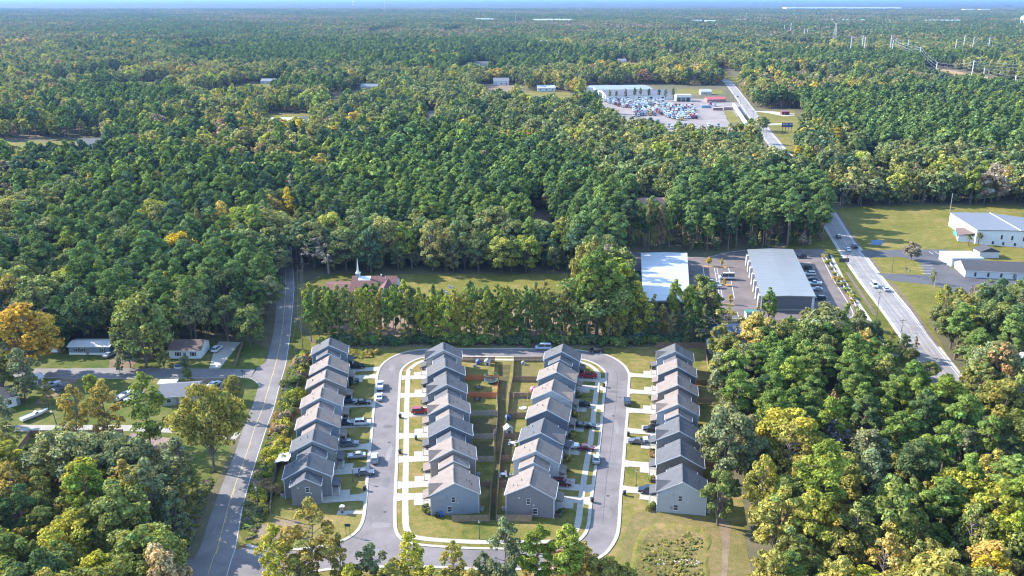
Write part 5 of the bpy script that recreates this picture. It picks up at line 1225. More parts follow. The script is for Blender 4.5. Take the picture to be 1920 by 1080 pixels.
def lattice():
    p = G(1564, 78, 12); p.z = 0; h = top_height(p.y, 44); o = empty('lattice_tower', p); b = 4.5; t = 1.2
    C = lambda z: [Vector((s * (b + (t - b) * z / h), q * (b + (t - b) * z / h), z)) for s, q in ((-1, -1), (1, -1), (1, 1), (-1, 1))]
    lv = [h * i / 8 for i in range(9)]
    for k in range(4): MB().tube(C(0)[k], C(h)[k], .35, .2, 4).build('leg', STEEL, o)
    for a, c in zip(lv, lv[1:]):
        m = MB(); A_, B_ = C(a), C(c)
        for k in range(4): m.tube(A_[k], B_[(k + 1) % 4], .16, None, 3); m.tube(B_[k], B_[(k + 1) % 4], .16, None, 3)
        m.build('bracing', STEEL, o)
    MB().box(-3.5, 3.5, -.3, .3, h - .4, h + .4).build('crossarm', WHITE, o); MB().tube((0, 0, h), (0, 0, h * 1.75), .25, .1, 5).build('mast', plain('mast_red', (.5, .2, .16)), o)
    tag(o, 'steel lattice tower with a thin mast in the far woods', 'tower')
lattice()
def water_tower(px, yb, top, r, label):
    p = G(px, yb, 14); p.z = 0; h = top_height(p.y, top); o = empty('water_tower', p)
    MB().lathe([(.01, h), (r * .6, h - r * .12), (r * .95, h - r * .45), (r, h - r * .8), (r * .9, h - r * 1.15), (r * .5, h - r * 1.4), (.3, h - r * 1.5)], 16).build('tank', WHITE, o)
    for k in range(6): a = k * math.pi / 3; MB().tube((r * .9 * math.cos(a), r * .9 * math.sin(a), 0), (r * .88 * math.cos(a), r * .88 * math.sin(a), h - r), .9, None, 6).build('leg', WHITE, o)
    MB().tube((0, 0, 0), (0, 0, h - r * 1.4), 1.6, None, 8).build('riser', WHITE, o); tag(o, label, 'water tower')
water_tower(1919, 46, 29, 15, 'white water tower at the right edge near the horizon'); water_tower(662, 9, 2.5, 16, 'tiny white water tower on the left horizon')
def mast(px, yb, top, label):
    p = G(px, yb, 14); p.z = 0; h = top_height(p.y, top); o = empty('radio_mast', p); MB().tube((0, 0, 0), (0, 0, h), 1.1, .5, 4).build('shaft', plain('mast_grey', (.6, .55, .55)), o); MB().lathe([(1.6, h * .98), (1.6, h)], 6).build('antenna', STEEL, o); tag(o, label, 'mast')
mast(722, 24, -6, 'tall thin radio mast standing on the horizon left of centre'); mast(966.5, 45, 27, 'thin pole in the far woods near the centre'); mast(1398, 42, 24, 'thin mast among the far white buildings'); mast(1426, 44, 29, 'second thin mast among the far white buildings'); mast(1488, 28, 8, 'faint mast near the long white far buildings')
# ------------------------------------------------------------------ other buildings
def wallmat(name, c, rough=.6): return plain('wall_' + name, c, rough, var=.06, scale=.5)
METAL_W, METAL_G = None, None
def metalroof(name, c, rot=0.0, sc=1.6):
    c = kc(c); m, nt, b = nodes_of(name); p = opos(nt)
    w = N(nt, 'ShaderNodeTexWave', wave_type='BANDS', bands_direction='Y', i_Scale=sc); nt.links.new(p, w.inputs['Vector'])
    f = noise(nt, p, .25, 4)
    col = mixc(nt, .6, c, ramp(nt, w.outputs['Fac'], [(0, (.74, .75, .77)), (.3, (1, 1, 1))]), 'MULTIPLY'); col = mixc(nt, .6, col, ramp(nt, f, [(.3, (.86, .86, .87)), (.7, (1.08, 1.08, 1.07))]), 'MULTIPLY')
    nt.links.new(col, b.inputs['Base Color']); b.inputs['Roughness'].default_value = .45; b.inputs['Metallic'].default_value = .15; bump(nt, b, w.outputs['Fac'], .4, .05); MATS[name] = m; return m
MR_WHITE = metalroof('white_metal_roof', (.55, .56, .57), sc=.12); MR_GREY = metalroof('grey_metal_roof', (.27, .275, .27), sc=.12)
def frame(A, B, depth):
    """local frame of a building: x along the near wall from A to B, y away from camera"""
    A, B = Vector(A), Vector(B); A.z = B.z = 0; L = (B - A).length; rz = math.atan2(B.y - A.y, B.x - A.x); return A, L, rz
def win_y(root, x, z, w, h, y=0.0, name='window', shutters=False):
    f = MB()
    for (a, b, c, e) in ((x - w / 2 - .1, x + w / 2 + .1, z - .1, z), (x - w / 2 - .1, x + w / 2 + .1, z + h, z + h + .1), (x - w / 2 - .1, x - w / 2, z, z + h), (x + w / 2, x + w / 2 + .1, z, z + h)): f.box(a, b, y - .07, y, c, e)
    o = f.build(name, TRIM, root); MB().box(x - w / 2, x + w / 2, y - .03, y, z, z + h).build('pane', GLASS_M, o)
    if shutters:
        for s in (-1, 1): MB().box(x + s * (w / 2 + .3) - .18, x + s * (w / 2 + .3) + .18, y - .06, y - .002, z - .05, z + h + .05).build('shutter', plain('shutter', (.03, .03, .035)), o)
def gable_house(name, A, B, depth, eave, ridge, wall, roof, label, cat='house', wins=(), door=None, over=.4, axis='x', group=None, skirt=None, shutters=False):
    A, L, rz = frame(A, B, depth); root = empty(name, A, rz)
    if axis == 'x':
        MB().prism([(0, 0), (depth, 0), (depth, eave), (depth / 2, ridge), (0, eave)], 0, L, axis='x').build('wall', wall, root)
        m = MB(); k = (ridge - eave) / (depth / 2)
        for s in (0, 1):
            y0, ym = (-over, depth / 2) if s == 0 else (depth + over, depth / 2); ze = eave - k * over
            m.prism([(y0, ze + .02), (ym, ridge + .02), (ym, ridge + .2), (y0, ze + .2)], -over, L + over, axis='x')
        r = m.build('roof', roof, root); MB().box(-over - .05, L + over + .05, -over - .06, -over - .002, eave - k * over - .02, eave - k * over + .19).build('fascia', TRIM, r)
    else:
        MB().prism([(0, 0), (L, 0), (L, eave), (L / 2, ridge), (0, eave)], 0, depth, axis='y').build('wall', wall, root)
        m = MB(); k = (ridge - eave) / (L / 2)
        for s in (0, 1):
            x0 = -over if s == 0 else L + over; ze = eave - k * over
            m.prism([(x0, ze + .02), (L / 2, ridge + .02), (L / 2, ridge + .2), (x0, ze + .2)], -over, depth + over, axis='y')
        r = m.build('roof', roof, root); t = MB()
        for s in (-1, 1):
            x0 = -over if s < 0 else L + over; t.prism([(x0, eave - k * over - .1), (L / 2, ridge - .1), (L / 2, ridge + .18), (x0, eave - k * over + .18)], -over - .06, -over - .002, axis='y')
        t.build('rake_trim', TRIM, r)
    if skirt: MB().box(-.04, L + .04, -.05, -.003, 0, .75).build('skirting', skirt, root)
    for (x, z, w, h) in wins: win_y(root, x, z, w, h, shutters=shutters)
    if door: 
        d = MB().box(door - .5, door + .5, -.06, 0, .1, 2.2).build('door', plain('house_door', (.2, .2, .22)), root); MB().tube((door + .35, -.1, 1.1), (door + .35, -.06, 1.1), .04, None, 6).build('handle', STEEL, d)
    return tag(root, label, cat, group)
# --- warehouses
def warehouse(c4, H, roofm, wall, label, piers=None, portico=False):
    P = [G(x, y, H) for x, y in c4]          # near-left, near-right, far-right, far-left roof corners
    o_ = P[0].copy(); o_.z = 0; root = empty('warehouse', o_); Q = [p - o_ for p in P]
    cen = sum(Q, Vector()) / 4
    ins = [Vector((cen.x + (q.x - cen.x) * .965, cen.y + (q.y - cen.y) * .975, 0)) for q in Q]
    m = MB()
    for i in range(4):
        a, b = ins[i], ins[(i + 1) % 4]; m.face([a, b, b + Vector((0, 0, H - .3)), a + Vector((0, 0, H - .3))])
    m.build('wall', wall, root)
    r = MB(); t = [Vector((q.x, q.y, H)) for q in Q]; bt = [Vector((q.x, q.y, H - .4)) for q in Q]; mid = [(t[0] + t[1]) / 2 + Vector((0, 0, .35)), (t[2] + t[3]) / 2 + Vector((0, 0, .35))]
    r.face([t[0], mid[0], mid[1], t[3]]); r.face([mid[0], t[1], t[2], mid[1]]); r.face([t[0], bt[0], bt[1], t[1], mid[0]]); r.face([t[2], bt[2], bt[3], t[3], mid[1]]); r.face([t[1], bt[1], bt[2], t[2]]); r.face([t[3], bt[3], bt[0], t[0]]); r.face(bt)
    r.build('roof', roofm, root)
    MB().box(0, 1, -.1, 0, 0, .5).v
    b0, b1 = ins[0], ins[1]; bm = MB(); n = Vector((0, -.06, 0)); bm.face([b0 + n, b1 + n, b1 + n + Vector((0, 0, .7)), b0 + n + Vector((0, 0, .7))]); bm.build('plinth', CONC, root)
    if piers:
        for i in range(piers):
            f = (i + .5) / piers; p = ins[0].lerp(ins[3], f); MB().box(-1.1, -.05, -.5, .5, 0, H - 1.2).build('pier', WHITE, root).location = p
            q = ins[0].lerp(ins[3], f + .5 / piers); MB().box(-.12, -.03, -1.6, 1.6, .1, 3.6).build('roller_door', plain('roller_grey', (.4, .4, .41)), root).location = q
    if portico:
        for f in (0.01, .25, .5, .75, .98): MB().box(-.5, .5, -.5, .5, 0, H - .4).build('column', WHITE, root).location = t[1].lerp(t[2], f) * 1 + Vector((-.7, .6, -H))
        for f in (.15, .38, .62, .85): 
            q = ins[1].lerp(ins[2], f); MB().box(.02, .1, -1.6, 1.6, .4, 3.0).build('window', GLASS_M, root).location = q
    return tag(root, label, 'warehouse')
warehouse([(1205.5, 564.5), (1294, 565.5), (1288.7, 474), (1201.5, 474)], 6.0, MR_WHITE, wallmat('dark_grey', (.13, .13, .14)), 'long warehouse with a bright white metal roof')
warehouse([(1428, 556), (1530, 555.8), (1487, 467), (1401.3, 467.5)], 6.0, MR_GREY, wallmat('slate_grey', (.16, .155, .17)), 'long warehouse with a ribbed grey metal roof', piers=7, portico=True)
o = empty('utility_shed', G(1399, 599)); MB().box(0, 4.5, 0, 3, 0, 2.6).build('wall', WHITE, o); MB().box(-.2, 4.7, -.2, 3.2, 2.6, 2.8).build('roof', plain('shed_green', (.05, .2, .16)), o); MB().box(1.5, 2.4, -.06, 0, 0, 2.1).build('door', plain('shed_door', (.5, .5, .5)), o); tag(o, 'small white shed with a green roof below the warehouse lot', 'shed')
# --- gymnasium, long white hall, church annex to the east
WW = wallmat('white', (.74, .75, .76))
gA, gB = G(1828, 457), G(1990, 471); g0 = G(1778, 423)
dpt = (g0 - gA).length
def gym():
    A, L, rz = frame(gA, gB, 1); root = empty('gymnasium', A)
    x = (gB - gA); y = (g0 - gA); x.z = y.z = 0; H, R_ = 7.0, 8.3; up = lambda v, h: v + Vector((0, 0, h))
    O = Vector((0, 0, 0)); m = MB()
    m.face([O, x, up(x, H), up(x * .5, R_), up(O, H)]); m.face([y, up(y, H), up(y + x * .5, R_), up(y + x, H), y + x]); m.face([O, up(O, H), up(y, H), y]); m.face([x, x + y, up(x + y, H), up(x, H)]); m.build('wall', WW, root)
    r = MB(); e = .12
    for a, b in ((O, x * .5), (x, x * .5)):
        ha, hb = H + e, R_ + e; o1 = -y.normalized() * .5; o2 = y.normalized() * .5; r.face([up(a + o1, ha), up(b + o1, hb), up(b + y + o2, hb), up(a + y + o2, ha)]); r.face([up(a + o1, ha - .3), up(a + y + o2, ha - .3), up(a + y + o2, ha), up(a + o1, ha)]); r.face([up(a + o1, ha), up(a + o1, ha - .3), up(b + o1, hb - .3), up(b + o1, hb)])
    ro = r.build('roof', metalroof('gym_roof', (.19, .185, .20), sc=.35), root)
    c = MB(); c.tube(up(x * .5 - y.normalized() * .5, R_ + .16), up(x * .5 + y * 1.01, R_ + .16), .22, None, 4); c.build('ridge_cap', TRIM, ro)
    xd = x.normalized(); rzx = math.atan2(x.y, x.x)
    for i, u in enumerate((11, 15.5, 20.5, 25.5, 30, 36, 41)):
        w = MB().box(-.4, .4, -.1, .02, 3.3, 5.4).build('window', GLASS_M, root); w.location = xd * u; w.rotation_euler = (0, 0, rzx)
        if i < 5: w = MB().box(-.45, .45, -.1, .02, .5, 2.0).build('window', GLASS_M, root); w.location = xd * (u - 3.4); w.rotation_euler = (0, 0, rzx)
    yd = y.normalized(); n_ = -xd
    ax = MB(); ax.box(0, 7, 0, 14, 0, 3.2); a_ = ax.build('annex_wall', WW, root); a_.location = n_ * 7 + yd * 2; a_.rotation_euler = (0, 0, rzx)
    ar = MB(); ar.prism([(-.5, 3.0), (7, 4.6), (7, 4.8), (-.5, 3.2)], -.5, 14.5, axis='y'); b_ = ar.build('annex_roof', R_BROWN, root); b_.location = a_.location; b_.rotation_euler = a_.rotation_euler
    aw = MB(); aw.prism([(-1.6, 2.2), (0, 3.0), (0, 2.85), (-1.6, 2.05)], 2, 11, axis='y'); c_ = aw.build('awning', plain('awning_blue', (.05, .30, .52), .5), root); c_.location = a_.location; c_.rotation_euler = a_.rotation_euler
    tag(root, 'large white gymnasium with a low grey metal roof', 'gymnasium')
gym()
hall = gable_house('church_hall', G(1809, 520), G(1985, 528), 15, 3.1, 5.6, WW, R_DARK, 'long white hall with a dark shingle roof beside the car park', 'hall', wins=[(4 + 5.2 * i, .7, .9, 1.7) for i in range(7)], door=20)
o = empty('entrance_block', G(1783, 500), 0); MB().box(0, 14, 0, 12, 0, 3.6).build('wall', WW, o); MB().box(-.2, 14.2, -.2, 12.2, 3.6, 3.9).build('roof', MR_WHITE, o); MB().box(3, 5, -.06, 0, 0, 2.3).build('door', GLASS_M, o); tag(o, 'flat white entrance block at the left end of the hall', 'building')
o = empty('link_roof', G(1836, 484)); MB().box(-.0, 9, 0, 6, 0, 3).build('wall', WW, o); MB().prism([(-.5, 3), (9.5, 3), (4.5, 5)], -.5, 6.5).build('roof', R_DARK, o); tag(o, 'small gabled link between hall and gymnasium', 'building')
# --- church with steeple
def church():
    Hr, He = 7.6, 3.4; rl, rr = G(662.2, 517.8, Hr), G(743.8, 517, Hr); el = G(663, 551.5, He)
    hd = rl.y - el.y; L = rr.x - rl.x; org = Vector((rl.x, el.y + .4, 0)); root = empty('church', org); D = 2 * (hd - .4)
    cw = wallmat('church', (.72, .71, .70))
    MB().prism([(0, 0), (D, 0), (D, He), (D / 2, Hr), (0, He)], 0, L, axis='x').build('wall', cw, root)
    k = (Hr - He) / (D / 2); m = MB()
    for y0 in (-.4, D + .4): m.prism([(y0, He - k * .4), (D / 2, Hr), (D / 2, Hr + .18), (y0, He - k * .4 + .18)], -.4, L + .4, axis='x')
    r = m.build('roof', R_RED, root)
    # white roof patch, vents
    a = MB(); z = lambda y: Hr - k * (D / 2 - y) + .21
    a.face([(2.3, D / 2 - 2.6, z(D / 2 - 2.6)), (7.2, D / 2 - 2.6, z(D / 2 - 2.6)), (7.2, D / 2 - .15, z(D / 2 - .15)), (2.3, D / 2 - .15, z(D / 2 - .15))]); a.build('roof_patch', WHITE, r)
    MB().tube((13.2, D / 2 - 1.8, z(D / 2 - 1.8) - .3), (13.2, D / 2 - 1.8, z(D / 2 - 1.8) + 1.0), .16, None, 6).build('flue', WHITE, r); MB().box(11.1, 11.6, D / 2 - .25, D / 2 + .25, Hr, Hr + .8).build('vent_box', WHITE, r)
    # front cross gable
    gx, gw = 14.2, 4.6; m = MB(); m.prism([(gx - gw, 0), (gx + gw, 0), (gx + gw, He), (gx, Hr - .7), (gx - gw, He)], -4.2, D / 2 - 1); w = m.build('front_wing', cw, root)
    m = MB()
    for s in (-1, 1): m.prism([(gx, Hr - .65), (gx + s * (gw + .4), He - .3), (gx + s * (gw + .4), He - .12), (gx, Hr - .47)], -4.6, D / 2 - .8)
    m.build('wing_roof', R_RED, w)
    t = MB()
    for s in (-1, 1): t.prism([(gx, Hr - .78), (gx + s * (gw + .4), He - .42), (gx + s * (gw + .4), He - .1), (gx, Hr - .45)], -4.7, -4.602)
    t.build('rake_trim', TRIM, w)
    for x in (gx - 2, gx + 2): win_y(w, x, 1.0, 1.0, 1.8, -4.2)
    # lower west wing
    MB().box(-11, 0, 1.0, D - 3.0, 0, 3.0).build('west_wing_wall', cw, root); MB().prism([(.5, 2.9), (D / 2 - 1, 4.4), (D - 2.5, 2.9), (D - 2.5, 3.08), (D / 2 - 1, 4.6), (.5, 3.08)], -11.4, -.42, axis='x').build('west_wing_roof', R_RED, root)
    for i in range(4): win_y(root, 2 + i * 2.3, 1.0, 1.0, 1.5, 0)
    # steeple
    sx = 2.0; b = MB().box(sx - .8, sx + .8, D / 2 - .8, D / 2 + .8, Hr - .8, Hr + 1.3).build('steeple_base', WHITE, root); MB().box(sx - .98, sx + .98, D / 2 - .98, D / 2 + .98, Hr + 1.3, Hr + 1.5).build('cornice', TRIM, b)
    MB().box(sx - .5, sx + .5, D / 2 - .86, D / 2 - .8, Hr + .2, Hr + 1.0).build('louvre', plain('louvre', (.3, .3, .33)), b)
    MB().lathe([(.72, Hr + 1.5), (.4, Hr + 2.6), (.03, Hr + 7.6)], 8, 0, Matrix.Translation((sx, D / 2, 0))).build('spire', WHITE, root)
    tag(root, 'church with a red shingle roof and white steeple', 'church')
church()
for i, (x, y) in enumerate(((843, 540), (848, 542), (832, 548), (838, 552))):
    o = empty('headstone', G(x, y)); MB().box(-.5, .5, -.15, .15, .15, 1.1).prism([(-.5, 1.1), (.5, 1.1), (.3, 1.3), (-.3, 1.3)], -.15, .15).build('stone', plain('stone', (.6, .58, .55)), o); MB().box(-.7, .7, -.3, .3, 0, .15).build('plinth', CONC, o); tag(o, f'pale stone marker on the church field, {["farther left", "farther right", "nearer left", "nearer right"][i]} of four', 'headstone', 'stone markers on the church field')
# --- homes at the left
BW = wallmat('blue', (.16, .24, .32))
gable_house('trailer_home', G(130.5, 665), G(207, 665.5), 6.5, 3.0, 3.7, BW, plain('pale_roof', (.55, .53, .5), .7, var=.1), 'blue trailer home with white skirting by the side street', 'home', [(2.6, 1.1, .8, 1.2), (4.6, 1.1, .8, 1.2), (11.4, 1.1, .8, 1.2)], 6.2, skirt=WHITE, shutters=True)
gable_house('trailer_home', G(108, 661), G(129, 646), 4.5, 3.0, 3.6, WW, plain('grey_roof', (.4, .4, .4), .7), 'white trailer home behind the orange tree', 'home', [(3, 1.1, .8, 1.1)], 6, skirt=WHITE)
gable_house('trailer_home', G(-45, 662), G(16, 661), 6, 3.0, 3.6, WW, R_DARK, 'white home at the left edge of the picture', 'home', [(6, 1.1, .9, 1.1), (9, 1.1, .9, 1.1)], 4)
gable_house('white_cottage', G(318, 672.5), G(377, 672.5), 9, 3.0, 5.0, WW, R_BROWN, 'white cottage with a dark mottled roof under the trees', 'house', [(8.0, 1.0, 1.0, 1.3), (3, 1.0, 1, 1.3)], 5.2, shutters=True)
gable_house('ranch_house', G(301, 762), G(372, 757), 9.5, 3.0, 4.8, wallmat('sage', (.33, .35, .31)), plain('pale_shingle', (.17, .17, .185), .9, var=.1, scale=2), 'grey-roofed ranch house between the pine and the big tree', 'house', [(2.5, 1.0, 1.2, 1.2), (8, 1, 1.0, 1.2)], 5)
o = empty('carport', G(296, 735), .1); MB().box(0, 5.6, 0, 3.4, 2.5, 2.65).build('roof', WHITE, o)
for x in (.2, 5.4):
    for y in (.2, 3.2): MB().box(x - .06, x + .06, y - .06, y + .06, 0, 2.5).build('post', WHITE, o)
tag(o, 'flat white carport behind the grey-roofed ranch house', 'carport')
o = empty('water_tank', G(329, 722)); MB().lathe([(1.1, 0), (1.2, .8), (1.0, 1.6), (.3, 1.9), (.01, 1.95)], 12).build('tank', plain('tank_dark', (.05, .06, .07), .4), o); MB().tube((0, 0, 1.9), (0, 0, 2.1), .2, None, 8).build('lid', DARKMETAL, o); tag(o, 'dark round tank beside the white carport', 'tank')
gable_house('white_bungalow', G(-30, 778), G(34, 760), 9, 3.1, 4.8, WW, R_DARK, 'white house with a dark roof at the lower left edge', 'house', [(4, 1, 1, 1.3), (7, 1, 1, 1.3)], 9.3)
gable_house('storage_trailer', G(66, 726), G(82.5, 722), 4, 2.8, 3.2, WW, plain('trailer_top', (.6, .6, .6)), 'small white trailer beside the silver pickup', 'trailer', door=1.5)
o = empty('paddling_pool', G(336, 688)); MB().lathe([(1.6, 0), (1.65, .5), (1.5, .5)], 16).build('ring', WHITE, o); MB().lathe([(0, .4), (1.55, .4)], 16).build('water', plain('pool_dark', (.1, .15, .2), .1), o); tag(o, 'round white paddling pool in front of the white cottage', 'paddling pool')
# --- partly hidden buildings
BLUE_R = plain('blue_metal_roof', (.035, .12, .22), .45, var=.15)
gable_house('blue_roofed_shop', G(1342, 654), G(1490, 652), 14, 3.6, 5.0, WW, BLUE_R, 'long low shop with a dark blue roof behind the right row', 'shop', [(6 + 6 * i, 1, 1.4, 1.3) for i in range(6)], 3)
gable_house('blue_roofed_shed', G(1331, 664), G(1348, 664), 7, 2.6, 3.6, WW, plain('bright_blue_roof', (.10, .25, .55), .5, var=.15), 'small white shed with a bright blue roof beside the tall dark fence', 'shed', door=1.6)
gable_house('pale_blue_shed', G(1186, 634), G(1216, 634), 5, 2.4, 3.2, wallmat('paleblue', (.4, .55, .7)), plain('ice_roof', (.35, .48, .62), .5), 'pale blue shed among the pines above the right bend', 'shed', door=3)
gable_house('lodge', G(1184, 395), G(1254, 394), 11, 3.4, 6.0, wallmat('lodge', (.6, .58, .55)), plain('terracotta', (.72, .36, .25), .85, var=.25, scale=.6), 'lodge with a terracotta roof seen through the tall pines', 'house', [(4 + 4 * i, 1, 1.2, 1.5) for i in range(4)], 2)
gable_house('white_workshop', G(1921, 742), G(2010, 742), 15, 6.5, 8.0, wallmat('workshop', (.70, .68, .64)), MR_WHITE, 'tall white workshop at the right edge below the field', 'workshop', [(5, 2, 1.2, 1.5)], 10, axis='y')
gable_house('brick_house', G(456, 316), G(488, 317), 11, 4.2, 7.2, plain('brick_wall', (.15, .06, .05), .9, var=.2), R_BROWN, 'dark brick house half hidden in the left woods', 'house', [(4, 1, 1.2, 1.5)], 8, axis='y')
gable_house('pale_house', G(148, 282), G(194, 282), 12, 5.5, 8.5, wallmat('palehouse', (.55, .62, .72)), R_GREY, 'pale blue two-storey house far off in the left woods', 'house', [(5 + 5 * i, 1, 1.4, 1.8) for i in range(4)] + [(5 + 5 * i, 3.8, 1.2, 1.3) for i in range(4)], 2.2)
gable_house('white_house', G(508, 236), G(548, 236), 12, 4, 7, WW, plain('pale_roof2', (.6, .6, .58)), 'white house among yellow trees left of centre', 'house', [(6 + 6 * i, 1, 1.4, 1.6) for i in range(4)], 3)
gable_house('white_house', G(556, 232), G(578, 232), 11, 4, 6.5, WW, R_GREY, 'small white house right of the one among yellow trees', 'house', [(5, 1, 1.4, 1.6)], 2.5)
gable_house('pale_cottage', G(1612, 318), G(1646, 317), 10, 3.5, 6, wallmat('cottage', (.7, .66, .6)), plain('tan_roof', (.55, .48, .4), .8), 'pale cottage in the woods right of the highway', 'house', [(4, 1, 1.2, 1.4), (9, 1, 1.2, 1.4)], 6.5)
gable_house('dark_red_barn', G(1466, 215.5), G(1480, 215.5), 6, 3.6, 4.6, plain('barn_red', (.16, .025, .03), .7), plain('barn_roof', (.3, .12, .12)), 'dark red barn at the end of the far drive', 'barn', door=3)
# --- truck yard
yw = wallmat('yardwhite', (.74, .74, .73))
gable_house('long_warehouse', G(1136, 187.5), G(1262, 186.5), 60, 5.5, 8.5, yw, plain('dark_flat_roof', (.11, .105, .13), .8, var=.2, scale=.05), 'long white warehouse with a dark roof behind the truck yard', 'warehouse', [(12 + 14 * i, 1.2, 3, 2) for i in range(5)], 5)
gable_house('rear_warehouse', G(1118, 176.5), G(1224, 175.5), 55, 5.5, 7.0, yw, MR_GREY, 'pale roofed warehouse behind the dark roofed one', 'warehouse')
gable_house('white_block', G(1100, 181), G(1111, 181), 14, 10, 11, yw, plain('block_roof', (.65, .6, .55)), 'tall white block at the left end of the long warehouse', 'building', door=3)
o = empty('truck_workshop', G(1268, 190.5)); MB().box(0, .8, 0, 14, 0, 7).box(16.5, 17.3, 0, 14, 0, 7).box(.8, 16.5, 13, 14, 0, 7).box(.8, 16.5, 0, 1, 4.8, 7).build('wall', yw, o); MB().box(-.4, 17.7, -.4, 14.4, 7, 7.4).build('roof', plain('workshop_roof', (.6, .5, .48)), o)
for x in (5.5, 11): MB().box(x - .3, x + .3, 0, 1, 0, 4.8).build('pier', yw, o)
tag(o, 'white open-fronted workshop in the truck yard', 'workshop')
gable_house('red_roofed_office', G(1326, 192), G(1361, 191.5), 12, 3.4, 5.4, wallmat('office', (.35, .2, .18)), plain('bright_red_roof', (.55, .10, .09), .6), 'low office with a bright red roof in the truck yard', 'office', [(4 + 4 * i, 1, 1.5, 1.4) for i in range(4)], 2)
gable_house('pale_house', G(1314, 178), G(1334, 178), 12, 4, 6.5, wallmat('yardhouse', (.55, .52, .45)), plain('yardhouse_roof', (.42, .42, .43)), 'pale house behind the red-roofed office', 'house', [(4, 1, 1.4, 1.4)], 7)
gable_house('yellow_shop', G(1295, 158), G(1313, 158), 14, 4.5, 6, wallmat('yellow', (.72, .48, .12)), R_GREY, 'yellow fronted shop far behind the truck yard', 'shop', [(5, 1, 2, 2)], 10)
gable_house('white_depot', G(1396, 141), G(1417, 140.5), 16, 4, 5, yw, MR_WHITE, 'white depot beside the far end of the highway', 'depot', [(5, 1, 2, 1.5)], 12)
for i, (x0, x1, y, c, lb) in enumerate(((1315, 1334, 202.5, (.22, .33, .5), 'blue-grey'), (1337, 1355, 207, (.28, .13, .12), 'brown'), (1357, 1374, 206, (.33, .2, .16), 'rust coloured'))):
    A, B_ = G(x0, y), G(x1, y); o = empty('shipping_container', A); L = (B_ - A).length; m = MB().box(0, L, 0, 2.5, .15, 2.9)
    m.build('box', plain('cont%d' % i, c, .7), o); ri = MB()
    for k in range(int(L / .8)): ri.box(.2 + k * .8, .5 + k * .8, -.05, -.002, .3, 2.75)
    ri.build('corrugation', plain('cont%d' % i, c, .7), o); MB().box(-.03, L + .03, -.03, 2.53, 2.9, 3.0).build('lid', plain('cont_lid', (.55, .57, .6), .6), o); tag(o, f'{lb} container in the row below the red-roofed office', 'container', 'containers in the truck yard')
A, B_ = G(1375, 200), G(1399, 237); n = 8
for i in range(n):
    p, q = A.lerp(B_, i / n), A.lerp(B_, (i + .93) / n); o = empty('box_trailer', p, math.atan2((q - p).y, (q - p).x)); L = (q - p).length
    MB().box(0, L, -1.25, 1.25, .9, 3.6).build('box', WHITE, o); MB().box(.5, L - .5, -.5, .5, .6, .9).build('chassis', DARKMETAL, o)
    for x in (1.0, 2.2, L - 2): MB().tube((x, -1.2, .5), (x, 1.2, .5), .5, None, 8).build('axle', BLACK, o)
    tag(o, 'white box trailer in the line along the highway side of the truck yard', 'trailer', 'white box trailers along the yard edge')
# tractor units
def tractor_mesh():
    m = MB(); m.box(-3.2, 2.6, -.45, .45, .7, 1.0, 1)
    m.prism([(.2, 1.0), (3.1, 1.0), (3.15, 1.5), (2.9, 2.0), (1.6, 2.15), (1.3, 3.0), (.2, 3.0)], -1.2, 1.2, 'y', 0)
    m.prism([(-1.5, 1.0), (.2, 1.0), (.2, 3.0), (.1, 3.7), (-1.3, 3.75), (-1.5, 3.4)], -1.22, 1.22, 'y', 0)
    m.prism([(1.32, 2.9), (1.62, 2.2), (1.68, 2.2), (1.38, 2.9)], -1.05, 1.05, 'y', 2)
    for s in (-1, 1): m.box(.4, 1.2, s * 1.22 - .02, s * 1.22 + .02, 2.2, 2.85, 2)
    for x in (2.3, -2.0, -3.0):
        for s in (-1, 1): m.tube((x, s * .85, .5), (x, s * 1.2, .5), .5, None, 8, 1)
    for s in (-1, 1): m.tube((-.0, s * 1.3, 1.0), (-.0, s * 1.3, 3.9), .08, None, 5, 3)
    return m.mesh('tractor_unit', [PAINTM['white'], BLACK, GLASS_M, STEEL])
TRK = tractor_mesh(); ry = random.Random(5)
yard = [poly_world(c) for c in ([(1132, 190), (1215, 188), (1246, 191), (1244, 199), (1200, 204), (1160, 202)], [(1186, 203), (1222, 204), (1228, 217), (1188, 220)], [(1226, 196), (1300, 200), (1308, 224), (1268, 226), (1240, 216), (1228, 208)], [(1330, 192), (1352, 194), (1345, 200), (1318, 199)], [(1190, 228), (1390, 240), (1380, 256), (1240, 248)])]
tcount = 0
def add_truck(x, y, rz, col, lb, gp):
    o = put('tractor_unit', TRK, None, (x, y, .03), rz, PAINTM[col]); tag(o, lb, 'truck', gp)
CW = {'white': 'white', 'silver': 'silver', 'lightblue': 'pale blue', 'steel': 'blue-grey', 'red': 'red', 'maroon': 'dark red', 'blue': 'blue', 'yellow': 'yellow', 'navy': 'dark blue'}
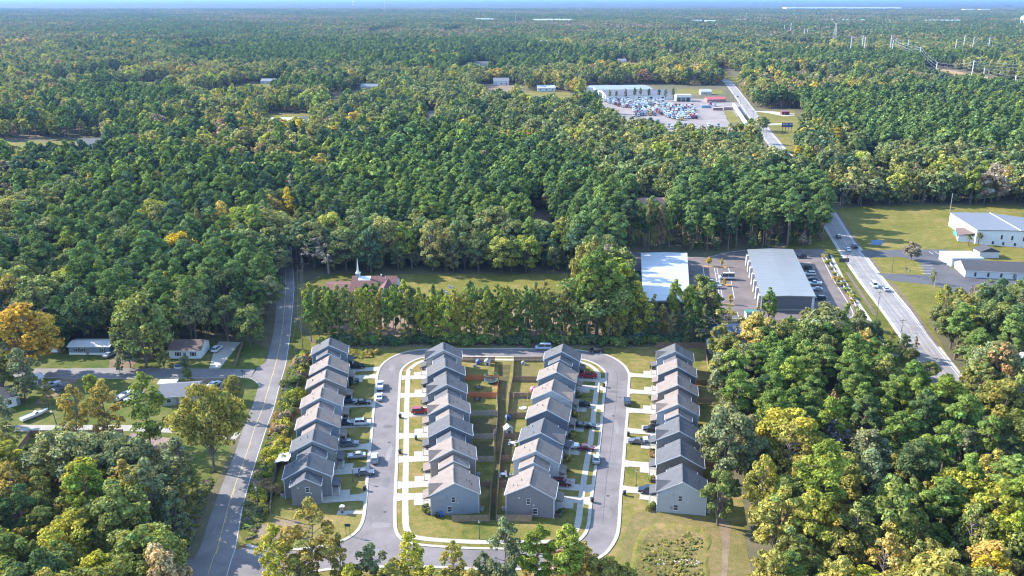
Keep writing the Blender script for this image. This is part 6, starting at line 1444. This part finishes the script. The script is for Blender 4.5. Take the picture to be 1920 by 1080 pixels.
for yi, poly in enumerate(yard):
    x0, x1, y0, y1 = poly[:, 0].min(), poly[:, 0].max(), poly[:, 1].min(), poly[:, 1].max(); y = y0 + 3; k = 0
    stepx, stepy = (3.5, 10.0) if yi < 3 else (6, 14)
    while y < y1:
        x = x0 + ry.uniform(0, 2)
        while x < x1:
            if inside(poly, np.array([x]), np.array([y]))[0] and ry.random() < (.86 if yi < 3 else .5):
                col = ry.choices(['white', 'silver', 'lightblue', 'steel', 'red', 'maroon', 'blue', 'yellow', 'navy'], [34, 10, 9, 10, 13, 8, 6, 3, 7])[0]
                wh = ['at the back of the truck yard', 'in the middle block of the truck yard', 'in the right block of the truck yard', 'near the red-roofed office', 'behind the trees in front of the truck yard'][yi]
                add_truck(x + ry.uniform(-.3, .3), y + ry.uniform(-1, 1), dg(-90) + ry.uniform(-.12, .12), col, f'{CW[col]} tractor unit parked {wh}', f'{CW[col]} tractor units {wh}'); tcount += 1
            x += stepx * ry.uniform(.85, 1.5)
        y += stepy
print('tractor units', tcount)
# billboard
p = G(1464.5, 248.5); q = G(1485, 248.5); o = empty('billboard', p); L = (q - p).length; hb = top_height(p.y, 230); lb_ = top_height(p.y, 238.3)
for i in range(4): MB().tube((1 + i * (L - 2) / 3, 0, 0), (1 + i * (L - 2) / 3, 0, lb_ + 2), .22, None, 6).build('post', DARKMETAL, o)
MB().box(0, L, -.35, .1, lb_, hb).build('board', plain('board_dark', (.03, .035, .06), .5), o)
bl = MB().box(.2, L * .93, -.4, -.352, lb_ + .2, hb - .2); bl.build('poster', plain('poster_blue', (.03, .10, .30), .5), o)
for i in range(8):
    if i == 4: continue
    MB().box(1 + i * 1.15, 1.8 + i * 1.15, -.44, -.402, hb - 1.9, hb - .7).build('letter', plain('poster_white', (.6, .62, .66)), o)
MB().box(.25, L * .42, -.43, -.402, lb_ + .25, lb_ + 1.6).build('red_panel', plain('poster_red', (.28, .06, .07)), o); tag(o, 'blue and dark billboard on posts right of the far highway', 'billboard')
# plant with silo by the orange clearing
p = G(1719, 148); o = empty('silo', p); hs = top_height(p.y, 127); MB().lathe([(4.2, 0), (4.2, hs - 2), (2.5, hs - .5), (.3, hs)], 14).build('drum', plain('silo_grey', (.6, .6, .58), .6, var=.15, scale=.2), o); MB().tube((4.4, 0, 0), (4.4, 0, hs - 2), .25, None, 5).build('ladder', STEEL, o); tag(o, 'tall pale silo at the far plant on the right', 'silo')
o = empty('hopper_plant', G(1727, 149)); MB().box(0, 10, 0, 8, 0, 7).prism([(0, 7), (10, 7), (7, 11), (2, 11)], 0, 8).build('hopper', plain('hopper_white', (.66, .64, .6), .7), o); MB().tube((9, -2, 9), (34, -6, .5), 1.0, None, 5).build('conveyor', STEEL, o); tag(o, 'white hopper with a sloping conveyor beside the silo', 'plant')
gable_house('plant_shed', G(1645, 148.5), G(1712, 148.5), 25, 4.5, 5.5, yw, MR_WHITE, 'low white shed left of the silo', 'shed', [(20, 1, 4, 2)], 5)
gable_house('pale_roofed_house', G(1716, 110, 6), G(1738, 110, 6), 20, 5, 9, WW, plain('ashen_roof', (.6, .56, .52)), 'pale roofed building in the far right woods', 'building', [(8, 1, 2, 2)], 4)
# far white buildings near the horizon
for (x0, x1, yb, yt, lb) in ((1000, 1072, 42, 36, 'long white flats far off right of centre'), (1298, 1316, 42, 37.5, 'white far building left of the far masts'), (1324, 1345, 42, 38, 'white far building among the far masts'), (1375, 1400, 40, 36, 'pale far building by the substation masts'), (1474, 1690, 18.5, 13.5, 'very long white depot on the far right horizon'), (1553, 1625, 41, 37, 'white far strip building behind the lattice tower'), (1660, 1712, 41, 37.5, 'cream far strip building right of the lattice tower'), (1745, 1806, 42, 37.5, 'cream far strip building near the right edge'), (1808, 1828, 21, 17, 'left of two far white blocks near the right horizon'), (1838, 1855, 21, 17, 'right of two far white blocks near the right horizon'), (890, 926, 40, 35, 'white far buildings at upper centre'), (1014, 1030, 83, 76, 'small white far house at upper centre'), (1098, 1106, 86, 83, 'tiny white far roof at upper centre'), (765, 800, 33, 31, 'thin white far roof at upper left centre')):
    A, B_ = G(x0, yb, 11), G(x1, yb, 11); A.z = B_.z = 0; h = top_height(A.y, yt)
    gable_house('far_building', A, B_, min(120, (B_ - A).length * .4 + 15), h * .93, h, yw, MR_WHITE, lb, 'building', [((B_ - A).length * (k + .5) / 5, h * .5, (B_ - A).length * .06, h * .18) for k in range(5)])

rgb_ = random.Random(12)
for i, (gx, gy, rx_, ry_) in enumerate(GAPS):
    w = rgb_.uniform(12, 24) + gy * .006; hh = rgb_.uniform(6, 9.5); px_, py_ = proj(gx, gy, 8)
    zone = ('upper left' if px_ < 640 else 'upper centre' if px_ < 1280 else 'upper right') + (' near the horizon' if py_ < 60 else '')
    c = rgb_.choice([(.7, .7, .69), (.55, .5, .45), (.62, .64, .66), (.4, .36, .34)])
    gable_house('far_house', (gx - w / 2, gy, 0), (gx + w / 2, gy + rgb_.uniform(-3, 3), 0), 11 + gy * .002, hh * .6, hh, plain('fw%d' % (i % 6), c), rgb_.choice([MR_WHITE, MR_GREY, R_BROWN, R_GREY]), f'small far house showing in a gap of the woods, {zone}', 'house', [(w * (k + .5) / 3, 1.2, 1.4, 1.6) for k in range(3)], group=f'far houses in gaps of the woods, {zone}')
    sheet('clearing', [Vector((gx + rx_ * .9 * math.cos(k * .63), gy - ry_ * .6 + ry_ * .85 * math.sin(k * .63), 0)) for k in range(10)], Z_LAWN, FIELD if i % 3 else DIRT)
# ------------------------------------------------------------------ single trees
rr_ = random.Random(77); k = 0
for (y0, y1, dx, cf) in ((634, 642, 10.8, 1.0), (610, 630, 13.5, .92)):
    x = 584.0
    while x < 1168:
        py = rr_.uniform(y0, y1); tall = (rr_.uniform(15, 20.5) if x > 760 else rr_.uniform(16.5, 20.5)) * cf
        kd = rr_.choices(['P', 'C', 'T', 'B'], [26, 44, 18, 12])[0]; tn = rr_.choice(['pine', 'pine2', 'pine', 'green', 'olive', 'yellowgreen']) if kd in 'PC' else rr_.choice(['yellowgreen', 'olive', 'green', 'bright'])
        if 708 < x < 732 and k % 2: tn = 'gold'
        pos_w = 'left part' if x < 760 else 'middle' if x < 960 else 'right part'; w_ = 'pine' if kd in 'PC' else 'slender tree' if kd == 'T' else 'round tree'
        tree(x, py, 0, kd, tn, f'{WORD[tn]} {w_} in the {pos_w} of the tree row behind the estate', f'{WORD[tn]} {w_}s in the {pos_w} of the tree row', h=tall, wide={'P': rr_.uniform(.75, .95), 'C': rr_.uniform(.8, 1.05), 'T': .8, 'B': .55}[kd])
        x += dx * rr_.uniform(.7, 1.4); k += 1
for i in range(13):
    x = 1172 + i * 12.5 + rr_.uniform(-4, 4); kd = rr_.choice(['P', 'C', 'T', 'C']); tn = rr_.choice(['pine', 'green', 'olive', 'pine2', 'sage'])
    tree(x, rr_.uniform(630, 642), 0, kd, tn, f'{WORD[tn]} {"slender tree" if kd == "T" else "pine"} in the belt between white-roofed warehouse and right row', f'{WORD[tn]} {"slender trees" if kd == "T" else "pines"} of the belt below the warehouse', h=rr_.uniform(10, 16.5), wide=.85)
x = 600.0
while x < 1330:
    tree(x, 645 + rr_.uniform(-3, 0.5), 0, 'S', rr_.choice(['dark', 'dark', 'green', 'pine']), 'dark bush in the hedge below the tree row behind the estate', 'bushes of the hedge below the tree row', h=rr_.uniform(2.2, 4.0), wide=1.1, cat='bush'); x += rr_.uniform(13, 20)
for a in ((55, 702, 572, 'B', 'orange', 'large orange and gold autumn tree at the left edge', 1.15), (48, 752, 652, 'T', 'sage', 'grey-green tree below the orange tree', 1.3), (8, 742, 655, 'B', 'green', 'dark tree at the left edge below the orange tree', 1.0), (172, 742, 702, 'B', 'bright', 'small bright green tree on the left lawn', 1.0), (147, 831, 722, 'T', 'gold', 'tall olive-gold tree left of the pair in the fenced yard', .85), (207, 830, 710, 'T', 'gold', 'tall olive-gold tree right of the pair in the fenced yard', .85),
          (283, 838, 700, 'T', 'pine', 'tall loose green tree left of the ranch house', 1.0), (402, 885, 728, 'B', 'olive', 'big spreading olive tree left of the two-lane road', .82), (340, 935, 822, 'T', 'sage', 'grey-green tree below the big olive tree', 1.4), (275, 688, 552, 'B', 'green', 'big green tree between the trailer home and the white cottage', 1.0), (245, 690, 640, 'B', 'sage', 'low grey-green tree left of the white cottage', 1.3), (308, 692, 652, 'B', 'olive', 'low olive tree in front of the white cottage', 1.2), (348, 694, 668, 'B', 'sage', 'smallest tree in front of the white cottage', 1.2),
          (470, 650, 575, 'B', 'green', 'round green tree left of the two-lane road above the side street', 1.0), (428, 640, 552, 'B', 'green', 'taller green tree behind the shaded driveway', 1.0), (506, 600, 520, 'B', 'sage', 'grey-green tree hanging over the two-lane road', .9), (360, 640, 545, 'B', 'sage', 'grey-green tree behind the white cottage', 1.0), (12, 800, 740, 'T', 'sage', 'slender tree by the gravel lane at the left edge', 1.2),
          (20, 850, 790, 'T', 'green', 'slender green tree in front of the gravel lane at left', 1.2), (60, 905, 835, 'C', 'dark', 'dark evergreen leftmost below the fenced yard', 2.0), (120, 905, 838, 'C', 'pine', 'dark evergreen in the middle below the fenced yard', 2.2), (185, 905, 848, 'C', 'dark', 'dark evergreen rightmost below the fenced yard', 2.0),
          (33, 985, 868, 'T', 'gold', 'golden topped tree in the lower left woods', 1.2), (170, 975, 858, 'B', 'yellowgreen', 'yellow-green tree in front of the fenced yard', 1.1), (245, 985, 862, 'T', 'gold', 'gold-tinged tree at the right end of the lower left woods', 1.1), (290, 1000, 858, 'T', 'sage', 'pale grey-green tree by the dirt yard', 1.2), (120, 1125, 998, 'B', 'yellowgreen', 'bright yellow-green tree in the lower left corner', .9), (20, 1120, 1000, 'B', 'bright', 'bright green tree in the lower left corner', 1.0), (230, 1060, 965, 'B', 'green', 'dark green tree near the bottom left lane', 1.0), (300, 1075, 985, 'T', 'green', 'thin green tree beside the bottom left lane', 1.2),
          (520, 1108, 985, 'T', 'yellowgreen', 'loose yellow-green tree at the bottom junction', 1.0), (588, 1102, 932, 'T', 'gold', 'tall golden tree in front of the nearest left row house', 1.0), (640, 1100, 1000, 'T', 'olive', 'thin olive tree right of the tall golden tree', .7), (700, 1128, 1018, 'T', 'sage', 'pale loose tree in front of the bottom street, leftmost', 1.1), (770, 1120, 1000, 'T', 'yellowgreen', 'yellow-green tree in front of the bottom street', 1.0), (850, 1112, 1012, 'T', 'olive', 'olive tree in front of the bottom street', .9), (905, 1110, 1034, 'T', 'sage', 'small pale tree in front of the bottom street', .9),
          (945, 1118, 972, 'T', 'sage', 'tall pale tree left of the green pine at the bottom', .95), (1008, 1130, 985, 'P', 'pine2', 'bright green pine at the bottom centre', 1.15), (1060, 1140, 985, 'P', 'pine2', 'second green pine at the bottom right of centre', 1.1), (1040, 1095, 1020, 'T', 'rust', 'rusty slender tree among the bottom pines', .9), (1090, 1120, 1015, 'T', 'gold', 'golden brown tree right of the bottom pines', 1.1), (1130, 1140, 1045, 'B', 'olive', 'olive tree at the end of the bottom street', 1.1), (1170, 1140, 1052, 'T', 'olive', 'small olive tree beside the drainage basin', 1.1), (990, 1100, 1050, 'T', 'gold', 'small orange-tinged tree at the bottom centre', .8), (560, 1130, 1045, 'T', 'olive', 'low olive tree at the bottom junction', 1.2), (660, 1145, 1060, 'T', 'yellowgreen', 'low yellow-green tree at the bottom edge', 1.3), (730, 1150, 1055, 'T', 'olive', 'low olive tree at the bottom edge', 1.3), (810, 1150, 1062, 'T', 'yellowgreen', 'low yellow-green tree second along the bottom edge', 1.3), (885, 1150, 1066, 'T', 'olive', 'low olive tree right along the bottom edge', 1.3),
          (1100, 640, 478, 'P', 'pine2', 'tall pine left in the clump beside the white-roofed warehouse', .9), (1120, 632, 462, 'P', 'pine', 'tallest pine in the clump beside the white-roofed warehouse', .95), (1140, 641, 490, 'P', 'pine2', 'tall pine right in the clump beside the white-roofed warehouse', .95), (1155, 610, 500, 'P', 'pine', 'pine at the warehouse edge of the clump', .9), (1118, 600, 470, 'B', 'bright', 'bright green tree behind the pine clump', .6), (1095, 570, 455, 'B', 'olive', 'olive tree at the end of the church field', .6), (1130, 575, 460, 'B', 'brown', 'brownish tree at the end of the church field', .6), (1150, 560, 468, 'P', 'pine2', 'pine at the far side of the clump', 1.0),
          (1192, 632, 528, 'T', 'yellowgreen', 'yellow-green tree in front of the white roof', 1.1), (1262, 628, 524, 'P', 'pine2', 'bare-stemmed pine left of two in front of the white roof', .8), (1288, 630, 534, 'P', 'pine2', 'bare-stemmed pine right of two in front of the white roof', .8), (1240, 632, 570, 'T', 'gold', 'small rusty-gold tree between pines in front of the white roof', .8), (1300, 636, 585, 'D', 'grey', 'leafless pale tree right of the pines by the warehouse', .8), (1220, 640, 590, 'C', 'dark', 'dark evergreen below the white roof', 1.4), (1275, 641, 592, 'C', 'dark', 'dark evergreen right below the white roof', 1.5), (1310, 642, 600, 'C', 'dark', 'dark evergreen beside the tall dark fence', 1.4), (1180, 641, 598, 'C', 'dark', 'dark evergreen at the foot of the pine clump', 1.4),
          (1378, 655, 540, 'D', 'olive', 'big half-bare tree with a pale trunk above the right row', 1.25), (1345, 690, 608, 'B', 'olive', 'olive tree beside the blue-roofed shed', .9), (1415, 690, 590, 'B', 'gold', 'golden olive tree right of the half-bare tree', 1.1), (1462, 700, 600, 'T', 'olive', 'olive tree in front of the blue-roofed shop', 1.2), (1440, 605, 540, 'B', 'pine2', 'dense green tree against the grey warehouse', .75), (1540, 690, 572, 'B', 'sage', 'big grey-green tree below the grey warehouse', 1.0), (1510, 700, 600, 'B', 'green', 'green tree left of the big grey-green tree', 1.0), (1575, 690, 568, 'C', 'pine', 'dark conifer at the corner of the warehouse lot', .9), (1600, 660, 598, 'B', 'sage', 'grey-green tree right of the dark conifer', 1.1), (1632, 655, 600, 'B', 'dark', 'dark tree by the sidewalk end', 1.0), (1690, 672, 625, 'B', 'sage', 'grey-green tree beside the highway bend', 1.1), (1380, 720, 640, 'T', 'olive', 'olive tree above the right woods', 1.0), (1352, 730, 660, 'B', 'yellowgreen', 'yellow-green tree beside the right row yards', .9), (1400, 735, 690, 'T', 'rust', 'small red tree above the right woods', 1.0),
          (1708, 488, 454, 'B', 'brown', 'round olive-brown tree by the church drive', 1.25), (1698, 516, 494, 'D', 'grey', 'small bare tree on the church lawn', 1.0), (1748, 532, 505, 'T', 'olive', 'small tree beside the car park light pole', .9), (1764, 605, 533, 'T', 'yellowgreen', 'yellow-green tree at the edge of the mown lawn', 1.0), (1510, 290, 238, 'B', 'yellow', 'bright golden tree beside the far drive', .9), (1494, 309, 272, 'B', 'yellow', 'smaller golden tree beside the far drive', .9), (1562, 296, 240, 'B', 'orange', 'orange-brown tree right of the golden trees', .9), (340, 528, 440, 'B', 'yellow', 'bright yellow tree in the woods left of the two-lane road', .9), (985, 288, 240, 'B', 'yellow', 'bright yellow tree deep in the central woods', .9), (545, 440, 352, 'T', 'yellow', 'yellow tree over the far end of the two-lane road', .8), (1865, 760, 640, 'T', 'rust', 'rusty thin tree in front of the white workshop', 1.1), (1850, 752, 650, 'T', 'brown', 'brown thin tree left of the rusty one', 1.0), (1880, 752, 655, 'D', 'rust', 'nearly bare tree in front of the white workshop', 1.0), (1360, 905, 765, 'B', 'sage', 'big grey-green tree overhanging the right row', .95), (1345, 985, 880, 'B', 'green', 'dark green tree overhanging the nearest right row house', .95)):
    tree(a[0], a[1], a[2], a[3], a[4], a[5], None, a[6])
for i, (x, y, t, kd, tn) in enumerate(((1196, 462, 380, 'P', 'pine2'), (1216, 470, 372, 'P', 'olive'), (1236, 466, 384, 'T', 'rust'), (1252, 472, 378, 'P', 'pine2'))):
    tree(x, y, t, kd, tn, f'{["first", "second", "third", "fourth"][i]} thin tree from the left in front of the terracotta roof', 'thin trees in front of the terracotta roof', .6)
for a in ((90, 762, 712, 'T', 'olive', 'slender olive tree between the boat and the parked pickups', .9), (20, 712, 640, 'T', 'sage', 'slender grey-green tree beside the side street at far left', 1.1), (438, 752, 706, 'B', 'olive', 'low olive tree at the side street corner', 1.1), (352, 712, 690, 'B', 'green', 'small green tree behind the ranch house', 1.0), (455, 790, 752, 'T', 'yellowgreen', 'small yellow-green tree at the road edge below the corner', 1.0), (225, 700, 676, 'B', 'sage', 'small grey-green tree on the sandy drive', 1.0)): tree(a[0], a[1], a[2], a[3], a[4], a[5], None, a[6])
for a in ((352, 968, 905, 'T', 'olive', 'slender olive tree on the grass left of the two-lane road', 1.0), (330, 1018, 930, 'B', 'sage', 'grey-green tree by the bottom of the two-lane road', .9), (362, 925, 868, 'T', 'green', 'small green tree under the big olive tree', 1.1)): tree(a[0], a[1], a[2], a[3], a[4], a[5], None, a[6])
for i, (x, y, t) in enumerate(((1328.5, 499, 482), (1353, 500, 484), (1358, 536, 521), (1344, 570, 551), (1369, 571, 552))):
    tree(x, y, t, 'B', 'yellow', f'small yellow tree on a warehouse lot island, number {["one", "two", "three", "four", "five"][i]} from the far end', 'yellow trees on the warehouse lot islands', .8)
for i in range(9):
    f = i / 8; tree(1546 + 52 * f, 484 + 84 * f, 0, 'S', rr_.choice(['yellowgreen', 'olive', 'green', 'gold']), 'shrub in the mulch bed along the warehouse car park', 'shrubs in the warehouse mulch bed', h=rr_.uniform(1.2, 2.8), cat='shrub')
# scrub along the left verge, beside the top lawn, in the basin
for i in range(46):
    f = rr_.random(); x = 572 - 78 * f + rr_.uniform(-9, 4); y = 672 + 290 * f
    tn = rr_.choice(['yellowgreen', 'olive', 'green', 'sage', 'bright', 'brown']); pw = 'upper' if y < 760 else 'middle' if y < 860 else 'lower'
    tree(x, y, 0, 'S', tn, f'{WORD[tn]} wild shrub on the {pw} verge right of the two-lane road', f'{WORD[tn]} wild shrubs on the {pw} left verge', h=rr_.uniform(1.2, 3.6), wide=1.0, cat='shrub')
for i in range(12): tree(655 + i * 4.6, 664 + rr_.uniform(-2, 3), 0, 'S', rr_.choice(['gold', 'yellowgreen', 'olive']), 'tall weed clump beside the lawn at the top of the left row', 'weed clumps at the top of the left row', h=rr_.uniform(.9, 1.8), cat='shrub')
# rough weeds and grass tufts nobody could count
wp, wi, wsc, wr_, wt = [], [], [], [], []
def tufts(px, n, h0, h1, tints, keep=None):
    poly = poly_world(px); lo, hi = poly.min(0), poly.max(0); k = 0
    while k < n:
        x, y = rr_.uniform(lo[0], hi[0]), rr_.uniform(lo[1], hi[1])
        if inside(poly, np.array([x]), np.array([y]))[0]:
            pr = PROTO['S'][rr_.randrange(3)]; s = rr_.uniform(h0, h1) / pr[4]; c = np.array(TINT[rr_.choice(tints)]) * rr_.uniform(.8, 1.15)
            wp.append((x, y, 0.02)); wi.append(IDX[pr[3].name]); w = s * rr_.uniform(1.1, 2.0); wsc.append((w, w, s)); wr_.append(rr_.uniform(0, 6.28)); wt.append((*c, 1.0)); k += 1
tufts([(1212, 1020), (1240, 1006), (1262, 1016), (1290, 998), (1314, 1012), (1306, 1040), (1322, 1062), (1312, 1100), (1240, 1112), (1222, 1080), (1200, 1062)], 260, .1, .45, ['gold', 'yellowgreen', 'olive', 'gold'])
tufts([(560, 655), (578, 668), (556, 735), (540, 800), (515, 890), (500, 960), (470, 1010), (452, 975), (492, 850), (520, 770), (538, 700)], 900, .15, .7, ['olive', 'yellowgreen', 'bright', 'brown', 'green'])
tufts([(400, 900), (350, 1045), (322, 1040), (352, 940), (375, 900)], 350, .15, .6, ['olive', 'yellowgreen', 'green', 'brown'])
tufts([(595, 646), (1225, 645), (1225, 651), (862, 649), (660, 652)], 350, .12, .45, ['brown', 'olive', 'green'])
tufts([(655, 655), (706, 655), (690, 672), (658, 672)], 120, .2, .8, ['gold', 'yellowgreen', 'olive'])
wo = gn_instances('rough_weeds', wp, wi, wsc, wr_, wt, protoc); tag(wo, 'rough weeds and grass tufts in the basin and along the verges', 'weeds')
rk = MB(); rg = random.Random(3)
for i in range(50):
    base = G(1232 + rg.random() * 80, 1053 + rg.uniform(-3, 7)); s = rg.uniform(.06, .16); M = Matrix.Translation(base + Vector((0, 0, s * .4 + .05))) @ Matrix.Rotation(rg.random() * 6, 4, 'Z') @ Matrix.Rotation(rg.random(), 4, 'X')
    rk.box(-s, s, -s * .7, s * .7, -s * .5, s * .5, 0, M)
o = rk.build('riprap_stones', plain('riprap', (.6, .57, .52), .9, var=.25)); o['kind'] = 'stuff'; tag(o, 'pale loose stones lining the drainage basin', 'stones')
for i in range(9):
    tree(1142 + 15 * i + rr_.uniform(-4, 4), 189.5, 0, 'P', rr_.choice(['pine', 'dark', 'green']), 'pine screening the long warehouse of the truck yard', 'pines in front of the long warehouse', h=rr_.uniform(11, 17), wide=.8)
# palms by the gymnasium
def palm(px, py, top, label):
    p = G(px, py); h = top_height(p.y, top); o = empty('palm_tree', p); MB().tube((0, 0, 0), (.2, 0, h * .72), .28, .2, 8).build('trunk', BARK_P, o); m = MB(); rp = random.Random(px)
    for k in range(34):
        a = rp.random() * 6.283; el = rp.uniform(-.6, 1.3); L = h * .34; c = Vector((.2, 0, h * .72)); d = Vector((math.cos(a) * math.cos(el), math.sin(a) * math.cos(el), math.sin(el))); e1 = c + d * L * .6; e2 = c + d * L - Vector((0, 0, L * .3)); s = Vector((-math.sin(a), math.cos(a), 0)) * .35
        m.face([c, e1 - s, e1 + s]); m.face([e1 - s, e2, e1 + s])
    me = m.mesh('crown', LEAF); at = me.attributes.new('lv', 'FLOAT_COLOR', 'FACE'); at.data.foreach_set('color', np.array([[rp.uniform(.7, 1.2)] * 3 + [1] for _ in me.polygons], dtype=np.float32).ravel()); cr = put('crown', me, o); cr['tint'] = [.12, .13, .04, 1.0]; tag(o, label, 'palm tree', 'palms by the gymnasium')
palm(1815, 460, 438, 'left of two palms in front of the gymnasium'); palm(1833, 459, 434, 'right of two palms in front of the gymnasium')

# ------------------------------------------------------------------ far canopy and air
def far_canopy():
    ys = [8800, 10500, 12500, 15000, 18000, 22000, 27000, 34000, 44000, 58000]; nx = 60; rg = np.random.default_rng(8); V, Fq = [], []
    for j, y in enumerate(ys):
        for i in range(nx + 1): V.append((( i / nx - .5) * 1.5 * y, y * (1 + .02 * rg.normal()), 15 + 4 * rg.normal()))
    for j in range(len(ys) - 1):
        for i in range(nx): a = j * (nx + 1) + i; Fq.append((a, a + 1, a + nx + 2, a + nx + 1))
    me = bpy.data.meshes.new('far_canopy'); me.from_pydata(V, [], Fq); me.update()
    me.materials.append(grassmat('far_canopy', [(.3, (.03, .05, .02)), (.5, (.06, .08, .03)), (.72, (.11, .11, .05))], big=.0006, mid=.004, fine=.02)); o = put('distant_woodland', me); o['kind'] = 'stuff'; tag(o, 'blue hazy woodland along the horizon', 'woodland')
far_canopy()
HAZE_DENSITY = 4.0e-5
hz = MB().box(-70000, 70000, -4000, 80000, -1.0, 190.0); m_ = bpy.data.materials.new('haze_air'); m_.use_nodes = True; nt = m_.node_tree; nt.nodes.clear(); ou = nt.nodes.new('ShaderNodeOutputMaterial'); pv = nt.nodes.new('ShaderNodeVolumePrincipled'); pv.inputs['Color'].default_value = (.21, .37, .74, 1); pv.inputs['Density'].default_value = HAZE_DENSITY; pv.inputs['Anisotropy'].default_value = .2; nt.links.new(pv.outputs[0], ou.inputs['Volume'])
ho = hz.build('haze', m_); ho['kind'] = 'stuff'; tag(ho, 'thin blue haze over the far woods', 'haze')
